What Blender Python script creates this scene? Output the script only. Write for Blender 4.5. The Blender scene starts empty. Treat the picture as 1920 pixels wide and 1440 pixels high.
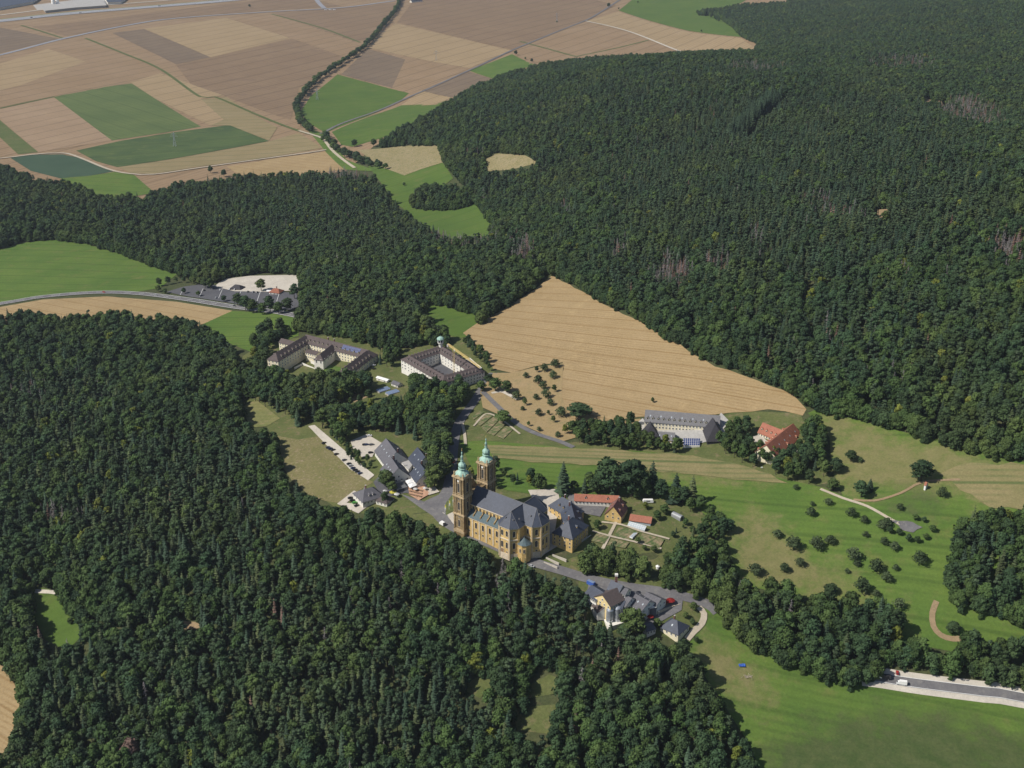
import bpy, math, random
import numpy as np
from mathutils import Vector
from mathutils.geometry import delaunay_2d_cdt

# ------------------------------------------------------------------ camera, sky, sun, exposure
SC = bpy.context.scene
COL = SC.collection
F = 960 / math.tan(math.radians(22.5))
PITCH = math.atan(1020 / F)
CH = 472.0
cam = bpy.data.cameras.new('camera')
cam.sensor_fit = 'HORIZONTAL'; cam.angle = math.radians(45); cam.clip_start = 5; cam.clip_end = 60000
camo = bpy.data.objects.new('camera', cam); COL.objects.link(camo)
camo.location = (0, 0, CH); camo.rotation_euler = (math.pi / 2 - PITCH, 0, 0)
SC.camera = camo

SUN_EL = math.radians(46)
SUN_TO = Vector((-0.93, -0.36, 0)).normalized()          # horizontal direction towards the sun
w = bpy.data.worlds.new('World'); SC.world = w; w.use_nodes = True
nt = w.node_tree
sky = nt.nodes.new('ShaderNodeTexSky'); sky.sky_type = 'NISHITA'; sky.sun_disc = False
sky.sun_elevation = SUN_EL; sky.sun_rotation = math.atan2(SUN_TO.x, SUN_TO.y); sky.altitude = 400
bg = nt.nodes['Background']; bg.inputs['Strength'].default_value = 0.08
nt.links.new(sky.outputs[0], bg.inputs[0])
sl = bpy.data.lights.new('sun', 'SUN'); sl.energy = 4.7; sl.angle = math.radians(0.53); sl.color = (1.0, 0.95, 0.87)
so = bpy.data.objects.new('sun', sl); COL.objects.link(so)
sd = Vector((SUN_TO.x * math.cos(SUN_EL), SUN_TO.y * math.cos(SUN_EL), math.sin(SUN_EL)))
so.rotation_euler = sd.to_track_quat('Z', 'Y').to_euler(); so.location = (0, 0, 900)
SC.view_settings.view_transform = 'Standard'; SC.view_settings.look = 'None'
SC.view_settings.gamma = 1; SC.view_settings.use_curve_mapping = False
SC.view_settings.exposure = 0.06
SC.cycles.max_bounces = 4; SC.cycles.diffuse_bounces = 2; SC.cycles.glossy_bounces = 2
SC.cycles.transmission_bounces = 2; SC.cycles.volume_bounces = 0; SC.cycles.transparent_max_bounces = 6

rng = np.random.default_rng(7)
random.seed(7)

# ------------------------------------------------------------------ terrain
cP, sP = math.cos(PITCH), math.sin(PITCH)
def ray(px, py):
    u = (np.asarray(px, float) - 960) / F; v = (np.asarray(py, float) - 720) / F
    return np.stack([u, cP - v * sP, -sP - v * cP], -1)
def R(px, py, z):
    d = ray(px, py); t = (z - CH) / d[..., 2]
    return d * t[..., None] + np.array([0, 0, CH])
def proj(x, y, z):
    dz = z - CH
    dep = y * cP - dz * sP
    return 960 + F * x / dep, 720 - F * (y * sP + dz * cP) / dep, dep

CTRL = [  # pixel of the photograph, ground height there relative to the church
 (0,100,-110),(300,200,-106),(600,100,-110),(900,50,-110),(1100,60,-105),(1200,80,-98),(1420,30,-90),(500,20,-112),(0,20,-112),(1250,-20,-100),(800,-40,-112),
 (600,250,-92),(700,300,-78),(850,400,-58),(400,330,-92),(100,330,-95),(0,470,-72),(130,470,-64),(150,520,-58),(300,545,-48),(500,535,-36),(200,590,-46),(600,560,-27),
 (400,450,-66),(250,400,-80),(620,420,-58),(800,200,-95),(900,150,-95),
 (620,680,-10),(520,690,-14),(820,690,-3),(720,730,-7),(900,800,-1),(870,920,0),(960,960,0),(1020,1010,-1),(900,1000,-1),(1000,1030,-2),(850,980,-1),(1060,1000,-1),(1050,540,14),(880,630,2),(1100,700,9),(1500,770,26),(1270,800,12),
 (1100,860,3),(1300,900,4),(1550,870,18),(1740,840,28),(1900,890,32),(1700,1000,6),(1550,1000,-1),(1730,1150,-16),(1400,1000,-4),(1500,1130,-25),(1350,1130,-22),
 (1200,1130,-13),(1120,1110,-10),(1200,1000,-3),(1670,1285,-46),(1900,1310,-52),(1600,1420,-58),(1400,1300,-50),(1000,1120,-16),(800,1020,-12),
 (700,1200,-42),(300,1200,-66),(100,1150,-78),(0,1320,-92),(300,900,-38),(100,760,-52),(0,680,-60),(590,900,-8),(640,850,-6),(740,870,-4),(690,930,-6),(400,680,-30),
 (1000,1320,-56),(600,1420,-82),(200,1420,-95),(1900,1080,-6),(1900,1440,-62),
 (1100,450,22),(1300,450,58),(1500,500,74),(1800,600,80),(1900,760,52),(1600,660,55),(1500,300,92),(1200,250,52),(1000,300,6),(1000,180,0),(850,260,-42),
 (1150,130,40),(1300,130,66),(1480,165,98),(1700,245,116),(1900,310,128),(1600,400,95),(1900,450,114),
 (1550,142,52),(1750,205,68),(1905,258,80),(1150,1092,-13),(1165,1128,-13.5),(1120,1120,-13.5),(1220,1120,-14.5),(1235,1155,-17),(1135,1158,-16),(1200,1100,-13),(1270,1165,-18),
 (1520,60,-30),(1900,120,50),(1720,20,0),(1900,20,40),(1400,90,-60),
]
_c = np.array(CTRL, float)
_cw = R(_c[:, 0], _c[:, 1], _c[:, 2])
_ext = np.array([(-2600, 700, -110), (-2600, 2500, -112), (-3000, 6000, -112), (0, 7000, -112), (3200, 6500, 20), (3000, 3000, 130), (2200, 1200, 60), (1600, 450, -60), (0, 250, -95), (-1200, 300, -110)], float)
_cw = np.vstack([_cw, _ext])
_S = 1000.0
def _phi(r2):
    return 0.5 * r2 * np.log(r2 + 1e-9)
_n = len(_cw); _X = _cw[:, :2] / _S
_K = _phi(((_X[:, None] - _X[None]) ** 2).sum(-1)) + np.eye(_n) * 0.0006
_A = np.zeros((_n + 3, _n + 3)); _A[:_n, :_n] = _K; _A[:_n, _n] = 1; _A[:_n, _n + 1:] = _X; _A[_n, :_n] = 1; _A[_n + 1:, :_n] = _X.T
_wt = np.linalg.solve(_A, np.concatenate([_cw[:, 2], np.zeros(3)]))
GS = 20.0
GX = np.arange(-2700, 3301, GS); GY = np.arange(160, 7201, GS)
_gx, _gy = np.meshgrid(GX, GY, indexing='ij')
_q = np.stack([_gx.ravel(), _gy.ravel()], -1) / _S
_z = _wt[_n] + _q @ _wt[_n + 1:]
for i in range(_n):
    _z += _wt[i] * _phi(((_q - _X[i]) ** 2).sum(-1))
ZG = np.clip(_z.reshape(_gx.shape), -118, 150)
for _ in range(10):      # round off the hills
    _p = np.pad(ZG, 1, mode='edge'); ZG = (_p[:-2, 1:-1] + 2 * _p[1:-1, 1:-1] + _p[2:, 1:-1]) / 4
    _p = np.pad(ZG, 1, mode='edge'); ZG = (_p[1:-1, :-2] + 2 * _p[1:-1, 1:-1] + _p[1:-1, 2:]) / 4
def zt(x, y):
    x = np.asarray(x, float); y = np.asarray(y, float)
    fx = np.clip((x - GX[0]) / GS, 0, len(GX) - 1.001); fy = np.clip((y - GY[0]) / GS, 0, len(GY) - 1.001)
    i = fx.astype(int); j = fy.astype(int); a = fx - i; b = fy - j
    return (ZG[i, j] * (1 - a) + ZG[i + 1, j] * a) * (1 - b) + (ZG[i, j + 1] * (1 - a) + ZG[i + 1, j + 1] * a) * b
_T = np.geomspace(350, 9000, 500)
def P(px, py):
    """Ground point seen at a pixel of the photograph (first hit of the terrain)."""
    d = ray(px, py); one = d.ndim == 1
    d = d.reshape(-1, 3)
    out = np.zeros_like(d)
    for k in range(len(d)):
        p = d[k][None] * _T[:, None]; h = p[:, 2] + CH - zt(p[:, 0], p[:, 1])
        neg = np.nonzero(h < 0)[0]; m = neg[0] if len(neg) else len(_T) - 1
        t0, t1, h0, h1 = _T[m - 1], _T[m], h[m - 1], h[m]
        for _ in range(4):
            t = t0 + (t1 - t0) * h0 / (h0 - h1) if h0 != h1 else t1
            q = d[k] * t; hh = q[2] + CH - zt(q[0], q[1])
            if hh > 0: t0, h0 = t, hh
            else: t1, h1 = t, hh
        q = d[k] * t; out[k] = (q[0], q[1], zt(q[0], q[1]))
    return out[0] if one else out
def at(px, py):
    return Vector(P(px, py))
def at_h(px, py, h):
    """Point h metres above the ground that is seen at this pixel, and the ground height under it."""
    z0 = P(px, py)[2]
    for _ in range(5):
        q = R(px, py, z0 + h); z0 = 0.5 * z0 + 0.5 * float(zt(q[0], q[1]))
    q = R(px, py, z0 + h)
    return Vector(q), z0

# ------------------------------------------------------------------ materials
MATS = {}
def new_mat(name):
    m = bpy.data.materials.new(name); m.use_nodes = True; MATS[name] = m
    return m, m.node_tree, m.node_tree.nodes['Principled BSDF']
def N(t, typ, **kw):
    n = t.nodes.new(typ)
    for k, v in kw.items():
        if k in n.inputs: n.inputs[k].default_value = v
        else: setattr(n, k, v)
    return n
def mix(t, fac, a, b, blend='MIX'):
    n = t.nodes.new('ShaderNodeMix'); n.data_type = 'RGBA'; n.blend_type = blend
    for sock, v in ((n.inputs[0], fac), (n.inputs[6], a), (n.inputs[7], b)):
        if hasattr(v, 'is_linked') or isinstance(v, bpy.types.NodeSocket): t.links.new(v, sock)
        elif isinstance(v, (int, float)): sock.default_value = v
        else: sock.default_value = (*v, 1) if len(v) == 3 else v
    return n.outputs[2]
def ramp(t, val, a, b):
    n = t.nodes.new('ShaderNodeMapRange'); t.links.new(val, n.inputs[0])
    n.inputs[1].default_value = a; n.inputs[2].default_value = b
    return n.outputs[0]
def pos(t):
    return t.nodes.new('ShaderNodeNewGeometry').outputs['Position']
def noise(t, scale, detail=4, vec=None, rough=0.6):
    n = N(t, 'ShaderNodeTexNoise', Scale=scale, Detail=detail, Roughness=rough)
    t.links.new(vec or pos(t), n.inputs['Vector'])
    return n.outputs['Fac']

def ground_mat(name, c1, c2, patch=60, stripes=None, c3=None, grain=0.28, rough=0.95, speck=None, blend=()):
    """Soil or turf: two tones in broad patches, fine grain, optional worked rows (angle in degrees, spacing in m, amount)."""
    m, t, b = new_mat(name)
    v = pos(t)
    n1 = ramp(t, noise(t, 1 / patch, 5, v), 0.36, 0.64)
    col = mix(t, n1, c1, c2)
    if c3:
        n3 = ramp(t, noise(t, 1 / (patch * 0.35), 6, v, 0.7), 0.54, 0.68)
        col = mix(t, n3, col, c3)
    if stripes:
        ang, per, amt = stripes[:3]
        dark = stripes[3] if len(stripes) > 3 else tuple(x * 0.55 for x in c1)
        mp = N(t, 'ShaderNodeMapping'); mp.inputs['Rotation'].default_value = (0, 0, math.radians(-ang)); t.links.new(v, mp.inputs[0])
        wv = N(t, 'ShaderNodeTexWave', Scale=2 * math.pi / (20.0 * per), Distortion=(stripes[4] if len(stripes) > 4 else .8)); wv.wave_type = 'BANDS'; wv.bands_direction = 'Y'
        wv.inputs['Detail'].default_value = 2; wv.inputs['Detail Scale'].default_value = 0.4
        t.links.new(mp.outputs[0], wv.inputs[0])
        st = ramp(t, wv.outputs['Fac'], 0.45, 1.0)
        brk = ramp(t, noise(t, 1 / 35, 3, v), 0.3, 0.65)
        mu = N(t, 'ShaderNodeMath', operation='MULTIPLY'); t.links.new(st, mu.inputs[0]); t.links.new(brk, mu.inputs[1])
        m2 = N(t, 'ShaderNodeMath', operation='MULTIPLY'); t.links.new(mu.outputs[0], m2.inputs[0]); m2.inputs[1].default_value = amt
        col = mix(t, m2.outputs[0], col, dark)
        w2 = N(t, 'ShaderNodeTexWave', Scale=2 * math.pi / (20.0 * per * 4.3), Distortion=.25); w2.wave_type = 'BANDS'; w2.bands_direction = 'Y'; t.links.new(mp.outputs[0], w2.inputs[0])
        tl = ramp(t, w2.outputs['Fac'], .955, .995); m3 = N(t, 'ShaderNodeMath', operation='MULTIPLY'); t.links.new(tl, m3.inputs[0]); m3.inputs[1].default_value = min(.8, amt * 1.2)
        col = mix(t, m3.outputs[0], col, dark)
    for an, ca, cb in blend:      # patches of drier or darker turf with soft, ragged borders
        at_ = t.nodes.new('ShaderNodeAttribute'); at_.attribute_name = an
        ad = N(t, 'ShaderNodeMath', operation='ADD'); t.links.new(at_.outputs['Fac'], ad.inputs[0]); nz = ramp(t, noise(t, 1 / 18, 6, v, .7), .25, .75); t.links.new(nz, ad.inputs[1])
        f_ = ramp(t, ad.outputs[0], .72, 1.30)
        col = mix(t, f_, col, mix(t, ramp(t, noise(t, 1 / 9, 4, v), .35, .65), ca, cb))
    if speck:
        n4 = ramp(t, noise(t, 0.35, 3, v, 0.7), 0.56, 0.66)
        col = mix(t, n4, col, speck)
    g = noise(t, 0.55, 3, v, 0.75)
    gm = ramp(t, g, 0.25, 0.75)
    lo = tuple([1 - grain] * 3); hi = tuple([1 + grain] * 3)
    col = mix(t, 1.0, col, mix(t, gm, lo, hi), 'MULTIPLY')
    t.links.new(col, b.inputs['Base Color']); b.inputs['Roughness'].default_value = rough
    b.inputs['Specular IOR Level'].default_value = 0.15
    return m
def surf_mat(name, c, var=0.18, scale=0.6, rough=0.8, metal=0.0, rows=None, spec=0.3, c2=None):
    """Building surface: base colour with weathering, optional courses (metres between them) for slates and tiles."""
    m, t, b = new_mat(name)
    v = pos(t)
    n1 = noise(t, scale, 5, v, 0.65)
    f = ramp(t, n1, 0.3, 0.7)
    a = tuple(x * (1 - var) for x in c); d = c2 or tuple(min(1, x * (1 + var)) for x in c)
    col = mix(t, f, a, d)
    col = mix(t, ramp(t, noise(t, scale * 0.12, 3, v), 0.35, 0.7), col, mix(t, 1.0, col, (1 - var * .8,) * 3, 'MULTIPLY'))
    if rows:
        mp = t.nodes.new('ShaderNodeSeparateXYZ'); t.links.new(v, mp.inputs[0])
        ma = N(t, 'ShaderNodeMath', operation='MULTIPLY'); t.links.new(mp.outputs[2], ma.inputs[0]); ma.inputs[1].default_value = 1 / rows
        fr = N(t, 'ShaderNodeMath', operation='FRACT'); t.links.new(ma.outputs[0], fr.inputs[0])
        lt = N(t, 'ShaderNodeMath', operation='LESS_THAN'); t.links.new(fr.outputs[0], lt.inputs[0]); lt.inputs[1].default_value = 0.18
        col = mix(t, lt.outputs[0], col, mix(t, 1.0, col, (.72, .72, .72), 'MULTIPLY'))
        bp = N(t, 'ShaderNodeBump', Strength=0.4, Distance=0.05); t.links.new(fr.outputs[0], bp.inputs['Height']); t.links.new(bp.outputs[0], b.inputs['Normal'])
    t.links.new(col, b.inputs['Base Color'])
    b.inputs['Roughness'].default_value = rough; b.inputs['Metallic'].default_value = metal; b.inputs['Specular IOR Level'].default_value = spec
    return m
def foliage_mat(name, ca, cb, cp, patch=130, trans=0.0):
    """Leaves: per-tree tone, stand-scale patches of another tone, per-clump tone from the mesh."""
    m, t, b = new_mat(name)
    oi = t.nodes.new('ShaderNodeObjectInfo')
    col = mix(t, oi.outputs['Random'], ca, cb)
    pf = ramp(t, noise(t, 1 / patch, 3), 0.50, 0.66)
    col = mix(t, pf, col, cp)
    at_ = t.nodes.new('ShaderNodeAttribute'); at_.attribute_name = 'tone'
    tn = ramp(t, at_.outputs['Fac'], 0, 1)
    n = t.nodes['Map Range.001'] if False else tn.node
    n.inputs[3].default_value = 0.68; n.inputs[4].default_value = 1.32
    cc = t.nodes.new('ShaderNodeVectorMath'); cc.operation = 'SCALE'
    t.links.new(col, cc.inputs[0]); t.links.new(tn, cc.inputs['Scale'])
    # a second per-tree brightness step
    r2 = N(t, 'ShaderNodeMath', operation='MULTIPLY'); t.links.new(oi.outputs['Random'], r2.inputs[0]); r2.inputs[1].default_value = 7.31
    r3 = N(t, 'ShaderNodeMath', operation='FRACT'); t.links.new(r2.outputs[0], r3.inputs[0])
    r4 = ramp(t, r3.outputs[0], 0, 1); r4.node.inputs[3].default_value = 0.72; r4.node.inputs[4].default_value = 1.3
    c2 = t.nodes.new('ShaderNodeVectorMath'); c2.operation = 'SCALE'
    t.links.new(cc.outputs[0], c2.inputs[0]); t.links.new(r4, c2.inputs['Scale'])
    t.links.new(c2.outputs[0], b.inputs['Base Color'])
    b.inputs['Roughness'].default_value = 0.75; b.inputs['Specular IOR Level'].default_value = 0.2
    return m

FL_MID = foliage_mat('foliage_mid', (0.037, 0.071, 0.020), (0.060, 0.095, 0.026), (0.070, 0.097, 0.027))
FL_DARK = foliage_mat('foliage_dark', (0.027, 0.056, 0.025), (0.042, 0.073, 0.027), (0.050, 0.076, 0.026))
FL_YEL = foliage_mat('foliage_yellow', (.10, .125, .020), (.14, .16, .026), (.12, .13, .026))
FL_SPR = foliage_mat('needles_dark', (0.027, 0.054, 0.032), (0.041, 0.068, 0.038), (0.045, 0.068, 0.032))
FL_LAR = foliage_mat('needles_olive', (0.049, 0.068, 0.030), (0.068, 0.086, 0.035), (0.058, 0.080, 0.032))
FL_PIN = foliage_mat('needles_pine', (0.033, 0.061, 0.032), (0.052, 0.078, 0.038), (0.054, 0.082, 0.035))
FL_FRUIT = foliage_mat('foliage_fruit', (.045, .072, .028), (.062, .086, .038), (.055, .08, .032))
FL_RED = foliage_mat('foliage_brown', (.13, .080, .060), (.17, .11, .088), (.15, .095, .07))
BARK = surf_mat('bark', (.065, .055, .042), .3, 2, .9)
DEAD = surf_mat('dead_wood', (.225, .205, .20), .25, 1, .9)

SOIL_TAN = ground_mat('soil_tan', (0.250, 0.171, 0.098), (0.280, 0.195, 0.117), 130, (62, 14, .48), (.27, .19, .115), .14)
SOIL_PINK = ground_mat('soil_pink', (0.285, 0.200, 0.125), (0.315, 0.224, 0.142), 120, (60, 12, .48), (.31, .215, .14), .14)
SOIL_BROWN = ground_mat('soil_brown', (0.204, 0.139, 0.085), (0.228, 0.158, 0.096), 150, (60, 16, .48), (.19, .13, .085), .14)
SOIL_GREY = ground_mat('soil_grey', (0.165, 0.121, 0.082), (0.191, 0.141, 0.094), 120, (60, 10, .48), (.16, .12, .088), .14)
SOIL_LIGHT = ground_mat('soil_light', (0.302, 0.220, 0.123), (0.332, 0.242, 0.138), 140, (62, 15, .48), (.33, .24, .14), .14)
STUBBLE = ground_mat('stubble', (.305, .220, .112), (.345, .252, .134), 55, (-34, 4.2, .5, (.22, .14, .06), 2.2), (.37, .27, .14), .2)
STUBBLE2 = ground_mat('stubble_rows', (0.240, 0.188, 0.096), (0.264, 0.208, 0.112), 60, (8, 9, .6, (0.136, 0.128, 0.056)), None, .14)
CROP_GREEN = ground_mat('crop_green', (0.084, 0.120, 0.040), (0.108, 0.144, 0.048), 110, (-48, 14, .25), None, .12)
CROP_DARK = ground_mat('crop_dark', (.052, .085, .032), (.078, .115, .038), 70, (20, 20, .25), (.10, .13, .045), .14)
CROP_TEAL = ground_mat('crop_teal', (.042, .075, .045), (.052, .088, .052), 60, None, None, .12)
MEADOW = ground_mat('meadow_turf', (.076, .134, .026), (.106, .162, .032), 60, (-14, 7, .5, (.055, .095, .02)), (.128, .152, .042), .2, blend=[('dry', (.142, .148, .052), (.185, .170, .072)), ('dark', (.052, .080, .024), (.080, .100, .036))])
MEADOW_LUSH = ground_mat('meadow_lush', (0.068, 0.119, 0.023), (0.086, 0.137, 0.026), 80, (25, 12, .2), (0.108, 0.137, 0.036), .14)
MEADOW_DRY = ground_mat('meadow_dry', (.150, .160, .058), (.195, .185, .075), 40, (-16, 6, .35, (.10, .13, .04)), (.235, .195, .10), .22)
HAY = ground_mat('hay_meadow', (0.189, 0.172, 0.075), (0.238, 0.198, 0.097), 26, (-10, 6.5, .75, (0.088, 0.119, 0.040)), None, .22)
ROUGH = ground_mat('rough_grass', (0.145, 0.140, 0.053), (0.178, 0.157, 0.072), 22, None, (0.212, 0.170, 0.093), .3, speck=(0.255, 0.204, 0.128))
GRASS_V = ground_mat('village_turf', (0.085, 0.106, 0.034), (0.119, 0.128, 0.047), 22, None, (0.170, 0.140, 0.076), .28)
GRASS_DK = ground_mat('field_dark_turf', (.082, .110, .034), (.105, .125, .045), 45, (6, 9, .2), (.15, .135, .06), .2)
SCRUB = ground_mat('scrub_clearing', (.24, .20, .10), (.28, .23, .13), 20, None, (.15, .15, .05), .35, speck=(.08, .11, .03))
FLOOR = ground_mat('forest_floor', (.050, .064, .026), (.070, .078, .034), 30, None, (.09, .085, .045), .35)
DRYORCH = ground_mat('orchard_dry', (.29, .215, .105), (.32, .235, .125), 25, None, (.235, .195, .095), .2)
ASPHALT = ground_mat('asphalt', (.125, .120, .125), (.165, .16, .16), 12, None, (.20, .19, .18), .14)
ASPH_DK = ground_mat('asphalt_dark', (.085, .085, .095), (.105, .105, .112), 18, None, None, .12)
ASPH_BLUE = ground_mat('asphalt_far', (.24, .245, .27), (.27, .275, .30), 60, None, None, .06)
GRAVEL = ground_mat('gravel_pale', (0.460, 0.419, 0.354), (0.534, 0.488, 0.414), 14, None, None, .14)
GRAVEL2 = ground_mat('gravel_path', (.40, .345, .26), (.46, .40, .31), 14, None, None, .16)
PAVE = ground_mat('paving_sand', (.43, .39, .33), (.50, .45, .38), 9, None, None, .12)
PATIO = ground_mat('patio_brick', (.40, .23, .15), (.46, .29, .19), 5, None, (.3, .2, .14), .25)
EARTH = ground_mat('bare_earth', (.25, .185, .105), (.29, .21, .125), 12, None, None, .2)
PLOT = ground_mat('garden_bed', (.085, .125, .045), (.30, .22, .14), 5, (40, 2.6, .7, (.06, .1, .03)), None, .3)
WHITE = surf_mat('paint_white', (.80, .79, .76), .06)
LINE = surf_mat('line_white', (.70, .70, .68), .1)

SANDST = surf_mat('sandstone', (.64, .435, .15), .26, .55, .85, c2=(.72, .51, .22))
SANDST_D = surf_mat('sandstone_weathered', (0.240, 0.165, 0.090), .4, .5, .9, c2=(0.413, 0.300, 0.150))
SANDST_M = surf_mat('sandstone_trim', (0.46, 0.35, 0.21), .3, .7, .85)
SANDST_L = surf_mat('sandstone_pale', (.66, .56, .42), .2, .7, .85)
SLATE = surf_mat('slate_roof', (.055, .065, .092), .2, .5, .6, rows=.55, spec=.4)
SLATE_G = surf_mat('slate_grey', (.125, .122, .135), .2, .8, .7, rows=.45)
SLATE_L = surf_mat('slate_light', (.185, .18, .185), .16, .8, .7, rows=.6)
SLATE_B = surf_mat('slate_black', (.045, .043, .05), .2, .8, .7, rows=.5)
TILE_BR = surf_mat('tile_brown', (.105, .082, .078), .18, .8, .8, rows=.45)
TILE_RED = surf_mat('tile_red', (.30, .115, .070), .22, .8, .8, rows=.45)
TILE_RED2 = surf_mat('tile_red_light', (0.357, 0.140, 0.089), .18, .8, .8, rows=.45)
TILE_MIX = surf_mat('tile_red_weathered', (.20, .095, .080), .3, .9, .8, rows=.45)
COPPER = surf_mat('copper_green', (.30, .50, .42), .22, .7, .7, c2=(.42, .60, .51))
COPPER_D = surf_mat('copper_dark', (.082, .118, .130), .2, .7, .65)
PLASTER = surf_mat('plaster_cream', (.77, .70, .51), .1, .5, .9)
PLASTER_Y = surf_mat('plaster_yellow', (.72, .57, .29), .1, .5, .9)
PLASTER_W = surf_mat('plaster_white', (.74, .71, .64), .1, .5, .9)
CONCR = surf_mat('concrete', (.40, .385, .36), .15, .5, .9)
GLASS = surf_mat('window_glass', (.022, .026, .032), .2, .5, .25, spec=.5)
SOLAR = surf_mat('solar_blue', (.035, .055, .16), .2, .8, .35, spec=.5)
GHGLASS = surf_mat('greenhouse_glass', (.42, .47, .50), .15, 1.0, .3, spec=.5)
BLUEPAN = surf_mat('frame_glass_blue', (.20, .26, .38), .2, .8, .35, spec=.5)
STEEL = surf_mat('steel', (.50, .53, .57), .12, .6, .35, metal=.6)
STEELG = surf_mat('steel_grey', (.32, .33, .34), .12, .6, .55, metal=.3)
CRANE_Y = surf_mat('crane_yellow', (.74, .56, .22), .1)
REDPAINT = surf_mat('paint_red', (.42, .04, .035), .1, .6, .5)
BLUEPAINT = surf_mat('paint_blue', (.05, .12, .42), .1, .6, .5)
YELCLOTH = surf_mat('cloth_yellow', (.72, .66, .12), .08)
CLOTH_W = surf_mat('cloth_white', (.82, .81, .79), .05)
WOOD = surf_mat('wood', (.30, .19, .11), .25, 1.2)
WOOD_G = surf_mat('wood_grey', (.27, .25, .23), .2, 1.2)
RUBBER = surf_mat('rubber', (.02, .02, .02), .2)
SKIN = surf_mat('skin', (.45, .28, .2), .1)
CARC = {}
for nm, c in dict(black=(.012, .012, .014), blue=(.02, .035, .10), silver=(.38, .39, .40), white=(.78, .78, .78), red=(.38, .025, .02), grey=(.10, .10, .11), green=(.10, .42, .06)).items():
    CARC[nm] = surf_mat('car_paint_' + nm, c, .04, .4, .3, metal=.0, spec=.5)

# ------------------------------------------------------------------ mesh helpers
class MB:
    def __init__(s): s.v = []; s.f = []; s.m = []
    def face(s, pts, mi=0):
        k = len(s.v); s.v += [tuple(p) for p in pts]; s.f.append(tuple(range(k, k + len(pts)))); s.m.append(mi)
    def solid(s, verts, faces, mi=0):
        k = len(s.v); s.v += [tuple(p) for p in verts]
        for i, f in enumerate(faces):
            s.f.append(tuple(k + a for a in f)); s.m.append(mi[i] if isinstance(mi, (list, tuple)) else mi)
    def box(s, c, d, rz=0, mi=0):
        cs, sn = math.cos(rz), math.sin(rz); vs = []
        for dz in (-.5, .5):
            for dx, dy in ((-.5, -.5), (.5, -.5), (.5, .5), (-.5, .5)):
                x, y = dx * d[0], dy * d[1]
                vs.append((c[0] + x * cs - y * sn, c[1] + x * sn + y * cs, c[2] + dz * d[2]))
        s.solid(vs, [(3, 2, 1, 0), (4, 5, 6, 7), (0, 1, 5, 4), (1, 2, 6, 5), (2, 3, 7, 6), (3, 0, 4, 7)], mi)
    def bar(s, p, q, r, mi=0, n=4):
        p = Vector(p); q = Vector(q); d = (q - p)
        if d.length < 1e-6: return
        d.normalize(); a = d.orthogonal().normalized(); b = d.cross(a)
        vs = [p + (a * math.cos(2 * math.pi * i / n) + b * math.sin(2 * math.pi * i / n)) * r for i in range(n)]
        vs += [v + (q - p) for v in vs]
        s.solid(vs, [(i, (i + 1) % n, n + (i + 1) % n, n + i) for i in range(n)] + [tuple(range(n - 1, -1, -1)), tuple(range(n, 2 * n))], mi)
    def lathe(s, prof, n=8, c=(0, 0, 0), mi=0, rot=0.0, sq=None):
        """profile of (radius, z); closed at the ends when a radius is 0."""
        vs = []
        for r, z in prof:
            for i in range(n):
                a = rot + 2 * math.pi * i / n; k = 1
                vs.append((c[0] + r * math.cos(a) * k, c[1] + r * math.sin(a) * k, c[2] + z))
        fs = []
        for j in range(len(prof) - 1):
            for i in range(n):
                fs.append((j * n + i, j * n + (i + 1) % n, (j + 1) * n + (i + 1) % n, (j + 1) * n + i))
        fs.append(tuple(range(n - 1, -1, -1))); fs.append(tuple((len(prof) - 1) * n + i for i in range(n)))
        s.solid(vs, fs, mi)
    def prism(s, poly, z0, z1, mi=0, top=None):
        n = len(poly)
        vs = [(p[0], p[1], z0) for p in poly] + [(p[0], p[1], z1) for p in poly]
        fs = [(i, (i + 1) % n, n + (i + 1) % n, n + i) for i in range(n)] + [tuple(range(n - 1, -1, -1)), tuple(range(n, 2 * n))]
        s.solid(vs, fs, [mi] * (n + 1) + [mi if top is None else top])
    def mesh(s, name, mats):
        me = bpy.data.meshes.new(name); me.from_pydata(s.v, [], s.f)
        for m in (mats if isinstance(mats, (list, tuple)) else [mats]): me.materials.append(m)
        if any(s.m): me.polygons.foreach_set('material_index', s.m)
        me.update()
        return me
    def obj(s, name, mats, parent=None, loc=(0, 0, 0), rz=0):
        return link(name, s.mesh(name, mats), parent, loc, rz)
def link(name, me, parent=None, loc=(0, 0, 0), rz=0):
    o = bpy.data.objects.new(name, me); COL.objects.link(o); o.location = loc
    if rz: o.rotation_euler = (0, 0, rz)
    if parent: o.parent = parent
    return o
def tag(o, label, cat=None, group=None, kind=None):
    o['label'] = label
    if cat: o['category'] = cat
    if group: o['group'] = group
    if kind: o['kind'] = kind
    return o
def thing(name, label, cat, loc, rz=0, group=None):
    o = bpy.data.objects.new(name, None); COL.objects.link(o); o.location = loc; o.rotation_euler = (0, 0, rz)
    o.empty_display_size = 1
    return tag(o, label, cat, group)

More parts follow.
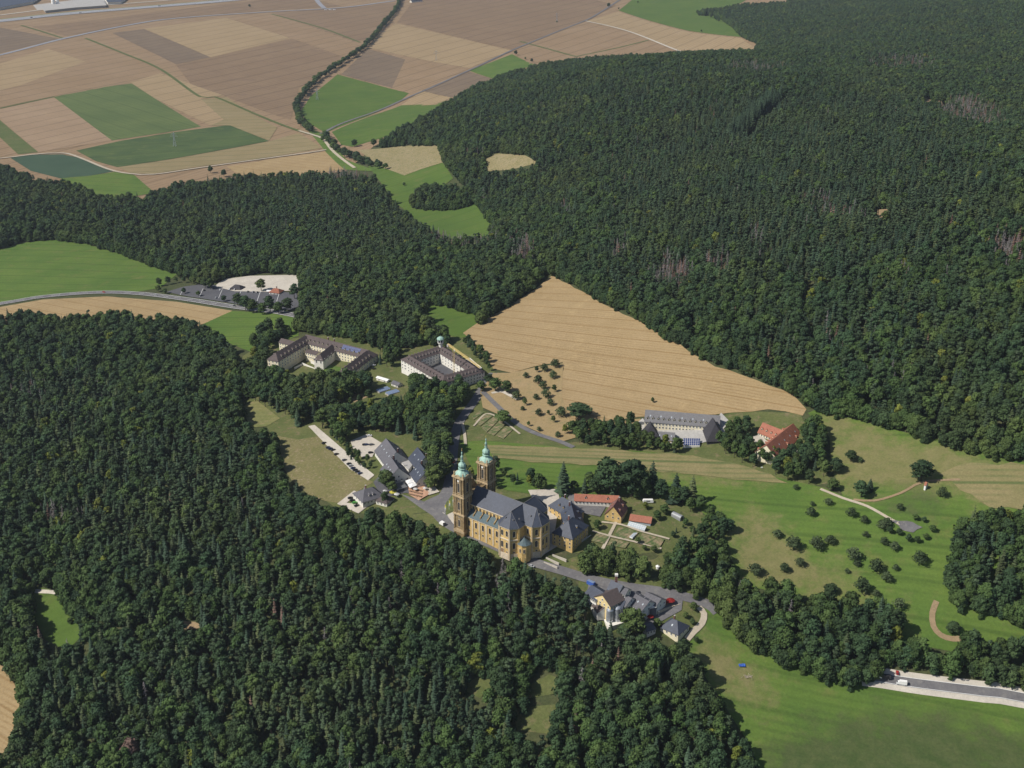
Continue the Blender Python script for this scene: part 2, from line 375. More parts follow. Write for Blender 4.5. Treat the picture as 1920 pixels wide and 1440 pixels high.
# ------------------------------------------------------------------ ground sheets
def ground():
    xs = np.concatenate([-np.geomspace(60000, 2800, 14), GX, np.geomspace(3400, 60000, 14)])
    ys = np.concatenate([-np.geomspace(60000, 60, 14), [60], GY, np.geomspace(7350, 60000, 14)])
    X, Y = np.meshgrid(xs, ys, indexing='ij'); Z = zt(X, Y)
    d = np.maximum.reduce([GX[0] - X, X - GX[-1], GY[0] - Y, Y - GY[-1], np.zeros_like(X)])
    k = np.clip(d / 6000, 0, 1); Z = Z * (1 - k) - 110 * k
    nx, ny = X.shape
    v = np.stack([X, Y, Z], -1).reshape(-1, 3)
    idx = np.arange(nx * ny).reshape(nx, ny)
    f = np.stack([idx[:-1, :-1], idx[1:, :-1], idx[1:, 1:], idx[:-1, 1:]], -1).reshape(-1, 4)
    me = bpy.data.meshes.new('ground'); me.vertices.add(len(v)); me.vertices.foreach_set('co', v.ravel())
    me.loops.add(f.size); me.loops.foreach_set('vertex_index', f.ravel()); me.polygons.add(len(f))
    me.polygons.foreach_set('loop_start', np.arange(0, f.size, 4)); me.polygons.foreach_set('loop_total', np.full(len(f), 4))
    me.polygons.foreach_set('use_smooth', np.ones(len(f), bool))
    me.update(calc_edges=True); me.materials.append(FLOOR)
    o = link('ground', me); tag(o, 'dark forest floor and base terrain of the hills and the valley', None, None, 'structure')
ground()

def inpoly(px, py, poly):
    x = np.asarray(px); y = np.asarray(py); c = np.zeros(x.shape, bool); n = len(poly); j = n - 1
    for i in range(n):
        xi, yi = poly[i]; xj, yj = poly[j]
        if yi != yj:
            c ^= ((yi > y) != (yj > y)) & (x < (xj - xi) * (y - yi) / (yj - yi) + xi)
        j = i
    return c
SOFT = {'dry': [[(1525,775),(1620,800),(1780,845),(1920,872),(1920,935),(1800,940),(1740,905),(1640,930),(1575,925),(1562,880)], [(1375,962),(1420,955),(1470,985),(1520,1040),(1600,1080),(1640,1120),(1560,1118),(1480,1110),(1400,1092),(1372,1040)], [(1560,1100),(1640,1112),(1690,1150),(1740,1195),(1700,1195),(1640,1145)], [(1290,1213),(1325,1165),(1385,1225),(1430,1268),(1462,1308),(1380,1318),(1345,1295)], [(1050,845),(1300,860),(1440,900),(1440,915),(1200,880)]],
        'dark': [[(1415,1420),(1500,1370),(1620,1330),(1760,1340),(1920,1375),(2400,1430),(2400,2000),(1440,2000)], [(1640,925),(1740,915),(1780,960),(1700,970)]]}
def soften(me):
    n = len(me.vertices); co = np.empty(n * 3); me.vertices.foreach_get('co', co); co = co.reshape(-1, 3)
    for an, polys in SOFT.items():
        acc = np.zeros(n)
        for k in range(20):
            r, q = 22 * math.sqrt((k + .5) / 20), k * 2.4
            x, y = co[:, 0] + r * math.cos(q), co[:, 1] + r * math.sin(q); px_, py_, _ = proj(x, y, zt(x, y))
            h = np.zeros(n, bool)
            for p_ in polys: h |= inpoly(px_, py_, p_)
            acc += h
        at_ = me.attributes.new(an, 'FLOAT', 'POINT'); at_.data.foreach_set('value', (acc / 20).astype(np.float32))
def sheet_world(name, pts, mat, layer, label, spacing=20.0, jag=0.0):
    layer = layer * 3 if spacing >= 40 else layer
    pts = np.asarray(pts, float)[:, :2]; out = []
    n = len(pts)
    for i in range(n):
        a, b = pts[i], pts[(i + 1) % n]; L = np.hypot(*(b - a)); k = max(1, int(L / spacing))
        nrm = np.array([-(b - a)[1], (b - a)[0]]) / max(L, 1e-6)
        for q in range(k):
            p = a + (b - a) * q / k
            if q and jag: p = p + nrm * random.uniform(-jag, jag)
            out.append(p)
    out = np.array(out)
    lo, hi = out.min(0), out.max(0)
    gx, gy = np.meshgrid(np.arange(lo[0] + spacing / 2, hi[0], spacing), np.arange(lo[1] + spacing / 2, hi[1], spacing))
    gx, gy = gx.ravel(), gy.ravel(); ins = inpoly(gx, gy, [tuple(p) for p in out])
    inner = np.stack([gx[ins], gy[ins]], -1)
    nb = len(out)
    co = [Vector(p) for p in out] + [Vector(p) for p in inner]
    r = delaunay_2d_cdt(co, [(i, (i + 1) % nb) for i in range(nb)], [list(range(nb))], 1, 1e-4)
    V = np.array([(p.x, p.y) for p in r[0]]); z = zt(V[:, 0], V[:, 1]) + layer * 0.14
    me = bpy.data.meshes.new(name); me.from_pydata([(a[0], a[1], b) for a, b in zip(V, z)], [], [tuple(f) for f in r[2]])
    for p in me.polygons: p.use_smooth = True
    me.materials.append(mat); me.update()
    if mat is MEADOW: soften(me)
    if len(me.polygons) and me.polygons[0].normal.z < 0: me.flip_normals()
    return tag(link(name, me), label, None, None, 'structure')
def sheet(name, poly, mat, layer, label, spacing=20.0, jag=0.0):
    p = np.array(poly, float)
    return sheet_world(name, P(p[:, 0], p[:, 1]), mat, layer, label, spacing, jag)
def smooth_line(pts, seg=8.0):
    pts = [np.array(p[:2], float) for p in pts]; out = []
    q = [2 * pts[0] - pts[1]] + pts + [2 * pts[-1] - pts[-2]]
    for i in range(1, len(q) - 2):
        L = np.hypot(*(q[i + 1] - q[i])); k = max(2, int(L / seg))
        for j in range(k):
            t = j / k
            out.append(0.5 * ((2 * q[i]) + (-q[i - 1] + q[i + 1]) * t + (2 * q[i - 1] - 5 * q[i] + 4 * q[i + 1] - q[i + 2]) * t * t + (-q[i - 1] + 3 * q[i] - 3 * q[i + 1] + q[i + 2]) * t ** 3))
    out.append(q[-2]); return np.array(out)
def strip(name, line, width, mat, layer, label, off=0.0, dash=None, h=0.0):
    """Ribbon along a world polyline; across it several points so that it follows the ground."""
    d = np.gradient(line, axis=0); d /= np.maximum(np.hypot(d[:, 0], d[:, 1]), 1e-6)[:, None]
    nr = np.stack([-d[:, 1], d[:, 0]], -1); mb = MB(); layer = layer * 3 if line[:, 1].mean() > 1750 else layer
    ks = max(1, int(width / 8)) + 1
    cols = [line + nr * (off + width * (i / ks - .5)) for i in range(ks + 1)]
    zs = [zt(c[:, 0], c[:, 1]) + layer * 0.14 + h for c in cols]
    n = len(line)
    s_ = np.concatenate([[0], np.cumsum(np.hypot(*np.diff(line, axis=0).T))])
    if not dash:
        vs = [(c[i, 0], c[i, 1], z[i]) for c, z in zip(cols, zs) for i in range(n)]
        fs = [(a * n + i, a * n + i + 1, (a + 1) * n + i + 1, (a + 1) * n + i) for a in range(ks) for i in range(n - 1)]
        if h:
            for a in (0, ks):
                k = len(vs); vs += [(x, y, z - h - .3) for x, y, z in vs[a * n:(a + 1) * n]]
                fs += [(a * n + i, k + i, k + i + 1, a * n + i + 1) for i in range(n - 1)]
        mb.solid(vs, fs)
    else:
        for i in range(n - 1):
            if int(s_[i] / dash) % 2 == 0:
                mb.face([(cols[0][i, 0], cols[0][i, 1], zs[0][i]), (cols[0][i + 1, 0], cols[0][i + 1, 1], zs[0][i + 1]), (cols[-1][i + 1, 0], cols[-1][i + 1, 1], zs[-1][i + 1]), (cols[-1][i, 0], cols[-1][i, 1], zs[-1][i])])
    me = mb.mesh(name, mat)
    if me.polygons and me.polygons[0].normal.z < 0: me.flip_normals()
    return tag(link(name, me), label, None, None, 'structure')
def pline(px, seg=8.0):
    p = np.array(px, float); return smooth_line(P(p[:, 0], p[:, 1]), seg)

# ------------------------------------------------------------------ fields, meadows, roads
# the wide valley floor
sheet('valley_farmland', [(-700, -120), (2300, -160), (2300, -90), (1480, -20), (1440, 96), (1280, 104), (1130, 112), (1000, 128), (900, 165), (800, 230), (700, 275), (650, 320), (440, 350), (290, 378), (180, 372), (60, 345), (-700, 350)], SOIL_TAN, 1, 'wide tan stubble fields on the valley floor', 40)
FAR = [
 ('field', [(0,105),(120,72),(370,183),(390,186),(245,155),(103,182),(0,203),(-200,240),(-200,150)], SOIL_TAN, 'tan stubble field left of the bright green field'),
 ('field', [(0,205),(101,183),(210,264),(73,286),(0,224),(-150,120)], SOIL_PINK, 'pinkish bare field left of the green field'),
 ('field', [(100,182),(200,163),(247,157),(290,185),(377,238),(330,246),(210,264)], CROP_GREEN, 'bright green crop field among tan stubble'),
 ('field', [(143,283),(230,264),(330,248),(430,235),(505,265),(420,281),(320,299),(220,314),(180,303)], CROP_DARK, 'dark green crop field around the lattice pylon'),
 ('field', [(-150,170),(0,226),(72,286),(34,290),(0,258),(-120,200)], GRASS_DK, 'narrow dark green field at the left edge'),
 ('field', [(20,297),(60,291),(117,290),(150,297),(213,322),(170,330),(113,335),(58,321)], CROP_TEAL, 'dark bluish green field inside the bend of the farm track'),
 ('field', [(113,335),(170,330),(215,323),(252,329),(290,362),(200,378),(150,352)], MEADOW, 'green meadow below the bend of the farm track'),
 ('field', [(252,329),(285,331),(380,320),(460,347),(400,360),(330,372),(295,366)], SOIL_TAN, 'tan stubble field under the farm track'),
 ('field', [(222,314),(320,300),(420,282),(505,266),(560,250),(604,278),(520,293),(380,312),(285,327),(245,325)], STUBBLE2, 'striped straw and green field above the farm track'),
 ('field', [(425,313),(520,297),(610,285),(645,318),(560,330),(465,340)], STUBBLE, 'rust striped stubble field beside the farm track'),
 ('field', [(210,62),(270,55),(395,108),(330,121)], SOIL_GREY, 'greyish ploughed strip in the tan fields'),
 ('field', [(270,54),(425,34),(545,72),(395,108)], SOIL_LIGHT, 'pale straw field beside the country road'),
 ('field', [(425,33),(510,26),(700,88),(655,108),(548,72)], SOIL_TAN, 'tan field between the country road and the row of trees'),
 ('field', [(330,122),(395,109),(548,73),(652,110),(560,165),(545,225),(420,180),(375,180)], SOIL_BROWN, 'brown field inside the bend of the row of trees'),
 ('field', [(510,24),(640,16),(760,4),(730,30),(690,75),(660,78)], SOIL_BROWN, 'brown field at the head of the row of trees'),
 ('field', [(0,52),(110,73),(0,100),(-200,140),(-200,80)], SOIL_GREY, 'grey brown field between motorway and country road'),
 ('field', [(120,45),(300,22),(560,-8),(640,12),(500,20),(330,33),(240,46),(125,68),(60,50)], SOIL_BROWN, 'brown field along the motorway'),
 ('field', [(780,-5),(1000,-30),(1155,10),(1095,40),(960,93),(900,80),(745,42)], SOIL_BROWN, 'broad brown field right of the row of trees'),
 ('field', [(742,44),(900,81),(958,95),(880,128),(690,90),(705,70)], SOIL_LIGHT, 'pale field under the broad brown field'),
 ('field', [(688,92),(880,129),(770,176),(635,138)], SOIL_TAN, 'tan field above the green pasture'),
 ('pasture', [(563,210),(583,180),(633,140),(700,158),(767,175),(747,192),(680,222),(610,250),(577,230)], MEADOW_LUSH, 'bright green pasture inside the curve of trees'),
 ('pasture', [(622,248),(690,220),(753,198),(800,196),(846,188),(790,235),(720,258),(660,276),(640,272)], MEADOW_LUSH, 'green pasture below the gravel road'),
 ('field', [(752,198),(790,170),(846,183),(820,197)], SOIL_LIGHT, 'small pale stubble wedge beside the road'),
 ('field', [(790,170),(880,135),(925,148),(900,165),(850,183)], SOIL_GREY, 'greyish field between road and wood'),
 ('pasture', [(880,133),(960,102),(1003,122),(925,148)], MEADOW, 'green square pasture at the edge of the wood'),
 ('pasture', [(1160,20),(1185,0),(1330,-10),(1400,0),(1345,28),(1372,50),(1392,70),(1290,58),(1235,44)], MEADOW_LUSH, 'green pasture at the far end of the wooded hill'),
 ('field', [(1100,40),(1160,22),(1235,46),(1290,60),(1390,72),(1430,95),(1280,97),(1180,60)], SOIL_LIGHT, 'pale field between white track and wooded hill'),
 ('field', [(960,96),(1094,42),(1180,62),(1275,98),(1120,112),(1000,124)], SOIL_TAN, 'tan field left of the white track'),
]
FAR += [('field', [(245,155),(300,138),(420,180),(377,186),(420,225),(395,236),(290,185)], SOIL_LIGHT, 'pale stubble strip right of the bright green field'),
 ('field', [(395,236),(420,225),(377,187),(425,183),(520,240),(505,264),(432,236)], STUBBLE2, 'greenish stubble strip above the dark green field'),
 ('field', [(0,120),(90,92),(160,116),(40,160),(0,170)], SOIL_LIGHT, 'pale strip under the country road'),
 ('field', [(640,140),(690,92),(760,112),(735,165)], SOIL_GREY, 'greyish strip beside the row of trees')]
for nm, poly, m, lab in FAR:
    sheet(nm, poly, m, 2 + (.35 if lab.startswith(('pale stubble strip', 'greenish', 'pale strip', 'greyish strip')) else 0), lab, 40)
for a in ([(40,48),(80,60),(120,73)], [(160,72),(230,100),(300,130),(375,182),(402,182),(480,215),(560,246),(600,256)], [(510,27),(600,52),(675,80)], [(975,78),(1030,93),(1082,107)], [(1082,106),(1150,92),(1215,76)], [(0,204),(50,193),(103,182)]):
    strip('field_margin', pline(a, 30), 9, GRASS_DK, 3, 'dark green grassy margin between two fields')
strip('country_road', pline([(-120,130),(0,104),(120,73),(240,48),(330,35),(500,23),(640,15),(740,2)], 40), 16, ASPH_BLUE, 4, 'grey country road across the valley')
MW = pline([(-200,62),(0,40),(120,27),(240,17),(400,4),(520,-8)], 60)
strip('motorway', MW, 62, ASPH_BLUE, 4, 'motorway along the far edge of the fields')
for q in (-28, -3, 3, 28):
    strip('road_marking', MW, 2.2, LINE, 5, 'pale line along the motorway', q)
strip('motorway_verge', MW, 16, MEADOW_DRY, 3, 'green verge of the motorway', 42)
strip('service_road', pline([(-200,46),(0,29),(70,20),(200,10),(330,0)], 60), 14, GRAVEL, 4, 'pale service road beside the motorway')
sheet('industrial_yard', [(62,10),(190,-6),(205,8),(70,20)], CONCR, 3, 'grey yard of the industrial site', 40)
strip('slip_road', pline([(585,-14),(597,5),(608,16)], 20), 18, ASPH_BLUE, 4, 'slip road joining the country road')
strip('gravel_road', pline([(600,252),(610,248),(640,233),(700,212),(760,186),(820,160),(890,128),(960,95),(1040,62),(1098,39),(1122,26),(1150,8),(1185,-14)], 25), 8, ASPHALT, 4, 'grey road from the tree row to the far villages')
strip('track', pline([(1098,40),(1140,49),(1180,60),(1225,77),(1285,100)], 25), 7, GRAVEL, 4, 'white farm track across pale fields')
strip('track', pline([(-160,310),(0,298),(60,291),(117,288),(150,297),(205,319),(245,327),(290,328),(380,315),(500,298),(612,282)], 20), 6, GRAVEL2, 4, 'pale farm track bending through the fields')
strip('track', pline([(560,246),(590,255),(606,262),(625,285),(665,316)], 20), 6, GRAVEL2, 4, 'pale track entering the wood below the tree row')
sheet('verge_grass', [(572,240),(605,250),(650,300),(700,318),(720,322),(640,318),(608,282)], MEADOW, 5, 'green verge around the track junction', 20)
# glade between the woods
sheet('glade_meadow', [(690,312),(735,312),(825,300),(850,335),(830,350),(885,370),(936,435),(915,443),(850,450),(800,430),(765,400),(735,375)], MEADOW_LUSH, 5, 'green glade between two woods', 20)
sheet('scrub_field', [(672,282),(760,274),(822,272),(832,305),(790,318),(758,330),(720,316)], SCRUB, 7, 'yellowish scrub patch above the glade', 20)
sheet('clearing', [(905,300),(930,288),(985,292),(1010,306),(960,318),(915,322)], SCRUB, 3, 'straw coloured clearing inside the wood', 20)
# left fields and main road
sheet('hill_meadow', [(-300,475),(0,466),(50,455),(100,449),(160,457),(230,478),(335,512),(300,540),(250,549),(120,552),(0,572),(-300,612)], MEADOW, 2, 'rounded green meadow at the left edge', 20)
sheet('stubble_field', [(-300,620),(0,576),(80,562),(200,556),(330,566),(436,583),(372,612),(250,600),(0,604),(-300,640)], STUBBLE, 2, 'straw field under the main road', 20)
sheet('pasture', [(372,612),(436,583),(560,590),(560,630),(470,660),(420,640)], MEADOW, 2, 'green pasture below the car park', 20)
ROADL = pline([(-300,618),(0,570),(80,557),(180,549),(260,551),(350,562),(440,576),(520,586),(580,598)], 10)
strip('main_road', ROADL, 11, ASPHALT, 5, 'grey main road with white edge lines')
for q in (-5, 5): strip('road_marking', ROADL, .6, LINE, 6, 'white edge line of the main road', q)
strip('road_marking', ROADL, .4, LINE, 6, 'dashed centre line of the main road', 0, 10)
sheet('car_park', [(312,548),(345,538),(390,532),(440,545),(500,546),(556,550),(562,574),(545,582),(440,570),(350,556)], ASPH_DK, 4, 'dark asphalt car park beside the main road', 10)
sheet('gravel_yard', [(402,538),(420,524),(470,518),(558,516),(562,545),(500,548),(440,547)], GRAVEL, 5, 'pale gravel yard behind the car park', 10)
for k in range(6):
    a, b = at(345 + k * 36, 541 + k * 1.2), at(338 + k * 36, 554 + k * 3)
    strip('parking_line', smooth_line([a, b], 10), .5, LINE, 6, 'white line across the car park')
# wheat stubble behind the church
sheet('wheat_field', [(1035,517),(1090,546),(1140,575),(1200,603),(1262,640),(1340,688),(1420,714),(1490,744),(1512,768),(1505,780),(1440,768),(1340,778),(1200,782),(1130,790),(1070,795),(1052,745),(1055,680),(1000,688),(960,700),(925,692),(890,645),(868,625),(900,603),(950,578),(1000,545)], STUBBLE, 3, 'large straw coloured stubble field behind the church', 14, 1.5)
sheet('orchard_ground', [(925,700),(960,700),(1000,690),(1056,682),(1053,745),(1072,798),(1200,786),(1215,800),(1100,815),(1050,830),(985,800),(905,765),(900,735)], DRYORCH, 4, 'dry straw coloured orchard ground', 12)
# green land of the village and meadow
sheet('village_green', [(455,668),(500,640),(620,628),(760,632),(880,622),(930,690),(905,770),(985,800),(1050,832),(1300,800),(1380,770),(1500,775),(1560,905),(1400,930),(1380,1000),(1370,1090),(1330,1125),(1340,1160),(1290,1215),(1240,1190),(1130,1185),(1085,1150),(1085,1080),(1010,1065),(930,1045),(840,1010),(770,970),(640,960),(560,905),(500,800),(450,740)], GRASS_V, 1, 'mown and worn grass between the village buildings', 16)
sheet('meadow', [(862,830),(905,826),(1040,838),(1200,846),(1300,855),(1440,892),(1545,915),(1580,930),(1560,880),(1555,820),(1515,775),(1530,768),(1700,812),(1920,866),(2300,900),(2300,1215),(1920,1225),(1800,1225),(1690,1205),(1640,1140),(1500,1120),(1385,1095),(1360,1000),(1310,955),(1200,925),(1050,935),(950,920),(890,890)], MEADOW, 2, 'wide sloping green meadow with fruit trees', 16)
sheet('hay_strip', [(1760,890),(1800,872),(1920,872),(2200,890),(2200,980),(1920,958),(1860,955),(1800,920)], HAY, 4, 'mown hay at the right edge of the meadow', 8, 2.5)
sheet('hay_strip', [(905,834),(1000,838),(1150,845),(1300,855),(1372,868),(1445,890),(1480,908),(1440,905),(1300,890),(1150,876),(1000,868),(925,860)], HAY, 4, 'striped hay band below the orchard lane', 8, 1.5)
strip('bare_strip', pline([(1756,1128),(1748,1150),(1750,1175),(1764,1192),(1786,1199),(1812,1197)], 4), 4, EARTH, 4, 'curved strip of bare brown earth at the corner of the meadow')
# lower right field and slope
sheet('slope_meadow', [(1285,1215),(1322,1140),(1345,1130),(1420,1185),(1490,1230),(1560,1262),(1640,1285),(1920,1322),(2400,1360),(2400,2000),(1440,2000),(1420,1440),(1405,1395),(1350,1310)], MEADOW, 2, 'green meadow at the lower right', 16)
ROADR = pline([(1615,1268),(1650,1272),(1700,1280),(1760,1288),(1840,1298),(1920,1310),(2300,1370)], 8)
strip('road_shoulder', ROADR, 15.5, GRAVEL, 4, 'pale gravel shoulders of the valley road')
strip('valley_road', ROADR, 7.2, ASPHALT, 5, 'grey asphalt road at the lower right')
for q in (-3.3, 3.3): strip('road_marking', ROADR, .35, LINE, 6, 'white edge line of the valley road', q)
# left glades
sheet('glade_meadow', [(780,560),(835,565),(905,592),(900,625),(860,635),(810,618)], MEADOW_LUSH, 2, 'green gap between wood and courtyard building', 12)
sheet('glade_meadow', [(62,1100),(108,1108),(132,1150),(162,1184),(125,1222),(85,1200),(60,1150)], MEADOW_LUSH, 2, 'bright green glade deep in the left wood', 12)
strip('track', pline([(50,1108),(80,1110),(105,1112),(118,1122)], 5), 4, GRAVEL, 4, 'pale track at the top of the left glade')
sheet('stubble_field', [(-300,1230),(0,1236),(24,1275),(38,1310),(26,1390),(-6,1425),(-300,1500)], STUBBLE, 2, 'straw field at the lower left edge', 12)
sheet('hillside_glade', [(520,818),(560,825),(600,818),(670,886),(700,905),(665,925),(640,945),(590,935),(550,905),(522,868)], ROUGH, 3, 'olive glade beside the hotel', 10, .6)
sheet('glade_lawn', [(452,765),(480,750),(525,785),(500,800),(470,802)], MEADOW_DRY, 3, 'small sunlit glade at the edge of the wood', 10)
sheet('clearing', [(325,1172),(345,1165),(385,1168),(372,1180),(340,1180)], EARTH, 2, 'small bare clearing in the dark wood', 8)
sheet('clearing', [(1618,408),(1636,394),(1668,392),(1664,404),(1640,412)], EARTH, 2, 'reddish bare clearing among trunks on the hill', 10)
sheet('clearing', [(1720,190),(1735,183),(1775,192),(1772,202),(1740,200)], EARTH, 2, 'pale bare clearing beside the grey dead trees', 10)
sheet('clearing', [(985,1290),(1030,1265),(1055,1275),(1050,1300),(990,1310)], GRASS_V, 2, 'grassy clearing among tall trunks', 8)
sheet('clearing', [(960,1330),(1050,1320),(1100,1345),(1060,1380),(970,1370)], GRASS_V, 2, 'sunlit grassy clearing in the lower wood', 8)
sheet('clearing', [(860,1290),(905,1265),(930,1280),(900,1310)], GRASS_V, 2, 'narrow grassy clearing in the lower wood', 8)
# village roads and squares
MAINV = pline([(925,700),(908,722),(890,752),(868,782),(856,805),(850,840),(846,880),(838,920),(818,945)], 5)
strip('village_road', MAINV, 8.5, ASPHALT, 4, 'grey village road climbing past the church')
strip('village_road', pline([(818,945),(822,968),(850,990),(890,1008),(940,1030),(1000,1055),(1050,1070),(1110,1088),(1180,1102),(1250,1112),(1322,1132),(1345,1150)], 5), 8, ASPHALT, 5, 'grey village road running below the church')
strip('kerb', pline([(830,962),(852,980),(890,1000),(940,1021),(990,1042)], 4), .5, PAVE, 5, 'pale stone kerb along the church forecourt', 0, None, .13)
sheet('square', [(752,928),(795,942),(830,926),(850,885),(862,905),(842,940),(838,965),(848,985),(820,975),(790,955)], ASPHALT, 6, 'asphalt square in front of the church', 8)
sheet('forecourt', [(836,965),(848,950),(862,955),(868,988),(930,1014),(962,1024),(1002,1024),(1022,1010),(1042,1000),(1045,1026),(1010,1048),(985,1046),(940,1026),(890,1004),(850,984)], PAVE, 6, 'sand coloured paving round the church', 8)
sheet('church_lawn', [(872,988),(930,1012),(928,1020),(880,1000)], GRASS_V, 7, 'narrow lawn along the church wall', 6)
sheet('forecourt_hedges', [(836,945),(860,915),(866,935),(852,960),(836,968)], GRASS_DK, 7, 'planted slope in front of the church towers', 6)
sheet('courtyard', [(990,920),(1045,918),(1050,940),(1040,1000),(1020,1010),(1010,960)], PAVE, 5, 'paved yard between church and provost house', 8)
sheet('courtyard', [(1060,925),(1140,945),(1125,970),(1075,960)], ASPHALT, 5, 'grey yard in front of the long red barn', 8)
sheet('gravel_lot', [(578,800),(590,798),(602,808),(660,858),(702,892),(690,902),(655,880),(618,842)], GRAVEL, 5, 'white gravel parking strip beside the glade', 6)
sheet('gravel_lot', [(657,828),(688,815),(716,832),(704,846),(698,858),(678,858),(662,842)], PAVE, 5, 'pale car park behind the hotel', 6)
sheet('gravel_lot', [(632,946),(664,921),(672,926),(650,944),(690,950),(672,964)], PAVE, 5, 'small pale parking place below the gatehouse', 6)
sheet('hotel_yard', [(700,905),(745,860),(800,905),(800,930),(760,925),(715,935)], ASPH_DK, 4, 'shaded yard between the hotel wings', 6)
sheet('terrace', [(765,915),(795,912),(806,928),(785,940),(768,930)], PATIO, 7, 'reddish brick terrace of the beer garden', 5)
sheet('terrace', [(795,918),(815,914),(824,924),(804,930)], PAVE, 7, 'pale terrace beside the church square', 5)
strip('lane', pline([(905,735),(930,760),(965,792),(1000,812),(1050,829),(1075,840)], 5), 5, ASPHALT, 5, 'grey lane along the lower edge of the orchard')
strip('lane', pline([(922,738),(940,735),(956,742),(972,750)], 4), 4, GRAVEL, 5, 'pale path beside the round trees')
strip('track', pline([(1538,918),(1580,935),(1625,950),(1672,976),(1690,985)], 5), 2.4, GRAVEL2, 5, 'pale track to the stone yard in the meadow')
strip('track', pline([(1600,938),(1640,940),(1690,925),(1730,905),(1800,900)], 6), 2.2, EARTH, 5, 'worn footpath towards the white chapel')
sheet('stone_yard', [(1670,975),(1700,978),(1730,990),(1712,1000),(1690,995)], ASPHALT, 5, 'grey stone yard ringed by bushes', 4, 1.0)
strip('garden_path', pline([(1165,960),(1150,990),(1130,1030)], 4), 2.4, GRAVEL2, 5, 'long gravel path through the garden')
strip('garden_path', pline([(1110,997),(1150,1008),(1185,1016),(1240,1030)], 4), 1.8, GRAVEL2, 6, 'gravel path across the garden beds')
strip('garden_path', pline([(1128,980),(1165,985),(1200,997),(1255,1012)], 4), 1.8, GRAVEL2, 6, 'gravel path beside the greenhouse')
for poly in ([(1160,990),(1180,994),(1170,1012),(1152,1006)], [(1180,994),(1198,1000),(1184,1015),(1170,1011)], [(1204,1002),(1246,1013),(1236,1030),(1196,1018)], [(1118,1002),(1142,1008),(1132,1022),(1105,1015)], [(1146,1012),(1180,1019),(1172,1030),(1138,1024)]):
    sheet('garden_bed', poly, PLOT, 7, 'vegetable bed in the walled garden', 6)
for poly in ([(890,790),(915,775),(925,780),(900,800)], [(902,802),(927,782),(937,787),(912,812)], [(914,813),(938,789),(948,797),(926,818)], [(885,782),(900,772),(908,774),(888,788)], [(930,818),(950,800),(962,806),(944,824)]):
    sheet('garden_bed', poly, PLOT, 5, 'allotment bed above the church', 5)
strip('garden_path', pline([(888,800),(912,777),(940,788),(975,815)], 4), 1.8, GRAVEL2, 6, 'sandy path between the allotment beds')
strip('garden_path', pline([(867,795),(871,815),(873,835)], 4), 2.5, GRAVEL2, 6, 'sandy footpath beside the village road')
sheet('house_yard', [(1188,800),(1205,785),(1215,800),(1330,806),(1352,775),(1376,800),(1372,818),(1300,835),(1215,830)], CONCR, 5, 'pale yard round the long grey roofed house', 8)
sheet('terrace', [(1405,822),(1425,815),(1440,830),(1430,842)], PAVE, 5, 'pale terrace before the red roofed house', 5)
sheet('brewery_yard', [(1105,1085),(1150,1095),(1230,1112),(1280,1125),(1278,1145),(1225,1175),(1130,1165),(1100,1120)], ASPHALT, 4, 'asphalt yard round the brewery', 8)
strip('track', pline([(1310,1140),(1320,1152),(1316,1170),(1300,1186),(1288,1200)], 4), 4.5, GRAVEL2, 6, 'sandy path curving downhill past the small house')
sheet('convent_garden', [(590,680),(640,690),(645,700),(605,700)], MEADOW, 4, 'lawn of the inner convent garden', 6)
sheet('kitchen_garden', [(700,715),(745,705),(760,735),(752,770),(690,775),(660,745)], GRASS_V, 3, 'kitchen garden lawn below the convent', 8)
for poly in ([(650,742),(672,738),(690,745),(665,756)], [(700,765),(730,770),(745,785),(705,778)]):
    sheet('bare_soil', poly, EARTH, 4, 'bare brown soil in the convent garden', 6)

# ------------------------------------------------------------------ building kit
_cache = {}
def window_mesh(w, h, frame=None, arch=False, key=None):
    frame = frame or WHITE
    k = ('win', w, h, frame.name, arch)
    if k in _cache: return _cache[k]
    mb = MB(); t = .16
    for x in (-1, 1): mb.box((x * (w / 2 + t / 2), 0, 0), (t, .22, h + 2 * t), 0, 0)
    mb.box((0, 0, -h / 2 - t / 2), (w, .34, t), 0, 0)
    if arch:
        r = w / 2; top = h / 2; pts = [(math.cos(a) * r, math.sin(a) * r) for a in np.linspace(0, math.pi, 7)]
        mb.face([(-r, -.03, -h / 2), (r, -.03, -h / 2)] + [(x, -.03, top + z) for x, z in pts], 1)
        for (x0, z0), (x1, z1) in zip(pts[:-1], pts[1:]):
            mb.bar((x0 * 1.1, -.05, top + z0 * 1.1), (x1 * 1.1, -.05, top + z1 * 1.1), .14, 0)
    else:
        mb.box((0, 0, h / 2 + t / 2), (w, .22, t), 0, 0)
        mb.face([(-w / 2, -.03, -h / 2), (w / 2, -.03, -h / 2), (w / 2, -.03, h / 2), (-w / 2, -.03, h / 2)], 1)
    mb.box((0, -.05, 0), (.07, .05, h), 0, 0)
    _cache[k] = mb.mesh('window', [frame, GLASS]); return _cache[k]
def door_mesh(w, h):
    k = ('door', w, h)
    if k in _cache: return _cache[k]
    mb = MB(); mb.box((0, 0, h / 2), (w, .2, h), 0, 1); mb.box((0, .02, h / 2 + .1), (w + .5, .2, h + .2), 0, 0)
    mb.box((w * .3, -.14, h * .45), (.12, .1, .12), 0, 0)
    _cache[k] = mb.mesh('door', [SANDST_L, WOOD]); return _cache[k]
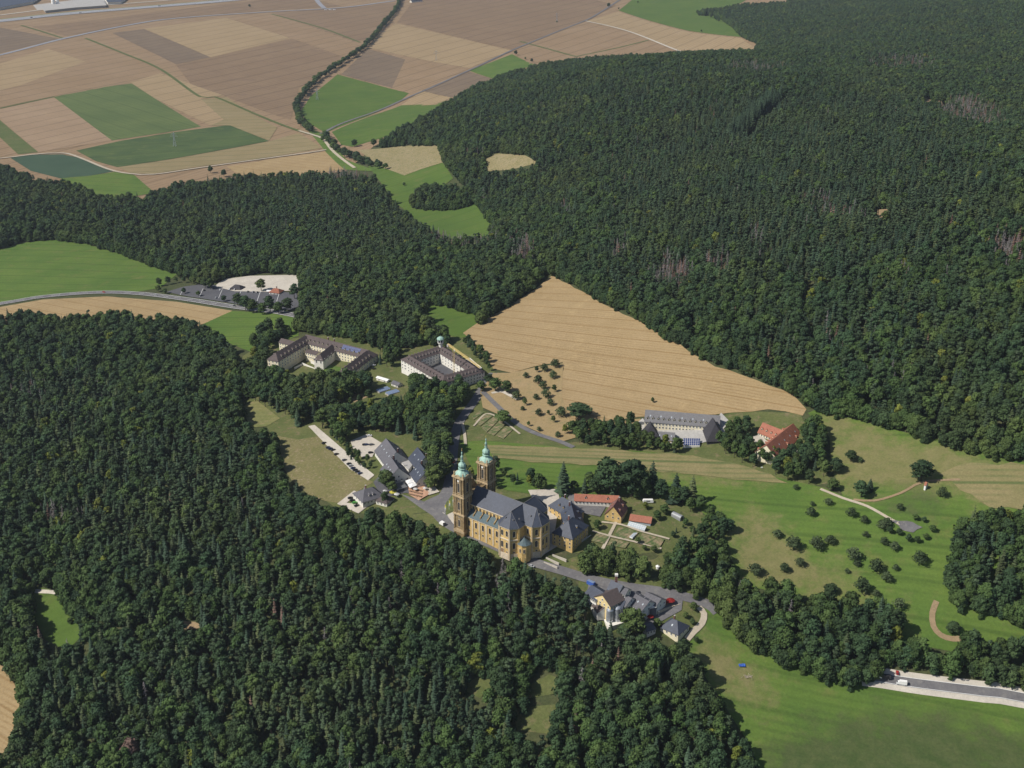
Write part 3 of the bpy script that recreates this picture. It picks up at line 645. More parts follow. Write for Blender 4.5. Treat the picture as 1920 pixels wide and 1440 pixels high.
def dormer_mesh(wall, roof, w=1.5, h=1.3, d=2.6, flat=False):
    k = ('dorm', wall.name, roof.name, w, h)
    if k in _cache: return _cache[k]
    mb = MB(); mb.box((0, d / 2, h / 2 - .3), (w, d, h + .6), 0, 0)
    o = .2
    for s in (-1, 1):
        mb.solid([(s * (w / 2 + o), -o, h - .05), (0, -o, h + .75), (0, d + .8, h + .75), (s * (w / 2 + o), d + .8, h - .05),
                  (s * (w / 2 + o), -o, h + .08), (0, -o, h + .9), (0, d + .8, h + .9), (s * (w / 2 + o), d + .8, h + .08)],
                 [(0, 1, 5, 4), (4, 5, 6, 7), (3, 7, 6, 2), (0, 4, 7, 3), (0, 3, 2, 1)], 1)
    mb.face([(-w / 2, -.005, h), (w / 2, -.005, h), (0, -.005, h + .75)], 0)
    mb.face([(-w * .36, -.02, .1), (w * .36, -.02, .1), (w * .36, -.02, h - .1), (-w * .36, -.02, h - .1)], 2)
    _cache[k] = mb.mesh('dormer', [wall, roof, GLASS]); return _cache[k]
def chimney_mesh(mat=None, h=2.2):
    mat = mat or TILE_MIX
    k = ('chim', mat.name, h)
    if k in _cache: return _cache[k]
    mb = MB(); mb.box((0, 0, 0), (.8, 1.1, h * 1.6), 0, 0); mb.box((0, 0, h * .8 + .1), (1.0, 1.3, .2), 0, 1)
    _cache[k] = mb.mesh('chimney', [mat, CONCR]); return _cache[k]
def skylight_mesh():
    if 'sky' in _cache: return _cache['sky']
    mb = MB(); mb.box((0, 0, 0), (1.0, 1.5, .16), 0, 0); mb.face([(-.4, -.65, .09), (.4, -.65, .09), (.4, .65, .09), (-.4, .65, .09)], 1)
    _cache['sky'] = mb.mesh('skylight', [STEELG, GHGLASS]); return _cache['sky']

def building(name, label, cat, px, group=None, dz=0.0):
    p = at(*px); return thing(name, label, cat, (p.x, p.y, p.z + dz), 0, group)
def wing(root, a, b, hr, he, w, wall, roof, hip=(0, 0), win=(0, 0), dorm=(0, 0), dfrac=.3, over=.5, chim=(), ws=(1.1, 1.5), gwin=True, wframe=None, world=None, dsz=(1.5, 1.3), lights=(0, 0)):
    """A roofed wing whose ridge is seen between two pixels of the photograph; heights above the root."""
    z0 = root.location.z; rl = Vector(root.location)
    if world: A, B = Vector(world[0]), Vector(world[1])
    else: A, B = Vector(R(*a, z0 + hr)), Vector(R(*b, z0 + hr))
    A.z = B.z = z0
    d = (B - A); L = d.length; d.normalize(); rz = math.atan2(d.y, d.x)
    x0, x1 = -hip[0], L + hip[1]; y = w / 2
    loc = A - rl
    # walls
    mb = MB(); lo = -5
    ring = [(x0, -y), (x1, -y), (x1, y), (x0, y)]
    sl_ = (hr - he) / y
    top = he - .12
    mb.face([(x0, -y, lo), (x1, -y, lo), (x1, -y, top), (x0, -y, top)])
    mb.face([(x1, y, lo), (x0, y, lo), (x0, y, top), (x1, y, top)])
    for xx, h, s in ((x0, hip[0], -1), (x1, hip[1], 1)):
        pts = [(xx, -y * s, lo), (xx, y * s, lo), (xx, y * s, top)] + ([] if h else [(xx, 0, hr - .12)]) + [(xx, -y * s, top)]
        mb.face(pts)
    mb.face([(x0, -y, top), (x1, -y, top), (x1, y, top), (x0, y, top)])
    mb.obj('wall', wall, root, loc, rz)
    # roof
    o = over; ez = he - o * sl_ * .7
    ye = y + o; xe0 = x0 - o; xe1 = x1 + o
    ra = 0 if hip[0] else xe0; rb = L if hip[1] else xe1
    V = [(xe0, -ye, ez), (xe1, -ye, ez), (xe1, ye, ez), (xe0, ye, ez), (ra, 0, hr), (rb, 0, hr)]
    T = [(0, 1, 5, 4), (2, 3, 4, 5)]
    loop = [0, 1] + ([] if hip[1] else [5]) + [2, 3] + ([] if hip[0] else [4])
    if hip[1]: T.append((1, 2, 5))
    if hip[0]: T.append((3, 0, 4))
    th = .28; V2 = V + [(p[0], p[1], p[2] - th) for p in V]
    fs = T + [tuple(6 + i for i in reversed(t)) for t in T]
    for i in range(len(loop)):
        p, q = loop[i], loop[(i + 1) % len(loop)]; fs.append((q, p, p + 6, q + 6))
    m2 = MB(); m2.solid(V2, fs); rf = m2.obj('roof', roof, root, loc, rz)
    c, s = math.cos(rz), math.sin(rz)
    def put(name, me, x, yy, z, r, par=root):
        return link(name, me, par, (loc.x + x * c - yy * s, loc.y + x * s + yy * c, loc.z + z), rz + r)
    n, fl = win
    if n and fl:
        wm = window_mesh(ws[0], ws[1], wframe)
        for sgn, r in ((-1, 0), (1, math.pi)):
            for i in range(n):
                for k in range(fl):
                    put('window', wm, x0 + (x1 - x0) * (i + .5) / n, sgn * (y + .06), he - 1.7 - 3.0 * k, r)
        if gwin:
            m = max(2, int(w / 4))
            for xx, r, h in ((x0 - .06, -math.pi / 2, hip[0]), (x1 + .06, math.pi / 2, hip[1])):
                for k in range(fl):
                    for i in range(m): put('window', wm, xx, w * ((i + .5) / m - .5), he - 1.7 - 3.0 * k, r)
                if not h and hr - he > 3: put('window', wm, xx, 0, he + 1.4, r)
    dm = None
    for side, cnt in ((-1, dorm[0]), (1, dorm[1])):
        if cnt:
            dm = dormer_mesh(wall, roof, *dsz)
            for i in range(cnt):
                z = he + (hr - he) * dfrac
                put('dormer', dm, L * (i + .5) / cnt, side * y * (1 - dfrac), z - .1, 0 if side < 0 else math.pi)
    for side, cnt in ((-1, lights[0]), (1, lights[1])):
        for i in range(cnt):
            f = .5; ob = put('skylight', skylight_mesh(), L * (i + .5) / cnt, side * y * (1 - f), he + (hr - he) * f + .12, 0)
            ob.rotation_euler = (math.atan(sl_) * (-side), 0, rz)
    for f in chim: put('chimney', chimney_mesh(), L * f, y * .18, hr + .3, 0)
    return dict(loc=loc, rz=rz, L=L, x0=x0, x1=x1, y=y, put=put, c=c, s=s)
def flat_block(root, pxs, h, wall, top, name=('wall', 'roof')):
    """Flat-roofed block whose roof corners are seen at pixels."""
    z0 = root.location.z; rl = Vector(root.location)
    pts = [Vector(R(*p, z0 + h)) - rl for p in pxs]
    a = sum((pts[i].x * pts[(i + 1) % len(pts)].y - pts[(i + 1) % len(pts)].x * pts[i].y) for i in range(len(pts)))
    if a < 0: pts.reverse()
    m = MB(); m.prism([(p.x, p.y) for p in pts], -4, h - .05); m.obj(name[0], wall, root)
    cx = sum(p.x for p in pts) / len(pts); cy = sum(p.y for p in pts) / len(pts)
    m = MB(); m.prism([(cx + (p.x - cx) * 1.04, cy + (p.y - cy) * 1.04) for p in pts], h - .05, h + .25); m.obj(name[1], top, root)
    return pts

# ------------------------------------------------------------------ the basilica
CU = Vector((0.7895, -0.6137)); CO = (-28.7 + 0.5, 823.0 - 1.0)
CRZ = math.atan2(CU.y, CU.x)
church = thing('basilica', 'sandstone baroque pilgrimage basilica with two green copper topped towers', 'church', (CO[0], CO[1], float(zt(*CO))), CRZ)
def cpart(name, mb, mats, par=None, loc=(0, 0, 0), rz=0): return mb.obj(name, mats, par or church, loc, rz)
def cwin(par, x, y, z, r, w, h, arch=True):
    return link('window', window_mesh(w, h, SANDST_L, arch), par, (x, y, z), r)
HN = 22.5
# body
m = MB(); m.prism([(2, -10), (38, -10), (38, 10), (2, 10)], -4, HN); cpart('nave_wall', m, SANDST)
for s in (-1, 1):
    ys = (-15.2, -9.9) if s < 0 else (9.9, 15.2)
    m = MB(); m.prism([(2.5, ys[0]), (37.5, ys[0]), (37.5, ys[1]), (2.5, ys[1])], -4, 14.2); cpart('aisle_wall', m, SANDST)
    y0, y1 = s * 15.9, s * 9.95
    m = MB(); m.solid([(2.2, y0, 14.0), (37.8, y0, 14.0), (37.8, y1, 18.2), (2.2, y1, 18.2), (2.2, y0, 14.4), (37.8, y0, 14.4), (37.8, y1, 18.6), (2.2, y1, 18.6)],
                      [(4, 5, 6, 7), (3, 2, 1, 0), (0, 1, 5, 4), (1, 2, 6, 5), (2, 3, 7, 6), (3, 0, 4, 7)]); cpart('aisle_roof', m, COPPER_D)
    r = 0 if s < 0 else math.pi
    for i in range(5):
        x = 7 + i * 6.6
        cwin(church, x, s * 15.26, 8.6, r, 1.9, 3.9); cwin(church, x, s * 15.26, 2.6, r, 1.4, 1.7, False)
        cwin(church, x, s * 10.06, 19.3, r, 1.7, 1.9)
        m = MB(); m.box((x + 3.3, s * 15.35, 6), (1.1, .5, 20.0 - 4)); m.box((x + 3.3, s * 15.4, 14.1), (1.5, .7, .6)); cpart('pilaster', m, SANDST_L)
        m = MB(); k = x + 3.3
        m.solid([(k - .45, s * 14.8, 14.0), (k + .45, s * 14.8, 14.0), (k + .45, s * 10, 14.0), (k - .45, s * 10, 14.0),
                 (k - .45, s * 14.4, 16.6), (k + .45, s * 14.4, 16.6), (k + .45, s * 10, 21.2), (k - .45, s * 10, 21.2), (k - .45, s * 12, 18.0), (k + .45, s * 12, 18.0)],
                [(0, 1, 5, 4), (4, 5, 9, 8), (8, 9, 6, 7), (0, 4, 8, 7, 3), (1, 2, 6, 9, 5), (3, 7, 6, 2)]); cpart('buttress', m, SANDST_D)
    m = MB(); m.box((20, s * 15.5, 13.9), (35.6, .8, .7)); cpart('cornice', m, SANDST_L)
    m = MB(); m.box((20, s * 10.3, HN - .2), (36, .9, .8)); cpart('cornice', m, SANDST_L)
OCT = lambda k: [(37 - k, -17 - k * .4), (41.5 - k * .4, -22 - k), (50.5 + k * .4, -22 - k), (55 + k, -17 - k * .4), (55 + k, 17 + k * .4), (50.5 + k * .4, 22 + k), (41.5 - k * .4, 22 + k), (37 - k, 17 + k * .4)]
CHO = lambda k: [(54, -9.5 - k), (61.5 + k * .4, -9.5 - k), (66 + k, -4.6 - k * .4), (66 + k, 4.6 + k * .4), (61.5 + k * .4, 9.5 + k), (54, 9.5 + k)]
for nm, fn in (('transept', OCT), ('choir', CHO)):
    m = MB(); m.prism(fn(0), -4, HN); cpart(nm + '_wall', m, SANDST)
    for k_, za_, zb_, nm_ in ((.55, HN - .7, HN + .05, 'cornice'), (.4, 12.4, 13.3, 'cornice'), (.3, -4, 1.2, 'plinth')):
        m = MB(); m.prism(fn(k_), za_, zb_); cpart(nm_, m, SANDST_L)
    P8 = fn(0)
    for i in range(len(P8)):
        (xa, ya), (xb, yb) = P8[i], P8[(i + 1) % len(P8)]
        L = math.hypot(xb - xa, yb - ya)
        if nm == 'choir' and i == 5: continue
        if nm == 'transept' and L > 20: continue
        a = math.atan2(yb - ya, xb - xa); nx, ny = math.sin(a), -math.cos(a)
        for q in ((.5,) if L < 8 else (.26, .74)):
            x, y = xa + (xb - xa) * q + nx * .07, ya + (yb - ya) * q + ny * .07
            cwin(church, x, y, 17.2, a, 1.9, 3.6); cwin(church, x, y, 7.6, a, 1.9, 4.0); cwin(church, x, y, 2.4, a, 1.3, 1.1, False)
        m = MB()
        for q in (0.0, 1.0):
            m.box((xa + (xb - xa) * q, ya + (yb - ya) * q, 10), (1.3, 1.3, 25), a)
        cpart('pilaster', m, SANDST_L if i % 2 else SANDST)
for s in (-1, 1):
    for x in (39.0, 53.0):
        pass
link('door', door_mesh(2.6, 4.4), church, (44.0, -22.15, 0), 0)
def hip_solid(outline, ridge, ze, zr, faces, mat, name):
    n = len(outline); V = [(x, y, ze) for x, y in outline] + [(x, y, zr) for x, y in ridge]
    m = MB(); m.solid(V, faces + [tuple(range(n - 1, -1, -1))]); return cpart(name, m, mat)
o8 = OCT(.8)
hip_solid(o8, [(46, -14.2), (46, 14.2)], HN + .1, 32.2, [(0, 1, 8), (1, 2, 8), (2, 3, 8), (3, 4, 9, 8), (4, 5, 9), (5, 6, 9), (6, 7, 9), (7, 0, 8, 9)], SLATE, 'transept_roof')
on = [(2, -10.9), (61.9, -10.4), (66.9, -5), (66.9, 5), (61.9, 10.4), (2, 10.9)]
hip_solid(on, [(2, 0), (58.5, 0)], HN + .12, 32.6, [(0, 1, 7, 6), (1, 2, 7), (2, 3, 7), (3, 4, 7), (4, 5, 6, 7), (5, 0, 6)], SLATE, 'nave_roof')
m = MB(); m.bar((2, 0, 32.65), (58.5, 0, 32.65), .22); m.bar((46, -14.2, 32.25), (46, 14.2, 32.25), .22)
for p in o8[:4]: m.bar((p[0], p[1], HN + .15), (46, -14.2, 32.25), .16)
for p in o8[4:]: m.bar((p[0], p[1], HN + .15), (46, 14.2, 32.25), .16)
for p in on[1:5]: m.bar((p[0], p[1], HN + .15), (58.5, 0, 32.65), .16)
cpart('ridge_capping', m, SLATE_L)
for x, y, z in ((52.5, -13, 27.4), (44, -18.3, 28), (57, -5.4, 28.0), (62, -1.5, 29.3), (50, -17, 27.4)):
    m = MB(); m.box((0, 0, 0), (.7, .7, 1.0)); m.box((0, 0, .6), (.9, .9, .2)); cpart('roof_hatch', m, SLATE_L, None, (x, y, z))
# west front between the towers
m = MB(); m.prism([(-5, -9.2), (2.6, -9.2), (2.6, 9.2), (-5, 9.2)], -4, 29); m.prism([(-6, -6), (-4.9, -6), (-4.9, 6), (-6, 6)], -4, 28)
m.solid([(-5, -7, 29), (-3.4, -7, 29), (-3.4, 7, 29), (-5, 7, 29), (-5, -2.6, 36), (-3.4, -2.6, 36), (-3.4, 2.6, 36), (-5, 2.6, 36)], [(0, 1, 5, 4), (1, 2, 6, 5), (2, 3, 7, 6), (3, 0, 4, 7), (4, 5, 6, 7)])
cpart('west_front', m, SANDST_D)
for y in (-5.5, -2, 2, 5.5):
    m = MB(); m.lathe([(.35, 0), (.5, .3), (.3, 1.2), (.42, 1.7), (.16, 2.0), (.26, 2.35), (0.02, 2.65)], 6); cpart('statue', m, SANDST_L, None, (-4.2, y, 30.6 if abs(y) > 4 else 36))
for y, z, h in ((0, 20, 5), (-3.8, 20, 4), (3.8, 20, 4), (-3.8, 8, 4), (3.8, 8, 4)):
    cwin(church, -6.1, y, z, -math.pi / 2, 1.8, h)
link('door', door_mesh(3.2, 5.5), church, (-6.1, 0, 0), -math.pi / 2)
for y in (-6, -2.4, 2.4, 6):
    m = MB(); m.lathe([(.75, 0), (.75, 1.2), (.55, 1.4), (.5, 26), (.75, 26.8), (.75, 27.6)], 10); cpart('column', m, SANDST_L, None, (-6.2, y, 0))
# towers
def tower(ty):
    m = MB(); m.prism([(-5, -5), (5, -5), (5, 5), (-5, 5)], -5, 46.6)
    for sx in (-1, 1):
        for sy in (-1, 1): m.box((sx * 4.75, sy * 4.75, 22), (1.5, 1.5, 52), 0)
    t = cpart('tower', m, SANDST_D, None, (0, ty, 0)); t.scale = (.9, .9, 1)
    for z, k, hh in ((1.0, .55, 2), (15.4, .9, 1.0), (30.6, .95, 1.1), (46.4, 1.0, 1.1)):
        m = MB(); q = 5.2 + k; m.box((0, 0, z), (2 * q, 2 * q, hh)); m.box((0, 0, z + hh * .5), (2 * q - .7, 2 * q - .7, hh)); cpart('cornice', m, SANDST_M, t)
    for k in range(4):
        a = k * math.pi / 2; nx, ny = math.sin(a), -math.cos(a); tx, ty_ = math.cos(a), math.sin(a)
        for z, w_, h in ((37.4, 2.3, 6.6), (22, 2.0, 5.6), (7.5, 1.9, 5.0)):
            cwin(t, nx * 5.07, ny * 5.07, z, a, w_, h)
        cwin(t, nx * 5.07, ny * 5.07, 28.2, a, 1.3, 1.0); cwin(t, nx * 5.07, ny * 5.07, 13.0, a, 1.2, .8)
        m = MB()
        for q in (-2.5, 2.5):
            m.lathe([(.62, 31.2), (.5, 32.2), (.44, 43.2), (.66, 44), (.66, 46)], 8, (nx * 5.5 + tx * q, ny * 5.5 + ty_ * q, 0))
            m.lathe([(.62, 16), (.5, 17), (.46, 29), (.66, 30)], 8, (nx * 5.4 + tx * q, ny * 5.4 + ty_ * q, 0))
        cpart('column', m, SANDST_M, t)
        m = MB(); pts = [(q, 46.6 + 2.0 * math.sin(math.pi * (q + 4) / 8)) for q in np.linspace(-4, 4, 9)]
        for (q0, z0), (q1, z1) in zip(pts[:-1], pts[1:]):
            m.bar((nx * 5.9 + tx * q0, ny * 5.9 + ty_ * q0, z0), (nx * 5.9 + tx * q1, ny * 5.9 + ty_ * q1, z1), .42)
        m.solid([(nx * 5.6 + tx * q, ny * 5.6 + ty_ * q, z) for q, z in pts], [tuple(range(9))])
        cpart('pediment', m, SANDST_M, t)
        m = MB()
        for q in np.linspace(-4.6, 4.6, 8): m.box((nx * 5.6 + tx * q, ny * 5.6 + ty_ * q, 32.0), (.3, .3, 1.2))
        m.box((nx * 5.6, ny * 5.6, 32.7), (10.6 if abs(nx) < .5 else .4, .4 if abs(nx) < .5 else 10.6, .25)); cpart('balustrade', m, SANDST_M, t)
    for sx in (-1, 1):
        for sy in (-1, 1):
            m = MB(); m.lathe([(.7, 47.4), (.7, 48.2), (.35, 48.5), (.62, 49.4), (.5, 50.2), (.2, 50.5), (.25, 51.0), (.02, 51.4)], 7, (sx * 4.7, sy * 4.7, 0)); cpart('urn', m, SANDST_M, t)
            m = MB(); m.lathe([(.42, 31.2), (.42, 32.8), (.25, 33), (.42, 33.8), (.12, 34.4), (.02, 35)], 6, (sx * 5.5, sy * 5.5, 0)); cpart('urn', m, SANDST_M, t)
    m = MB(); m.lathe([(6.1, 46.9), (6.2, 47.4), (6.0, 48.2), (5.3, 49.3), (4.1, 50.1), (3.1, 50.8), (2.6, 51.8), (2.6, 52.2), (3.4, 52.4), (3.4, 52.8), (2.4, 52.9)], 8, rot=math.pi / 8); cpart('dome', m, COPPER, t)
    m = MB(); m.lathe([(2.2, 52.8), (2.2, 53.5)], 8, rot=math.pi / 8); cpart('shadow_band', m, SLATE_B, t)  # black colour paints the shadow band below the bulb
    m = MB(); m.lathe([(2.5, 53.4), (2.9, 53.8), (3.3, 54.6), (3.3, 55.4), (2.8, 56.4), (1.7, 57.3), (.95, 58.2), (.8, 58.7), (1.4, 58.8), (1.4, 59.1), (.7, 59.2)], 8, rot=math.pi / 8); cpart('bulb', m, COPPER, t)
    m = MB(); m.lathe([(.75, 59.0), (.75, 61.6), (1.15, 61.8), (1.0, 62.3), (.5, 63.2), (.42, 64.2), (.75, 64.8), (.5, 65.4), (.12, 66.2), (.08, 67.2)], 8)
    for k in range(8):
        a = k * math.pi / 4; m.bar((.85 * math.cos(a), .85 * math.sin(a), 59.1), (.85 * math.cos(a), .85 * math.sin(a), 61.7), .12)
    cpart('lantern', m, COPPER, t)
    m = MB(); m.box((0, 0, 68.0), (.14, .14, 2.2)); m.box((0, 0, 68.3), (.14, 1.2, .14)); m.lathe([(.02, 66.7), (.3, 66.9), (.3, 67.1), (.02, 67.3)], 6); cpart('cross', m, CRANE_Y, t)
    m = MB(); m.lathe([(.02, 0), (.9, 0), (.9, .12), (.02, .12)], 14); c = cpart('clock_face', m, WHITE, t, (-5.25, 0, 42.8) if False else (0, -5.35, 43.6)); c.rotation_euler = (math.pi / 2, 0, 0)
tower(-14.1); tower(14.1)
# round sacristy in the angle between transept and choir
m = MB(); m.lathe([(5.0, -4), (5.0, 9.2), (5.4, 9.3), (5.4, 9.9), (4.8, 10)], 10, (57.6, -13.6, 0)); cpart('sacristy_wall', m, SANDST)
m = MB(); m.lathe([(5.6, 9.9), (3.2, 11.6), (.9, 13.8), (.4, 14.5), (.05, 15.0)], 10, (57.6, -13.6, 0)); cpart('sacristy_roof', m, COPPER_D)
for k in (6, 7, 8):
    a = math.pi / 10 + k * math.pi / 5 ; cwin(church, 57.6 + 4.87 * math.cos(a), -13.6 + 4.87 * math.sin(a), 5, a + math.pi / 2, 1.2, 2.6)

# ------------------------------------------------------------------ the other buildings
b = building('provost_house', 'yellow sandstone monastery house with steep dark slate roofs behind the basilica', 'house', (1066, 1015))
e0, e1 = Vector(R(1038, 996.6, b.location.z + 10)), Vector(R(1071, 1012, b.location.z + 10)); mid = (e0 + e1) / 2
nd = Vector((.54, .84, 0)).normalized(); wdt = (e1 - e0).length
WK = dict(wall=SANDST, roof=SLATE)
wing(b, 0, 0, 18.5, 10, wdt, hip=(8.5, 8.5), win=(6, 3), world=(mid + nd * 8.5, mid + nd * 15), wframe=SANDST_L, dorm=(1, 1), chim=(.5,), **WK)
wing(b, (1077.5, 969), (1070.5, 943), 18.2, 10, 15, hip=(0, 0), win=(7, 3), wframe=SANDST_L, dorm=(2, 2), chim=(.9,), **WK)
wing(b, (1054, 931), (1070, 940), 18, 10, 15, hip=(7, 7), win=(5, 3), wframe=SANDST_L, dorm=(2, 1), chim=(.2,), **WK)

b = building('long_barn', 'long low barn with light red tiled roof behind the provost house', 'barn', (1120, 938))
wing(b, (1078, 925.5), (1160, 929), 7.5, 4, 9, PLASTER_W, TILE_RED2, win=(12, 1), dorm=(2, 0), gwin=True)
b = building('gable_house', 'steep red tiled gable house of yellow sandstone at the garden corner', 'house', (1150, 970))
wing(b, (1162, 931), (1150, 949), 13, 5, 13, SANDST, TILE_MIX, win=(5, 1), dorm=(2, 2), chim=(.3,), lights=(2, 2), wframe=SANDST_L)
b = building('greenhouse', 'greenhouse with glazed front and red tiled roof in the garden', 'greenhouse', (1195, 990))
wing(b, (1183, 963.5), (1222, 969), 6, 3.2, 9, GHGLASS, TILE_RED2, win=(0, 0))
z0 = b.location.z
m = MB(); rl = Vector(b.location)
c0, c1 = Vector(R(1180, 978, z0 + 3)) - rl, Vector(R(1212, 987, z0 + 3)) - rl
dn = Vector((c1 - c0)).normalized(); dp = Vector((dn.y, -dn.x, 0))
if dp.y > 0: dp = -dp
for k in range(9):
    p = c0 + (c1 - c0) * k / 8; m.bar(p + Vector((0, 0, .2)), p + dp * 3.2 + Vector((0, 0, -1.7)), .1); m.bar(p + dp * 3.2 + Vector((0, 0, -1.7)), p + dp * 3.2 + Vector((0, 0, -3.5)), .1)
for f in (0, .5, 1): m.bar(c0 + dp * 3.2 * f + Vector((0, 0, .2 - 1.9 * f)), c1 + dp * 3.2 * f + Vector((0, 0, .2 - 1.9 * f)), .1)
m.obj('frame', WHITE, b)
for k in range(8):
    p, q = c0 + (c1 - c0) * k / 8, c0 + (c1 - c0) * (k + 1) / 8; m = MB()
    m.face([p + Vector((0, 0, .15)), p + dp * 3.2 + Vector((0, 0, -1.75)), q + dp * 3.2 + Vector((0, 0, -1.75)), q + Vector((0, 0, .15))])
    m.face([p + dp * 3.2 + Vector((0, 0, -1.75)), p + dp * 3.2 + Vector((0, 0, -3.4)), q + dp * 3.2 + Vector((0, 0, -3.4)), q + dp * 3.2 + Vector((0, 0, -1.75))]); m.obj('pane', GHGLASS, b)
b = building('garden_shed', 'grey barrel roofed shed standing alone in the garden', 'shed', (1268, 968))
m = MB(); p0, p1 = Vector(R(1262, 962, b.location.z + 2)), Vector(R(1279, 970, b.location.z + 2)); d = p1 - p0; L = d.length; rz = math.atan2(d.y, d.x)
prof = [(math.cos(a) * 2.2, math.sin(a) * 1.8 + 1.6) for a in np.linspace(0, math.pi, 8)]
m.solid([(x, y, z) for x in (0, L) for y, z in [(2.2, -1)] + prof + [(-2.2, -1)]], [(i, i + 1, i + 11, i + 10) for i in range(9)] + [tuple(range(9, -1, -1)), tuple(range(10, 20))])
m.obj('shell', STEELG, b, p0 - Vector((0, 0, 2)) - Vector(b.location), rz)
m = MB(); m.box((L + .05, 0, .9), (.1, 1.5, 1.9)); m.obj('door', SLATE_B, b, p0 - Vector((0, 0, 2)) - Vector(b.location), rz)

# hotel
b = building('slate_hotel', 'large dark slate hotel with two long offset gable roofs beside the car park', 'hotel', (735, 885))
wing(b, (724, 822), (743, 847), 14, 4.5, 21, PLASTER_W, SLATE_G, win=(7, 1), dorm=(0, 0), lights=(4, 4), chim=(.95,))
wing(b, (733.5, 857), (747, 877), 14, 4.5, 19, PLASTER_W, SLATE_G, win=(6, 1), lights=(4, 3), chim=(.1,))
b = building('guest_house', 'blue grey slate guest house with two offset gables next to the church road', 'hotel', (790, 900))
wing(b, (783, 838.5), (797, 856), 13, 4.5, 17, PLASTER_W, SLATE, win=(5, 1), lights=(2, 2), chim=(.95,))
wing(b, (786.5, 867), (799, 883.5), 13, 4.5, 17, PLASTER_W, SLATE, win=(5, 1), lights=(3, 2), chim=(.1,))
flat_block(b, [(753, 868), (770, 862), (776, 868), (766, 881)], 3.5, PLASTER_W, CONCR, ('annex_wall', 'annex_roof'))
b = building('marquee', 'white double marquee on the hotel terrace', 'marquee', (771, 906))
z0 = b.location.z; rl = Vector(b.location)
q0, q1, q2 = Vector(R(760, 901, z0 + 3)), Vector(R(773, 896, z0 + 3)), Vector(R(782, 910, z0 + 3))
ux, uy = (q1 - q0), (q2 - q1)
for k in range(2):
    m = MB(); o = q0 + uy * (.02 + .5 * k) - rl; A, B, C_, D = o, o + ux, o + ux + uy * .46, o + uy * .46; mid = (A + C_) / 2 + Vector((0, 0, 1.0))
    for p, q in ((A, B), (B, C_), (C_, D), (D, A)): m.face([p, q, mid]); m.face([p, p - Vector((0, 0, .4)), q - Vector((0, 0, .4)), q])
    m.obj('canopy', CLOTH_W, b)
    for p in (A, B, C_, D): m = MB(); m.bar(p - Vector((0, 0, 4)), p, .08); m.obj('pole', STEEL, b)
b = building('pergola', 'grey slatted pergola beside the white marquee', 'pergola', (748, 912))
z0 = b.location.z; rl = Vector(b.location)
q0, q1, q2 = Vector(R(735, 905, z0 + 3)) - rl, Vector(R(753, 900, z0 + 3)) - rl, Vector(R(763, 913, z0 + 3)) - rl
for k in range(14):
    m = MB(); o = q0 + (q1 - q0) * k / 13; m.bar(o, o + (q2 - q1), .16); m.obj('slat', STEELG, b)
m = MB(); m.bar(q0, q1, .2); m.bar(q0 + q2 - q1, q2, .2); m.obj('beam', STEELG, b)
for p in (q0, q1, q2, q0 + q2 - q1): m = MB(); m.bar(p - Vector((0, 0, 4)), p, .12); m.obj('post', STEELG, b)
b = building('gatehouse', 'grey hip roofed house with pale walls at the end of the gravel parking strip', 'house', (690, 938))
wing(b, (683, 917), (697, 913), 10, 4.2, 18, PLASTER_W, SLATE_G, hip=(6, 6), win=(6, 1), dorm=(2, 1), chim=(.3,))
b = building('kiosk', 'small brown pyramid roofed pavilion beside the yellow parasol', 'kiosk', (722, 945))
wing(b, (721, 928), (723, 928.6), 6.5, 3, 10.5, PLASTER_W, TILE_BR, hip=(4.6, 4.6), win=(3, 1))

# convent with the white chapel wing
b = building('convent', 'brown roofed convent with cream walls and three wings round a garden', 'convent', (612, 690))
K = dict(wall=PLASTER, roof=TILE_BR)
wing(b, (574, 627), (690, 656), 17, 11, 14, hip=(0, 7), win=(24, 3), dorm=(14, 14), dfrac=.25, chim=(.35, .45), **K)
wing(b, (572, 629), (517, 661), 17, 11, 13, hip=(6, 6), win=(14, 3), dorm=(8, 8), dfrac=.25, **K)
wing(b, (688, 657), (645, 689), 17, 11, 13, hip=(6, 6), win=(11, 3), dorm=(7, 7), dfrac=.25, **K)
ch = wing(b, (622, 646), (600, 663), 15.5, 10.5, 10, hip=(0, 4), win=(4, 1), ws=(1.2, 4), **dict(K, wall=PLASTER_W))
wing(b, (577, 655), (597, 660), 8.5, 7, 8, hip=(0, 0), win=(5, 2), **K)
wing(b, (528, 634), (552, 640), 10, 7, 9, hip=(0, 0), win=(5, 2), **K)
# solar panels on the main roof
A, B = Vector(R(640, 650, b.location.z + 14)), Vector(R(672, 658, b.location.z + 14))
w1 = Vector(R(574, 627, b.location.z + 17)); w2 = Vector(R(690, 656, b.location.z + 17)); d = (w2 - w1).normalized(); nn = Vector((d.y, -d.x, 0)); sl_ = 6 / 7
for i in range(12):
    for j in range(2):
        m = MB(); o = w1 + d * ((w2 - w1).length * .62 + i * 1.9) + nn * (1.0 + j * 2.0); zz = lambda k: -sl_ * k + .35
        pts = [o, o + d * 1.75, o + d * 1.75 + nn * 1.8, o + nn * 1.8]; kk = (1.0 + 2 * j, 1.0 + 2 * j, 2.8 + 2 * j, 2.8 + 2 * j)
        tp = [Vector((p.x, p.y, w1.z + zz(k))) - Vector(b.location) for p, k in zip(pts, kk)]
        m.solid(tp + [p - Vector((0, 0, .12)) for p in tp], [(3, 2, 1, 0), (4, 5, 6, 7), (0, 1, 5, 4), (1, 2, 6, 5), (2, 3, 7, 6), (3, 0, 4, 7)]); m.obj('solar_panel', SOLAR, b)
tw = thing('garden_wall', 'white terrace walls stepping down before the convent chapel', 'wall', at(595, 690)); rl = Vector(tw.location)
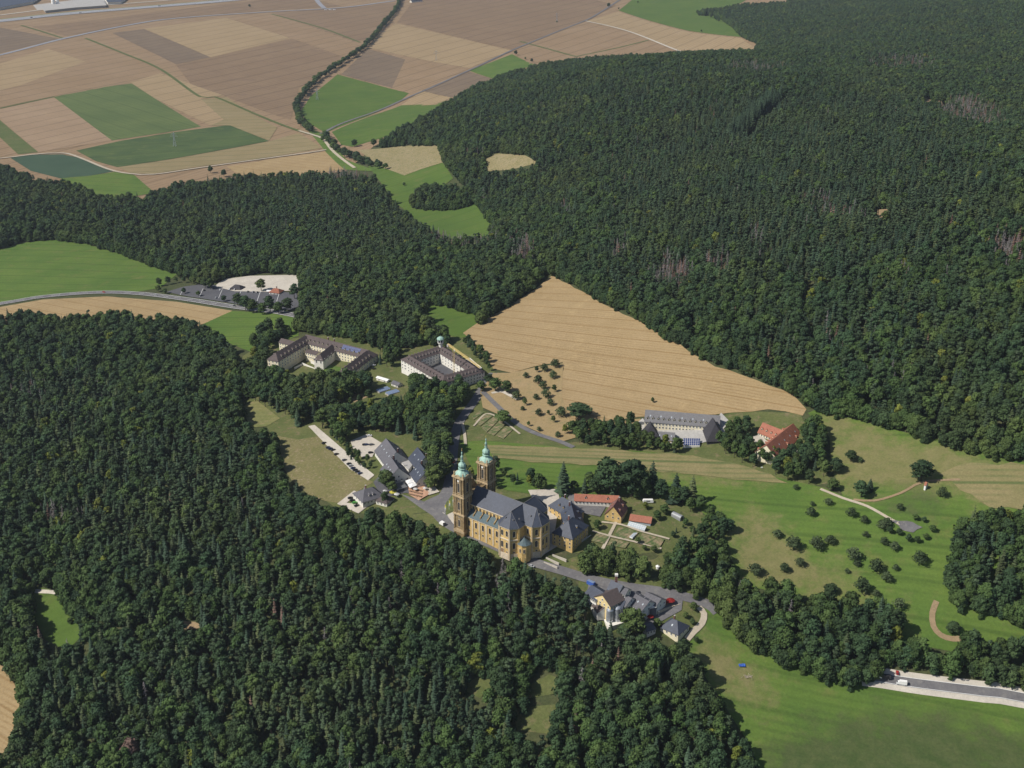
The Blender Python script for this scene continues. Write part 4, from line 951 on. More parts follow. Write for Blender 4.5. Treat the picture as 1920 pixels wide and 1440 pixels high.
for (a, c, h) in (((566, 684), (609, 698), 1.6), ((583, 681), (606, 692), 2.4), ((552, 693), (568, 684), 1.4)):
    p, q = at(*a) - rl, at(*c) - rl; d = q - p; m = MB(); m.box(((p.x + q.x) / 2, (p.y + q.y) / 2, min(p.z, q.z) + h / 2), (d.length, .5, h + 2), math.atan2(d.y, d.x)); m.obj('wall_section', PLASTER_W, tw)

# courtyard building with corner turret
b = building('courtyard_house', 'four winged brown roofed building round a square courtyard', 'convent', (826, 690))
K = dict(wall=PLASTER_W, roof=TILE_BR)
HR = 15.5; za = b.location.z + HR
cl, cf, cr, cn = (768, 667), (827, 648), (892, 688), (833, 704)
for p, q, dm in ((cl, cf, 10), (cf, cr, 13), (cr, cn, 9), (cn, cl, 11)):
    wing(b, p, q, HR, 11.5, 12, hip=(6, 6), win=(14, 3), dorm=(dm, dm), dfrac=.3, dsz=(1.1, 1.0), **K)
tp = Vector(R(826, 641, b.location.z + 20))
m = MB(); m.lathe([(1.9, -3), (1.9, 17), (3.0, 19), (3.0, 19.6)], 8); t = m.obj('turret', PLASTER_W, b, (tp.x - b.location.x, tp.y - b.location.y, 0)); t['label'] = 'white turret with pale green hood above the far courtyard corner'
m = MB(); m.lathe([(2.5, 19.6), (2.5, 22.6)], 8); m.obj('bell_chamber', SLATE_B, t)
for k in range(8):
    a = k * math.pi / 4; m = MB(); m.bar((2.8 * math.cos(a), 2.8 * math.sin(a), 19.4), (3.1 * math.cos(a), 3.1 * math.sin(a), 22.8), .32); m.obj('column', CLOTH_W, t)
m = MB(); m.lathe([(3.6, 22.6), (3.7, 23.2), (3.1, 24.4), (1.8, 25.3), (.3, 25.8), (.05, 27)], 8); m.obj('hood', COPPER, t)
f_ = building('fountain', 'small pale round fountain in the courtyard', 'fountain', (816, 683)); 
m = MB(); m.lathe([(2.6, 0), (2.6, .8), (2.2, .8), (2.2, .4), (.4, .4), (.3, 2.2), (1.2, 2.5), (1.2, 2.7), (.1, 2.7), (.1, 3.6)], 12); m.obj('basin', PLASTER_W, f_)
sheet('courtyard', [(780, 678), (828, 660), (884, 692), (834, 712)], ASPH_DK, 6, 'grey paved inner courtyard', 8)
b = building('flat_annex', 'low dark annex with white roof edge under the crane', 'annex', (897, 706))
pts = flat_block(b, [(872, 676), (881, 672), (903, 690.5), (880, 699)], 8, SLATE, STEELG)  # dark blue wall colour stands in for the shade on this side
m = MB(); n = len(pts)
for i in range(n): m.bar(pts[i] + Vector((0, 0, .3)), pts[(i + 1) % n] + Vector((0, 0, .3)), .3)
m.obj('roof_edge', WHITE, b)
b = building('garden_hut', 'grey gabled hut beside the blue garden frames', 'hut', (745, 722))
wing(b, (738, 713), (750, 718), 4.5, 2.8, 6, PLASTER_W, SLATE_G, win=(2, 1))
b = building('white_hut', 'long white roofed shed above the blue garden frames', 'hut', (722, 712))
wing(b, (708, 705), (728, 711), 3.5, 2.6, 4, PLASTER_W, WHITE, win=(2, 1))
for i, (a, lab) in enumerate((((719, 733), 'left sloping bed of bluish glazed frames in the kitchen garden'), ((736, 738), 'right sloping bed of bluish glazed frames in the kitchen garden'))):
    b = building('cold_frame', lab, 'cold frame', a, 'glazed frames in the kitchen garden')
    rz = math.radians(38)
    m = MB(); m.box((0, 0, .5), (13, 6, 1.6), rz); m.obj('base', CONCR, b)
    for k in range(6):
        for j in range(2):
            m = MB(); m.solid([(-1, -1.4, 0), (1, -1.4, 0), (1, 1.4, .8), (-1, 1.4, .8), (-1, -1.4, -.1), (1, -1.4, -.1), (1, 1.4, .7), (-1, 1.4, .7)], [(0, 1, 2, 3), (7, 6, 5, 4), (0, 4, 5, 1), (1, 5, 6, 2), (2, 6, 7, 3), (3, 7, 4, 0)])
            x, y = -5.3 + k * 2.12, -1.45 + 2.9 * j
            m.obj('pane', BLUEPAN, b, (x * math.cos(rz) - y * math.sin(rz), x * math.sin(rz) + y * math.cos(rz), 1.5), rz)

# long house by the wheat field
b = building('long_house', 'long cream house with grey roof, dormers and steep black slate gable wings', 'house', (1270, 808))
K = dict(wall=PLASTER, roof=SLATE_L)
wing(b, (1211, 768), (1350, 779), 14, 6.5, 15, win=(22, 2), dorm=(14, 14), dfrac=.2, dsz=(1.6, 1.5), lights=(7, 5), **K)
z0 = b.location.z
q = Vector(R(1336, 781, z0 + 15)); wd = Vector((.02, -1, 0)).normalized()
wing(b, 0, 0, 15, 3.5, 15, SLATE_B, SLATE_B, hip=(0, 9), win=(0, 0), world=(q + wd * 2, q + wd * 14))
q = Vector(R(1219, 789, z0 + 11))
wing(b, 0, 0, 11, 3, 12, SLATE_B, SLATE_B, hip=(0, 6), world=(q + wd * 1, q + wd * 7))
b = building('side_house', 'small grey roofed house with yellow gable below the long house', 'house', (1245, 830))
wing(b, (1221, 808), (1265, 811), 7.5, 3, 12, PLASTER_Y, SLATE_L, win=(6, 1), lights=(4, 0))
b = building('solar_house', 'low block carrying a tilted field of blue solar panels', 'annex', (1297, 838))
z0 = b.location.z; rl = Vector(b.location)
C4 = [Vector(R(1281, 821.5, z0 + 5)) - rl, Vector(R(1313, 822, z0 + 5)) - rl, Vector(R(1312, 835, z0 + 2.2)) - rl, Vector(R(1281, 834.5, z0 + 2.2)) - rl]
m = MB(); m.solid([(p.x, p.y, -3) for p in C4] + [(p.x, p.y, p.z - .25) for p in C4], [(0, 4, 5, 1), (1, 5, 6, 2), (2, 6, 7, 3), (3, 7, 4, 0), (4, 7, 6, 5)]); m.obj('wall', PLASTER_W, b)
for i in range(8):
    for j in range(4):
        def uv(u, v): return (C4[0] * (1 - u) + C4[1] * u) * (1 - v) + (C4[3] * (1 - u) + C4[2] * u) * v
        e = .08; p4 = [uv((i + e) / 8, (j + e) / 4), uv((i + 1 - e) / 8, (j + e) / 4), uv((i + 1 - e) / 8, (j + 1 - e) / 4), uv((i + e) / 8, (j + 1 - e) / 4)]
        m = MB(); m.solid([p + Vector((0, 0, .05)) for p in p4] + [p - Vector((0, 0, .1)) for p in p4], [(3, 2, 1, 0), (0, 1, 5, 4), (1, 2, 6, 5), (2, 3, 7, 6), (3, 0, 4, 7)]); m.obj('solar_panel', SOLAR, b)
m = MB(); m.solid([p - Vector((0, 0, .12)) for p in C4], [(3, 2, 1, 0)]); m.obj('panel_frame', WHITE, b)
# red roofed house
b = building('red_house', 'red tiled house of two joined wings hidden among trees', 'house', (1460, 848))
wing(b, (1431, 792), (1474, 809), 12, 5, 12, PLASTER, TILE_RED2, win=(9, 2), dorm=(5, 5), dfrac=.3)
wing(b, (1487, 794), (1437, 834), 13, 4.5, 18, PLASTER, TILE_RED, win=(12, 1), dorm=(11, 3), dfrac=.12, lights=(0, 5))
b = building('white_tent', 'small white tent beside the red roofed house', 'tent', (1488, 851))
m = MB(); m.lathe([(3.6, 0), (3.6, 2.2), (3.9, 2.2), (.1, 4.4)], 6); m.obj('canvas', CLOTH_W, b)

# brewery
b = building('brewery', 'brewery of joined dark roofed wings with white walls, yellow gables and silver tanks', 'brewery', (1165, 1130))
K = dict(wall=PLASTER_W, roof=SLATE_G)
wing(b, (1110, 1097), (1131, 1110), 12, 8, 13, win=(7, 2), **dict(K, roof=SLATE))
wing(b, (1130, 1115), (1156, 1102), 15, 9.5, 16, win=(6, 3), **dict(K, roof=TILE_BR, wall=PLASTER_Y))
q0, q1 = Vector(R(1127, 1114, b.location.z + 13)), Vector(R(1134, 1123, b.location.z + 13))
wing(b, (1128.5, 1113.5), (1134, 1111), 13.5, 10, 6, win=(2, 3), **dict(K, wall=PLASTER_Y))
wing(b, (1136.5, 1120.5), (1142, 1118), 13, 9.5, 6, win=(2, 3), **dict(K, wall=PLASTER_Y))
wing(b, (1147, 1088), (1167, 1097), 17, 12, 9, win=(5, 3), **dict(K, wall=PLASTER, roof=SLATE))
wing(b, (1170, 1101), (1178, 1104), 15, 12.5, 8, win=(2, 2), **dict(K, wall=PLASTER))
wing(b, (1163, 1110), (1184, 1121), 11, 7, 13, win=(6, 2), **dict(K, wall=PLASTER_W))
wing(b, (1181, 1107), (1217, 1127), 10, 5.5, 15, win=(9, 1), lights=(4, 4), **dict(K, wall=PLASTER_W))
wing(b, (1153, 1122), (1172, 1127), 9, 6.5, 11, win=(4, 1), **dict(K, roof=SLATE, wall=PLASTER_W))
wing(b, (1213, 1110), (1239, 1122), 8, 4, 13, win=(6, 1), **dict(K, wall=PLASTER_W))
z0 = b.location.z; rl = Vector(b.location)
S4 = [Vector(R(1102, 1107, z0 + 6)) - rl, Vector(R(1134, 1139, z0 + 6)) - rl, Vector(R(1120, 1150, z0 + 2)) - rl, Vector(R(1093, 1114, z0 + 2)) - rl]
m = MB(); m.solid(S4 + [p - Vector((0, 0, .3)) for p in S4], [(3, 2, 1, 0), (4, 5, 6, 7), (0, 1, 5, 4), (1, 2, 6, 5), (2, 3, 7, 6), (3, 0, 4, 7)]); m.obj('lean_to_roof', TILE_BR, b)
m = MB(); m.solid([(p.x, p.y, -4) for p in S4] + [(p.x, p.y, p.z - .3) for p in S4], [(0, 1, 5, 4), (1, 2, 6, 5), (2, 3, 7, 6), (3, 0, 4, 7)]); m.obj('lean_to_wall', PLASTER_W, b)
q = Vector(R(1155.5, 1086, z0 + 18)) - rl
m = MB(); m.box((q.x, q.y, 18), (1.8, 1.8, 6)); m.obj('chimney', TILE_MIX, b)
m = MB(); m.box((q.x, q.y, 21.6), (2.1, 2.1, 1.4)); m.obj('chimney_cap', PLASTER_W, b)
flat_block(b, [(1218, 1134), (1229, 1132), (1231, 1139), (1219, 1141)], 4, SLATE_G, PLASTER_W, ('annex_wall', 'annex_roof'))
for i, (a, lab) in enumerate((((1143, 1168), 'left one of the two silver brewery tanks'), ((1157, 1165), 'right one of the two silver brewery tanks'))):
    t = building('brewery_tank', lab, 'tank', a, 'silver brewery tanks')
    m = MB(); m.lathe([(2.6, 1), (2.6, 11), (2.2, 11.8), (1.2, 12.4), (.05, 12.6)], 20); m.obj('vessel', STEEL, t)
    m = MB(); m.lathe([(2.7, 10.6), (2.75, 10.8), (2.7, 11.0)], 20); m.lathe([(2.7, 4), (2.75, 4.2), (2.7, 4.4)], 20); m.obj('band', STEELG, t)
    m = MB()
    for x in (-.3, .3): m.bar((x, -2.75, .5), (x, -2.75, 12.2), .06)
    for k in range(20): m.bar((-.3, -2.75, 1 + k * .55), (.3, -2.75, 1 + k * .55), .04)
    m.obj('ladder', STEELG, t)
    m = MB()
    for k in range(4): a_ = k * math.pi / 2 + .6; m.bar((2.2 * math.cos(a_), 2.2 * math.sin(a_), -2), (2.2 * math.cos(a_), 2.2 * math.sin(a_), 1.2), .16)
    m.obj('support', STEELG, t)
b = building('tank_platform', 'white walled platform under the silver tanks', 'platform', (1150, 1172))
flat_block(b, [(1133, 1162), (1141, 1176), (1168, 1168), (1160, 1157)], 2.2, PLASTER_W, PLASTER_W)
b = building('lean_shed', 'grey gabled shed half hidden by trees below the brewery', 'shed', (1222, 1180))
wing(b, (1206, 1172), (1222, 1167), 5, 3, 10, PLASTER_W, SLATE_G, win=(3, 1))
b = building('small_house', 'small square house with blue slate pyramid roof near the curved path', 'house', (1268, 1182))
wing(b, (1262, 1160), (1270, 1163.5), 9, 3.6, 14, PLASTER, SLATE, hip=(5.5, 5.5), win=(4, 1), chim=(.1,), lights=(1, 0))
tw = thing('retaining_wall', 'pale retaining wall in front of the brewery terrace', 'wall', at(1245, 1150)); rl = Vector(tw.location)
for (a, c) in (((1232, 1152), (1262, 1138)), ((1232, 1152), (1229, 1146)), ((1262, 1138), (1276, 1132))):
    p, q = at(*a) - rl, at(*c) - rl; d = q - p; m = MB(); m.box(((p.x + q.x) / 2, (p.y + q.y) / 2, .6), (d.length + .5, 1.2, 3.4), math.atan2(d.y, d.x)); m.obj('wall_section', GRAVEL2, tw)
# chapel in the meadow
b = building('wayside_chapel', 'tiny white chapel with red roof beside the conical tree', 'chapel', (1737, 910))
wing(b, (1735.5, 903), (1738.5, 904), 5.2, 3.2, 3.2, WHITE, TILE_RED2, over=.3)
m = MB(); m.box((0, -2.2, 1.1), (1.0, .15, 2.2)); m.obj('door', WOOD, b)
# car park kiosk
b = building('snack_kiosk', 'red roofed kiosk with white awnings at the car park', 'kiosk', (518, 549))
wing(b, (514, 540), (522, 541), 6.5, 3, 12, PLASTER_W, TILE_RED, hip=(4, 4), win=(3, 1), chim=(.5,))
b = building('market_awning', 'white awnings in front of the red roofed kiosk', 'awning', (503, 549))
for k in range(3):
    m = MB(); m.solid([(-2 + k * 4.3, -1.5, 2.4), (2 + k * 4.3, -1.5, 2.4), (2 + k * 4.3, 1.5, 3.1), (-2 + k * 4.3, 1.5, 3.1), (-2 + k * 4.3, -1.5, 2.25), (2 + k * 4.3, -1.5, 2.25), (2 + k * 4.3, 1.5, 2.95), (-2 + k * 4.3, 1.5, 2.95)], [(0, 1, 2, 3), (7, 6, 5, 4), (0, 4, 5, 1), (1, 5, 6, 2), (2, 6, 7, 3), (3, 7, 4, 0)]); m.obj('canopy', CLOTH_W, b)
    m = MB(); m.bar((-2 + k * 4.3, 1.5, -1), (-2 + k * 4.3, 1.5, 3), .1); m.bar((2 + k * 4.3, 1.5, -1), (2 + k * 4.3, 1.5, 3), .1); m.obj('post', STEELG, b)
b = building('dark_shelter', 'dark thatched shelter between car park and gravel yard', 'shelter', (446, 542))
wing(b, (441, 533), (449, 534), 6, 2.5, 11, SLATE_B, SLATE_B, hip=(4, 4))
# industrial halls on the far edge
b = building('industrial_hall', 'pale flat roofed factory hall at the far left edge of the valley', 'factory', (140, 8))
flat_block(b, [(78, 12), (132, 4), (190, -2), (198, 10), (140, 14), (85, 20)], 9, CONCR, CONCR)
b = building('warehouse', 'large blue grey roofed hall beyond the motorway at the left', 'warehouse', (-20, 14))
flat_block(b, [(-120, 4), (-10, 0), (75, -8), (60, 3), (0, 14), (-120, 26)], 10, PLASTER_W, SLATE)
b = building('warehouse', 'blue roofed hall right of the pale factory hall', 'warehouse', (210, 4))
flat_block(b, [(196, -6), (240, -8), (226, 3), (202, 4)], 10, PLASTER_W, SLATE)
for a, lab in (((100, 8), 'left white storage dome behind the factory hall'), ((108, 7.4), 'right white storage dome behind the factory hall')):
    b = building('storage_dome', lab, 'tank', a, 'white storage domes')
    m = MB(); m.lathe([(6.5, 0), (6.5, 14), (5.8, 17), (3.5, 19.5), (.1, 20.5)], 16); m.obj('shell', WHITE, b)
b = building('farmstead', 'tiny white walled farmhouse at the top of the tree row', 'farm', (780, 4))
wing(b, (770, 0), (790, -2), 10, 5, 14, PLASTER_W, SLATE, win=(6, 1))

# ------------------------------------------------------------------ vehicles and small things
def car_parts():
    L, W = 4.4, 1.8
    def hull(secs, mi=0):
        m = MB(); n = len(secs[0])
        V = [p for s in secs for p in s]; fs = []
        for i in range(len(secs) - 1):
            for j in range(n): fs.append((i * n + j, i * n + (j + 1) % n, (i + 1) * n + (j + 1) % n, (i + 1) * n + j))
        fs += [tuple(range(n - 1, -1, -1)), tuple((len(secs) - 1) * n + j for j in range(n))]
        m.solid(V, fs, mi); return m
    def sec(x, w, z0, z1, t): return [(x, -w, z0), (x, w, z0), (x, w * 1.02, (z0 + z1) / 2), (x, w * t, z1), (x, -w * t, z1), (x, -w * 1.02, (z0 + z1) / 2)]
    body = hull([sec(-2.2, .78, .35, .75, .9), sec(-2.05, .88, .25, .95, .92), sec(-.9, .9, .22, 1.0, .92), (sec(.9, .9, .22, .98, .92)), sec(1.9, .86, .25, .82, .9), sec(2.2, .74, .35, .65, .9)])
    roof = MB(); roof.solid([(-1.45, -.62, 1.42), (.35, -.62, 1.46), (.35, .62, 1.46), (-1.45, .62, 1.42), (-1.5, -.66, 1.36), (.42, -.66, 1.38), (.42, .66, 1.38), (-1.5, .66, 1.36)], [(0, 1, 2, 3), (0, 4, 5, 1), (1, 5, 6, 2), (2, 6, 7, 3), (3, 7, 4, 0), (7, 6, 5, 4)])
    glass = hull([[(-2.0, -.75, .93), (-2.0, .75, .93), (-1.45, .62, 1.38), (-1.45, -.62, 1.38)], [(1.15, -.75, .94), (1.15, .75, .94), (.4, .62, 1.4), (.4, -.62, 1.4)]])
    wh = MB(); wh.bar((0, -.11, 0), (0, .11, 0), .32, 0, 10); wh.bar((0, -.12, 0), (0, .12, 0), .18, 1, 8)
    return body.mesh('car_body', CARC['grey']), roof.mesh('car_roof', CARC['grey']), glass.mesh('car_glass', GLASS), wh.mesh('wheel', [RUBBER, STEEL])
CB, CR_, CG, CW = car_parts()
def paint(o, mat):
    o.material_slots[0].link = 'OBJECT'; o.material_slots[0].material = mat
def car(px, color, rz, label, group, cat='car'):
    p = at(*px); t = thing('parked_car' if 'parked' in label else 'car', label, cat, (p.x, p.y, p.z + .85), rz, group)
    for nm, me in (('body', CB), ('roof', CR_)): paint(link(nm, me, t), CARC[color])
    link('windows', CG, t)
    for x in (-1.35, 1.35):
        for y in (-.82, .82): link('wheel', CW, t, (x, y, .32))
    return t
d = at(700, 892) - at(585, 803); A_ = math.atan2(d.y, d.x)
strip_cars = [((607.6, 833), 'black'), ((615, 841), 'grey'), ((619.5, 843.5), 'blue'), ((624.5, 846), 'black'), ((631, 854), 'black'), ((646, 865), 'grey'), ((654.5, 872), 'black'), ((658, 875.5), 'silver'), ((662, 880), 'blue'), ((666, 883.4), 'black'), ((670.5, 886.5), 'black'), ((675.5, 890), 'blue')]
ordn = ['first', 'second', 'third', 'fourth', 'fifth', 'sixth', 'seventh', 'eighth', 'ninth', 'tenth', 'eleventh', 'twelfth']
for i, (p, c) in enumerate(strip_cars):
    car(p, c, A_ + math.pi / 2 + random.uniform(-.08, .08), f'{c} parked car, {ordn[i]} from the upper end of the white gravel strip', 'cars parked on the gravel strip')
for p, c, lab in (((684, 836), 'black', 'left black parked car side by side in the hotel car park'), ((687.5, 836), 'blue', 'dark blue parked car beside a black one in the hotel car park'), ((697, 836), 'grey', 'grey parked car alone beside the slate hotel'), ((693, 819), 'white', 'white parked car at the far edge of the hotel car park'), ((695, 851), 'black', 'black parked car below the hotel car park near the hotel wall')):
    car(p, c, A_ + 1.2, lab, 'cars parked behind the hotel')
for p, c, lab in (((657, 936), 'black', 'black parked car at the upper end below the gatehouse'), ((661, 940.5), 'black', 'black parked car next to the bright green one on its upper side'), ((665, 945), 'green', 'bright green parked car below the gatehouse'), ((669, 950.5), 'black', 'black parked car at the lower end below the gatehouse')):
    car(p, c, .5, lab, 'cars parked below the gatehouse')
for p, c, lab in (((383, 546), 'black', 'black parked car at the foot of the trees in the big car park'), ((413, 545), 'white', 'white parked car alone at the back of the big car park'), ((431, 544), 'white', 'white parked car left of another white one in the big car park'), ((440, 544.6), 'white', 'white parked car right of another white one in the big car park'),
                  ((405, 560), 'silver', 'silver parked car alone near the front of the big car park'), ((438, 565), 'black', 'black parked car near the roadside trees of the big car park'), ((445, 561), 'silver', 'silver parked car near the roadside trees of the big car park'), ((465, 548.5), 'black', 'black parked car left of the red roofed kiosk row'), ((475, 549), 'blue', 'dark blue parked car in front of the red roofed kiosk row'), ((482, 549.6), 'grey', 'grey parked car nearest the red roofed kiosk')):
    car(p, c, 1.4 + random.uniform(-.15, .15), lab, 'cars in the big car park')
RD = math.atan2(*(np.array(at(440, 576)) - np.array(at(260, 551)))[[1, 0]])
car((440, 575.3), 'black', RD, 'black car driving on the main road beside the roadside trees', 'cars on the main road')
car((292, 555), 'silver', RD, 'silver car driving on the main road below the car park entrance', 'cars on the main road')
car((195, 549.4), 'red', RD, 'red car driving on the main road past the rounded meadow', 'cars on the main road')
for i, y in enumerate((675, 681, 687, 693)):
    car((700 + i * .3, y), ['white', 'silver', 'white', 'black'][i], .5, ['white parked car at the upper end of the row beside the convent', 'silver parked car beside the convent between two white ones', 'white parked car in the lower half of the row beside the convent', 'black parked car at the lower end of the row beside the convent'][i], 'cars parked beside the convent')
car((851, 868), 'red', 1.3, 'red parked car at the roadside before the far church tower', None)
car((984, 1053), 'black', -.6, 'black car on the village road below the basilica choir', None)
car((997, 1064), 'silver', -.5, 'silver parked car at the edge of the wood below the basilica', None)
car((1682, 1264), 'red', 1.35, 'red car standing on the gravel shoulder of the valley road', None)
def van(px, rz, label, k=1.0, name='delivery_van', dark=False):
    p = at(*px); t = thing(name, label, 'van' if not dark else 'truck', (p.x, p.y, p.z + .9), rz)
    body, box_ = (CARC['white'], WHITE) if not dark else (CARC['white'], SLATE_B)
    m = MB(); m.solid([(1.4 * k, -1, .4), (3.1 * k, -1, .4), (3.1 * k, 1, .4), (1.4 * k, 1, .4), (1.4 * k, -.95, 2.3), (2.3 * k, -.9, 2.2), (2.3 * k, .9, 2.2), (1.4 * k, .95, 2.3), (3.1 * k, -.95, 1.2), (3.1 * k, .95, 1.2)], [(0, 1, 8, 5, 4), (1, 2, 9, 8), (2, 3, 7, 6, 9), (4, 5, 6, 7), (5, 8, 9, 6), (0, 4, 7, 3), (3, 2, 1, 0)]); m.obj('cab', body, t)
    m = MB(); m.face([(2.35 * k, -.8, 2.12), (3.02 * k, -.8, 1.32), (3.02 * k, .8, 1.32), (2.35 * k, .8, 2.12)]); o = m.obj('windscreen', GLASS, t, (.03, 0, .03))
    m = MB(); m.box((-.85 * k, 0, 1.75), (4.4 * k, 2.15, 2.5)); m.box((-.85 * k, 0, 3.02), (4.3 * k, 2.0, .08)); m.obj('cargo_box', box_, t)
    m = MB(); m.box((-3.07 * k, 0, 1.7), (.06, 1.9, 2.1)); m.obj('rear_door', CARC['grey'], t)
    for x in (-2 * k, 2.2 * k):
        for y in (-.95, .95): link('wheel', CW, t, (x, y, .36))
    return t
RV = math.atan2(*(np.array(at(1640, 1268)) - np.array(at(1760, 1288)))[[1, 0]])
van((1690, 1285), RV, 'white box van driving on the valley road', 1.1)
van((1658, 1274), RV, 'dark truck with white cab just leaving the trees on the valley road', 1.3, 'truck', True)
van((829, 986), 2.3, 'white van parked on the road bend below the church towers', .8)
for i, x in enumerate((611, 619, 627)):
    van((x, 19.4), .15, ['leftmost of three white trailers at the country road junction', 'middle one of three white trailers at the country road junction', 'rightmost of three white trailers at the country road junction'][i], 2.0, 'truck')
for i, (x, y, lab) in enumerate(((60, 34, 'small lorry driving on the motorway at the far left'), (152, 25.5, 'small lorry driving on the motorway below the factory hall'), (300, 12.3, 'small lorry driving on the motorway right of the halls'))):
    van((x, y), .2, lab, 2.0, 'truck', True)

# crane over the courtyard house
B0 = at(851, 689); tz = float(B0.z); hh = 30
p_top = Vector(R(850.5, 653, tz + hh))
cr = thing('tower_crane', 'yellow tower crane with long jib beside the courtyard building', 'crane', (p_top.x, p_top.y, tz))
def lattice(m, p, q, w, n, r=.13):
    p = Vector(p); q = Vector(q); d = (q - p).normalized(); a = Vector((0, 0, 1)).cross(d)
    if a.length < .1: a = Vector((1, 0, 0))
    a.normalize(); b = d.cross(a)
    cs = [(a * x + b * y) * w / 2 for x, y in ((-1, -1), (1, -1), (1, 1), (-1, 1))]
    for c in cs: m.bar(p + c, q + c, r)
    for k in range(n):
        u0 = p + (q - p) * (k / n); u1 = p + (q - p) * ((k + 1) / n)
        for i in range(4): m.bar(u0 + cs[i], u1 + cs[(i + 1) % 4], r * .6)
m = MB(); lattice(m, (0, 0, -2), (0, 0, hh), 1.5, 16); m.obj('mast', CRANE_Y, cr)
J = Vector(R(902, 690, tz + hh)) - p_top; J.z = 0; J = J.normalized()
jl = (Vector(R(900, 689, tz + hh)) - p_top).length
m = MB(); lattice(m, Vector((0, 0, hh)) - J * 1, Vector((0, 0, hh)) + J * jl, 1.3, 26, .16); m.obj('jib', CRANE_Y, cr)
m = MB(); lattice(m, Vector((0, 0, hh)) - J * 12, Vector((0, 0, hh)), 1.3, 7, .16); m.obj('counter_jib', CRANE_Y, cr)
m = MB(); q = -J * 11; m.box((q.x, q.y, hh - 1.2), (2.4, 2.4, 2.2), math.atan2(J.y, J.x)); m.obj('counterweight', CONCR, cr)
m = MB(); m.box((.9, -.9, hh - 1.4), (1.4, 1.4, 2.0)); m.obj('cab', WHITE, cr)
m = MB(); q = J * jl * .55; m.bar((q.x, q.y, hh - 18), (q.x, q.y, hh - .6), .07); m.box((q.x, q.y, hh - 18.4), (.5, .5, 1.0)); m.obj('hook_cable', STEELG, cr)
# lattice pylons in the fields
def pylon(px, h, label):
    p = at(*px); t = thing('pylon', label, 'pylon', p, random.uniform(-.2, .2), 'lattice pylons in the fields')
    m = MB(); W = 2.8
    for z0_, z1_, w0, w1 in ((0, h * .35, W, 1.7), (h * .35, h * .7, 1.7, .95), (h * .7, h, .95, .2)):
        c0 = [(x * w0, y * w0, z0_) for x, y in ((-1, -1), (1, -1), (1, 1), (-1, 1))]; c1 = [(x * w1, y * w1, z1_) for x, y in ((-1, -1), (1, -1), (1, 1), (-1, 1))]
        for i in range(4): m.bar(c0[i], c1[i], .22); m.bar(c0[i], c1[(i + 1) % 4], .13); m.bar(c0[(i + 1) % 4], c1[i], .13)
    m.obj('mast', STEEL, t)
    for z, L in ((h * .72, 7.5), (h * .86, 5.5)):
        m = MB(); m.bar((-L, 0, z), (L, 0, z), .22); m.bar((-L, 0, z), (0, 0, z + 1.8), .14); m.bar((L, 0, z), (0, 0, z + 1.8), .14)
        for x in (-L, -L * .5, L * .5, L): m.bar((x, 0, z - 1.6), (x, 0, z), .14)
        m.obj('cross_arm', STEEL, t)
    m = MB()
    for x in (-W, W):
        for y in (-W, W): m.box((x, y, -.2), (1.2, 1.2, 1.0))
    m.obj('footing', CONCR, t)
pylon((328, 275), 30, 'lattice pylon standing in the dark green field')
pylon((595, 188), 30, 'lattice pylon in the bright green pasture')
pylon((818, 114), 30, 'lattice pylon in the pale field left of the gravel road')
pylon((1044, 41), 32, 'far lattice pylon with bushes at its foot')
# flagpoles before the church
for i, (x, y) in enumerate(((834, 965), (842, 957), (849, 950), (855, 941), (860, 932))):
    p = at(x, y); t = thing('flagpole', ['flagpole nearest the road bend before the church', 'second flagpole from the road bend before the church', 'middle flagpole of five before the church', 'fourth flagpole from the road bend before the church', 'flagpole nearest the far church tower'][i], 'flagpole', p, 0, 'flagpoles before the church')
    m = MB(); m.lathe([(.09, 0), (.06, 9), (.12, 9.1), (.02, 9.25)], 6); m.obj('pole', WHITE, t)
    m = MB(); vs = []
    for k in range(7): vs += [(.1 + .9 * q, .12 * math.sin(k * 1.1 + q), 8.8 - k * .85) for q in (0, 1)]
    m.solid(vs, [(2 * k, 2 * k + 2, 2 * k + 3, 2 * k + 1) for k in range(6)], [0, 0, 0, 1, 1, 1]); m.obj('flag', [YELCLOTH, CLOTH_W], t)
# parasols and tables of the beer garden
def parasol(px, mat, label, r=2.2, group='parasols in the beer gardens'):
    p = at(*px); t = thing('parasol', label, 'parasol', (p.x, p.y, p.z + .9), random.uniform(0, 1), group)
    m = MB(); m.lathe([(.05, -.6), (.05, 2.5)], 6); m.lathe([(.4, -.4), (.4, 0)], 8); m.obj('pole', STEEL, t)
    m = MB(); V = [(r * math.cos(a), r * math.sin(a), 2.1) for a in np.arange(8) * math.pi / 4] + [(0, 0, 2.9)]
    m.solid(V, [(i, (i + 1) % 8, 8) for i in range(8)] + [((i + 1) % 8, i, 8) for i in range(8)]); m.obj('canopy', mat, t)
for a, mt, lab, r in (((737, 928.5), YELCLOTH, 'yellow parasol beside the brown roofed pavilion', 3.0), ((744, 932.5), CLOTH_W, 'white parasol right of the yellow one', 2.4), ((779, 922.5), CLOTH_W, 'cream parasol on the brick beer terrace', 2.0), ((722, 926), CLOTH_W, 'white parasol above the brown roofed pavilion', 1.8), ((797, 921), CLOTH_W, 'white parasol nearest the pale terrace by the square', 1.8),
                      ((1257, 1132), REDPAINT, 'large red parasol on the brewery terrace', 3.2), ((1252, 1134), REDPAINT, 'small red parasol left of the large one on the brewery terrace', 2.4), ((1219, 1162), REDPAINT, 'red parasol below the trellis in the brewery yard', 2.6), ((1243, 1180), REDPAINT, 'red parasol beside the small pyramid roofed house', 2.2)):
    parasol(a, mt, lab, r)
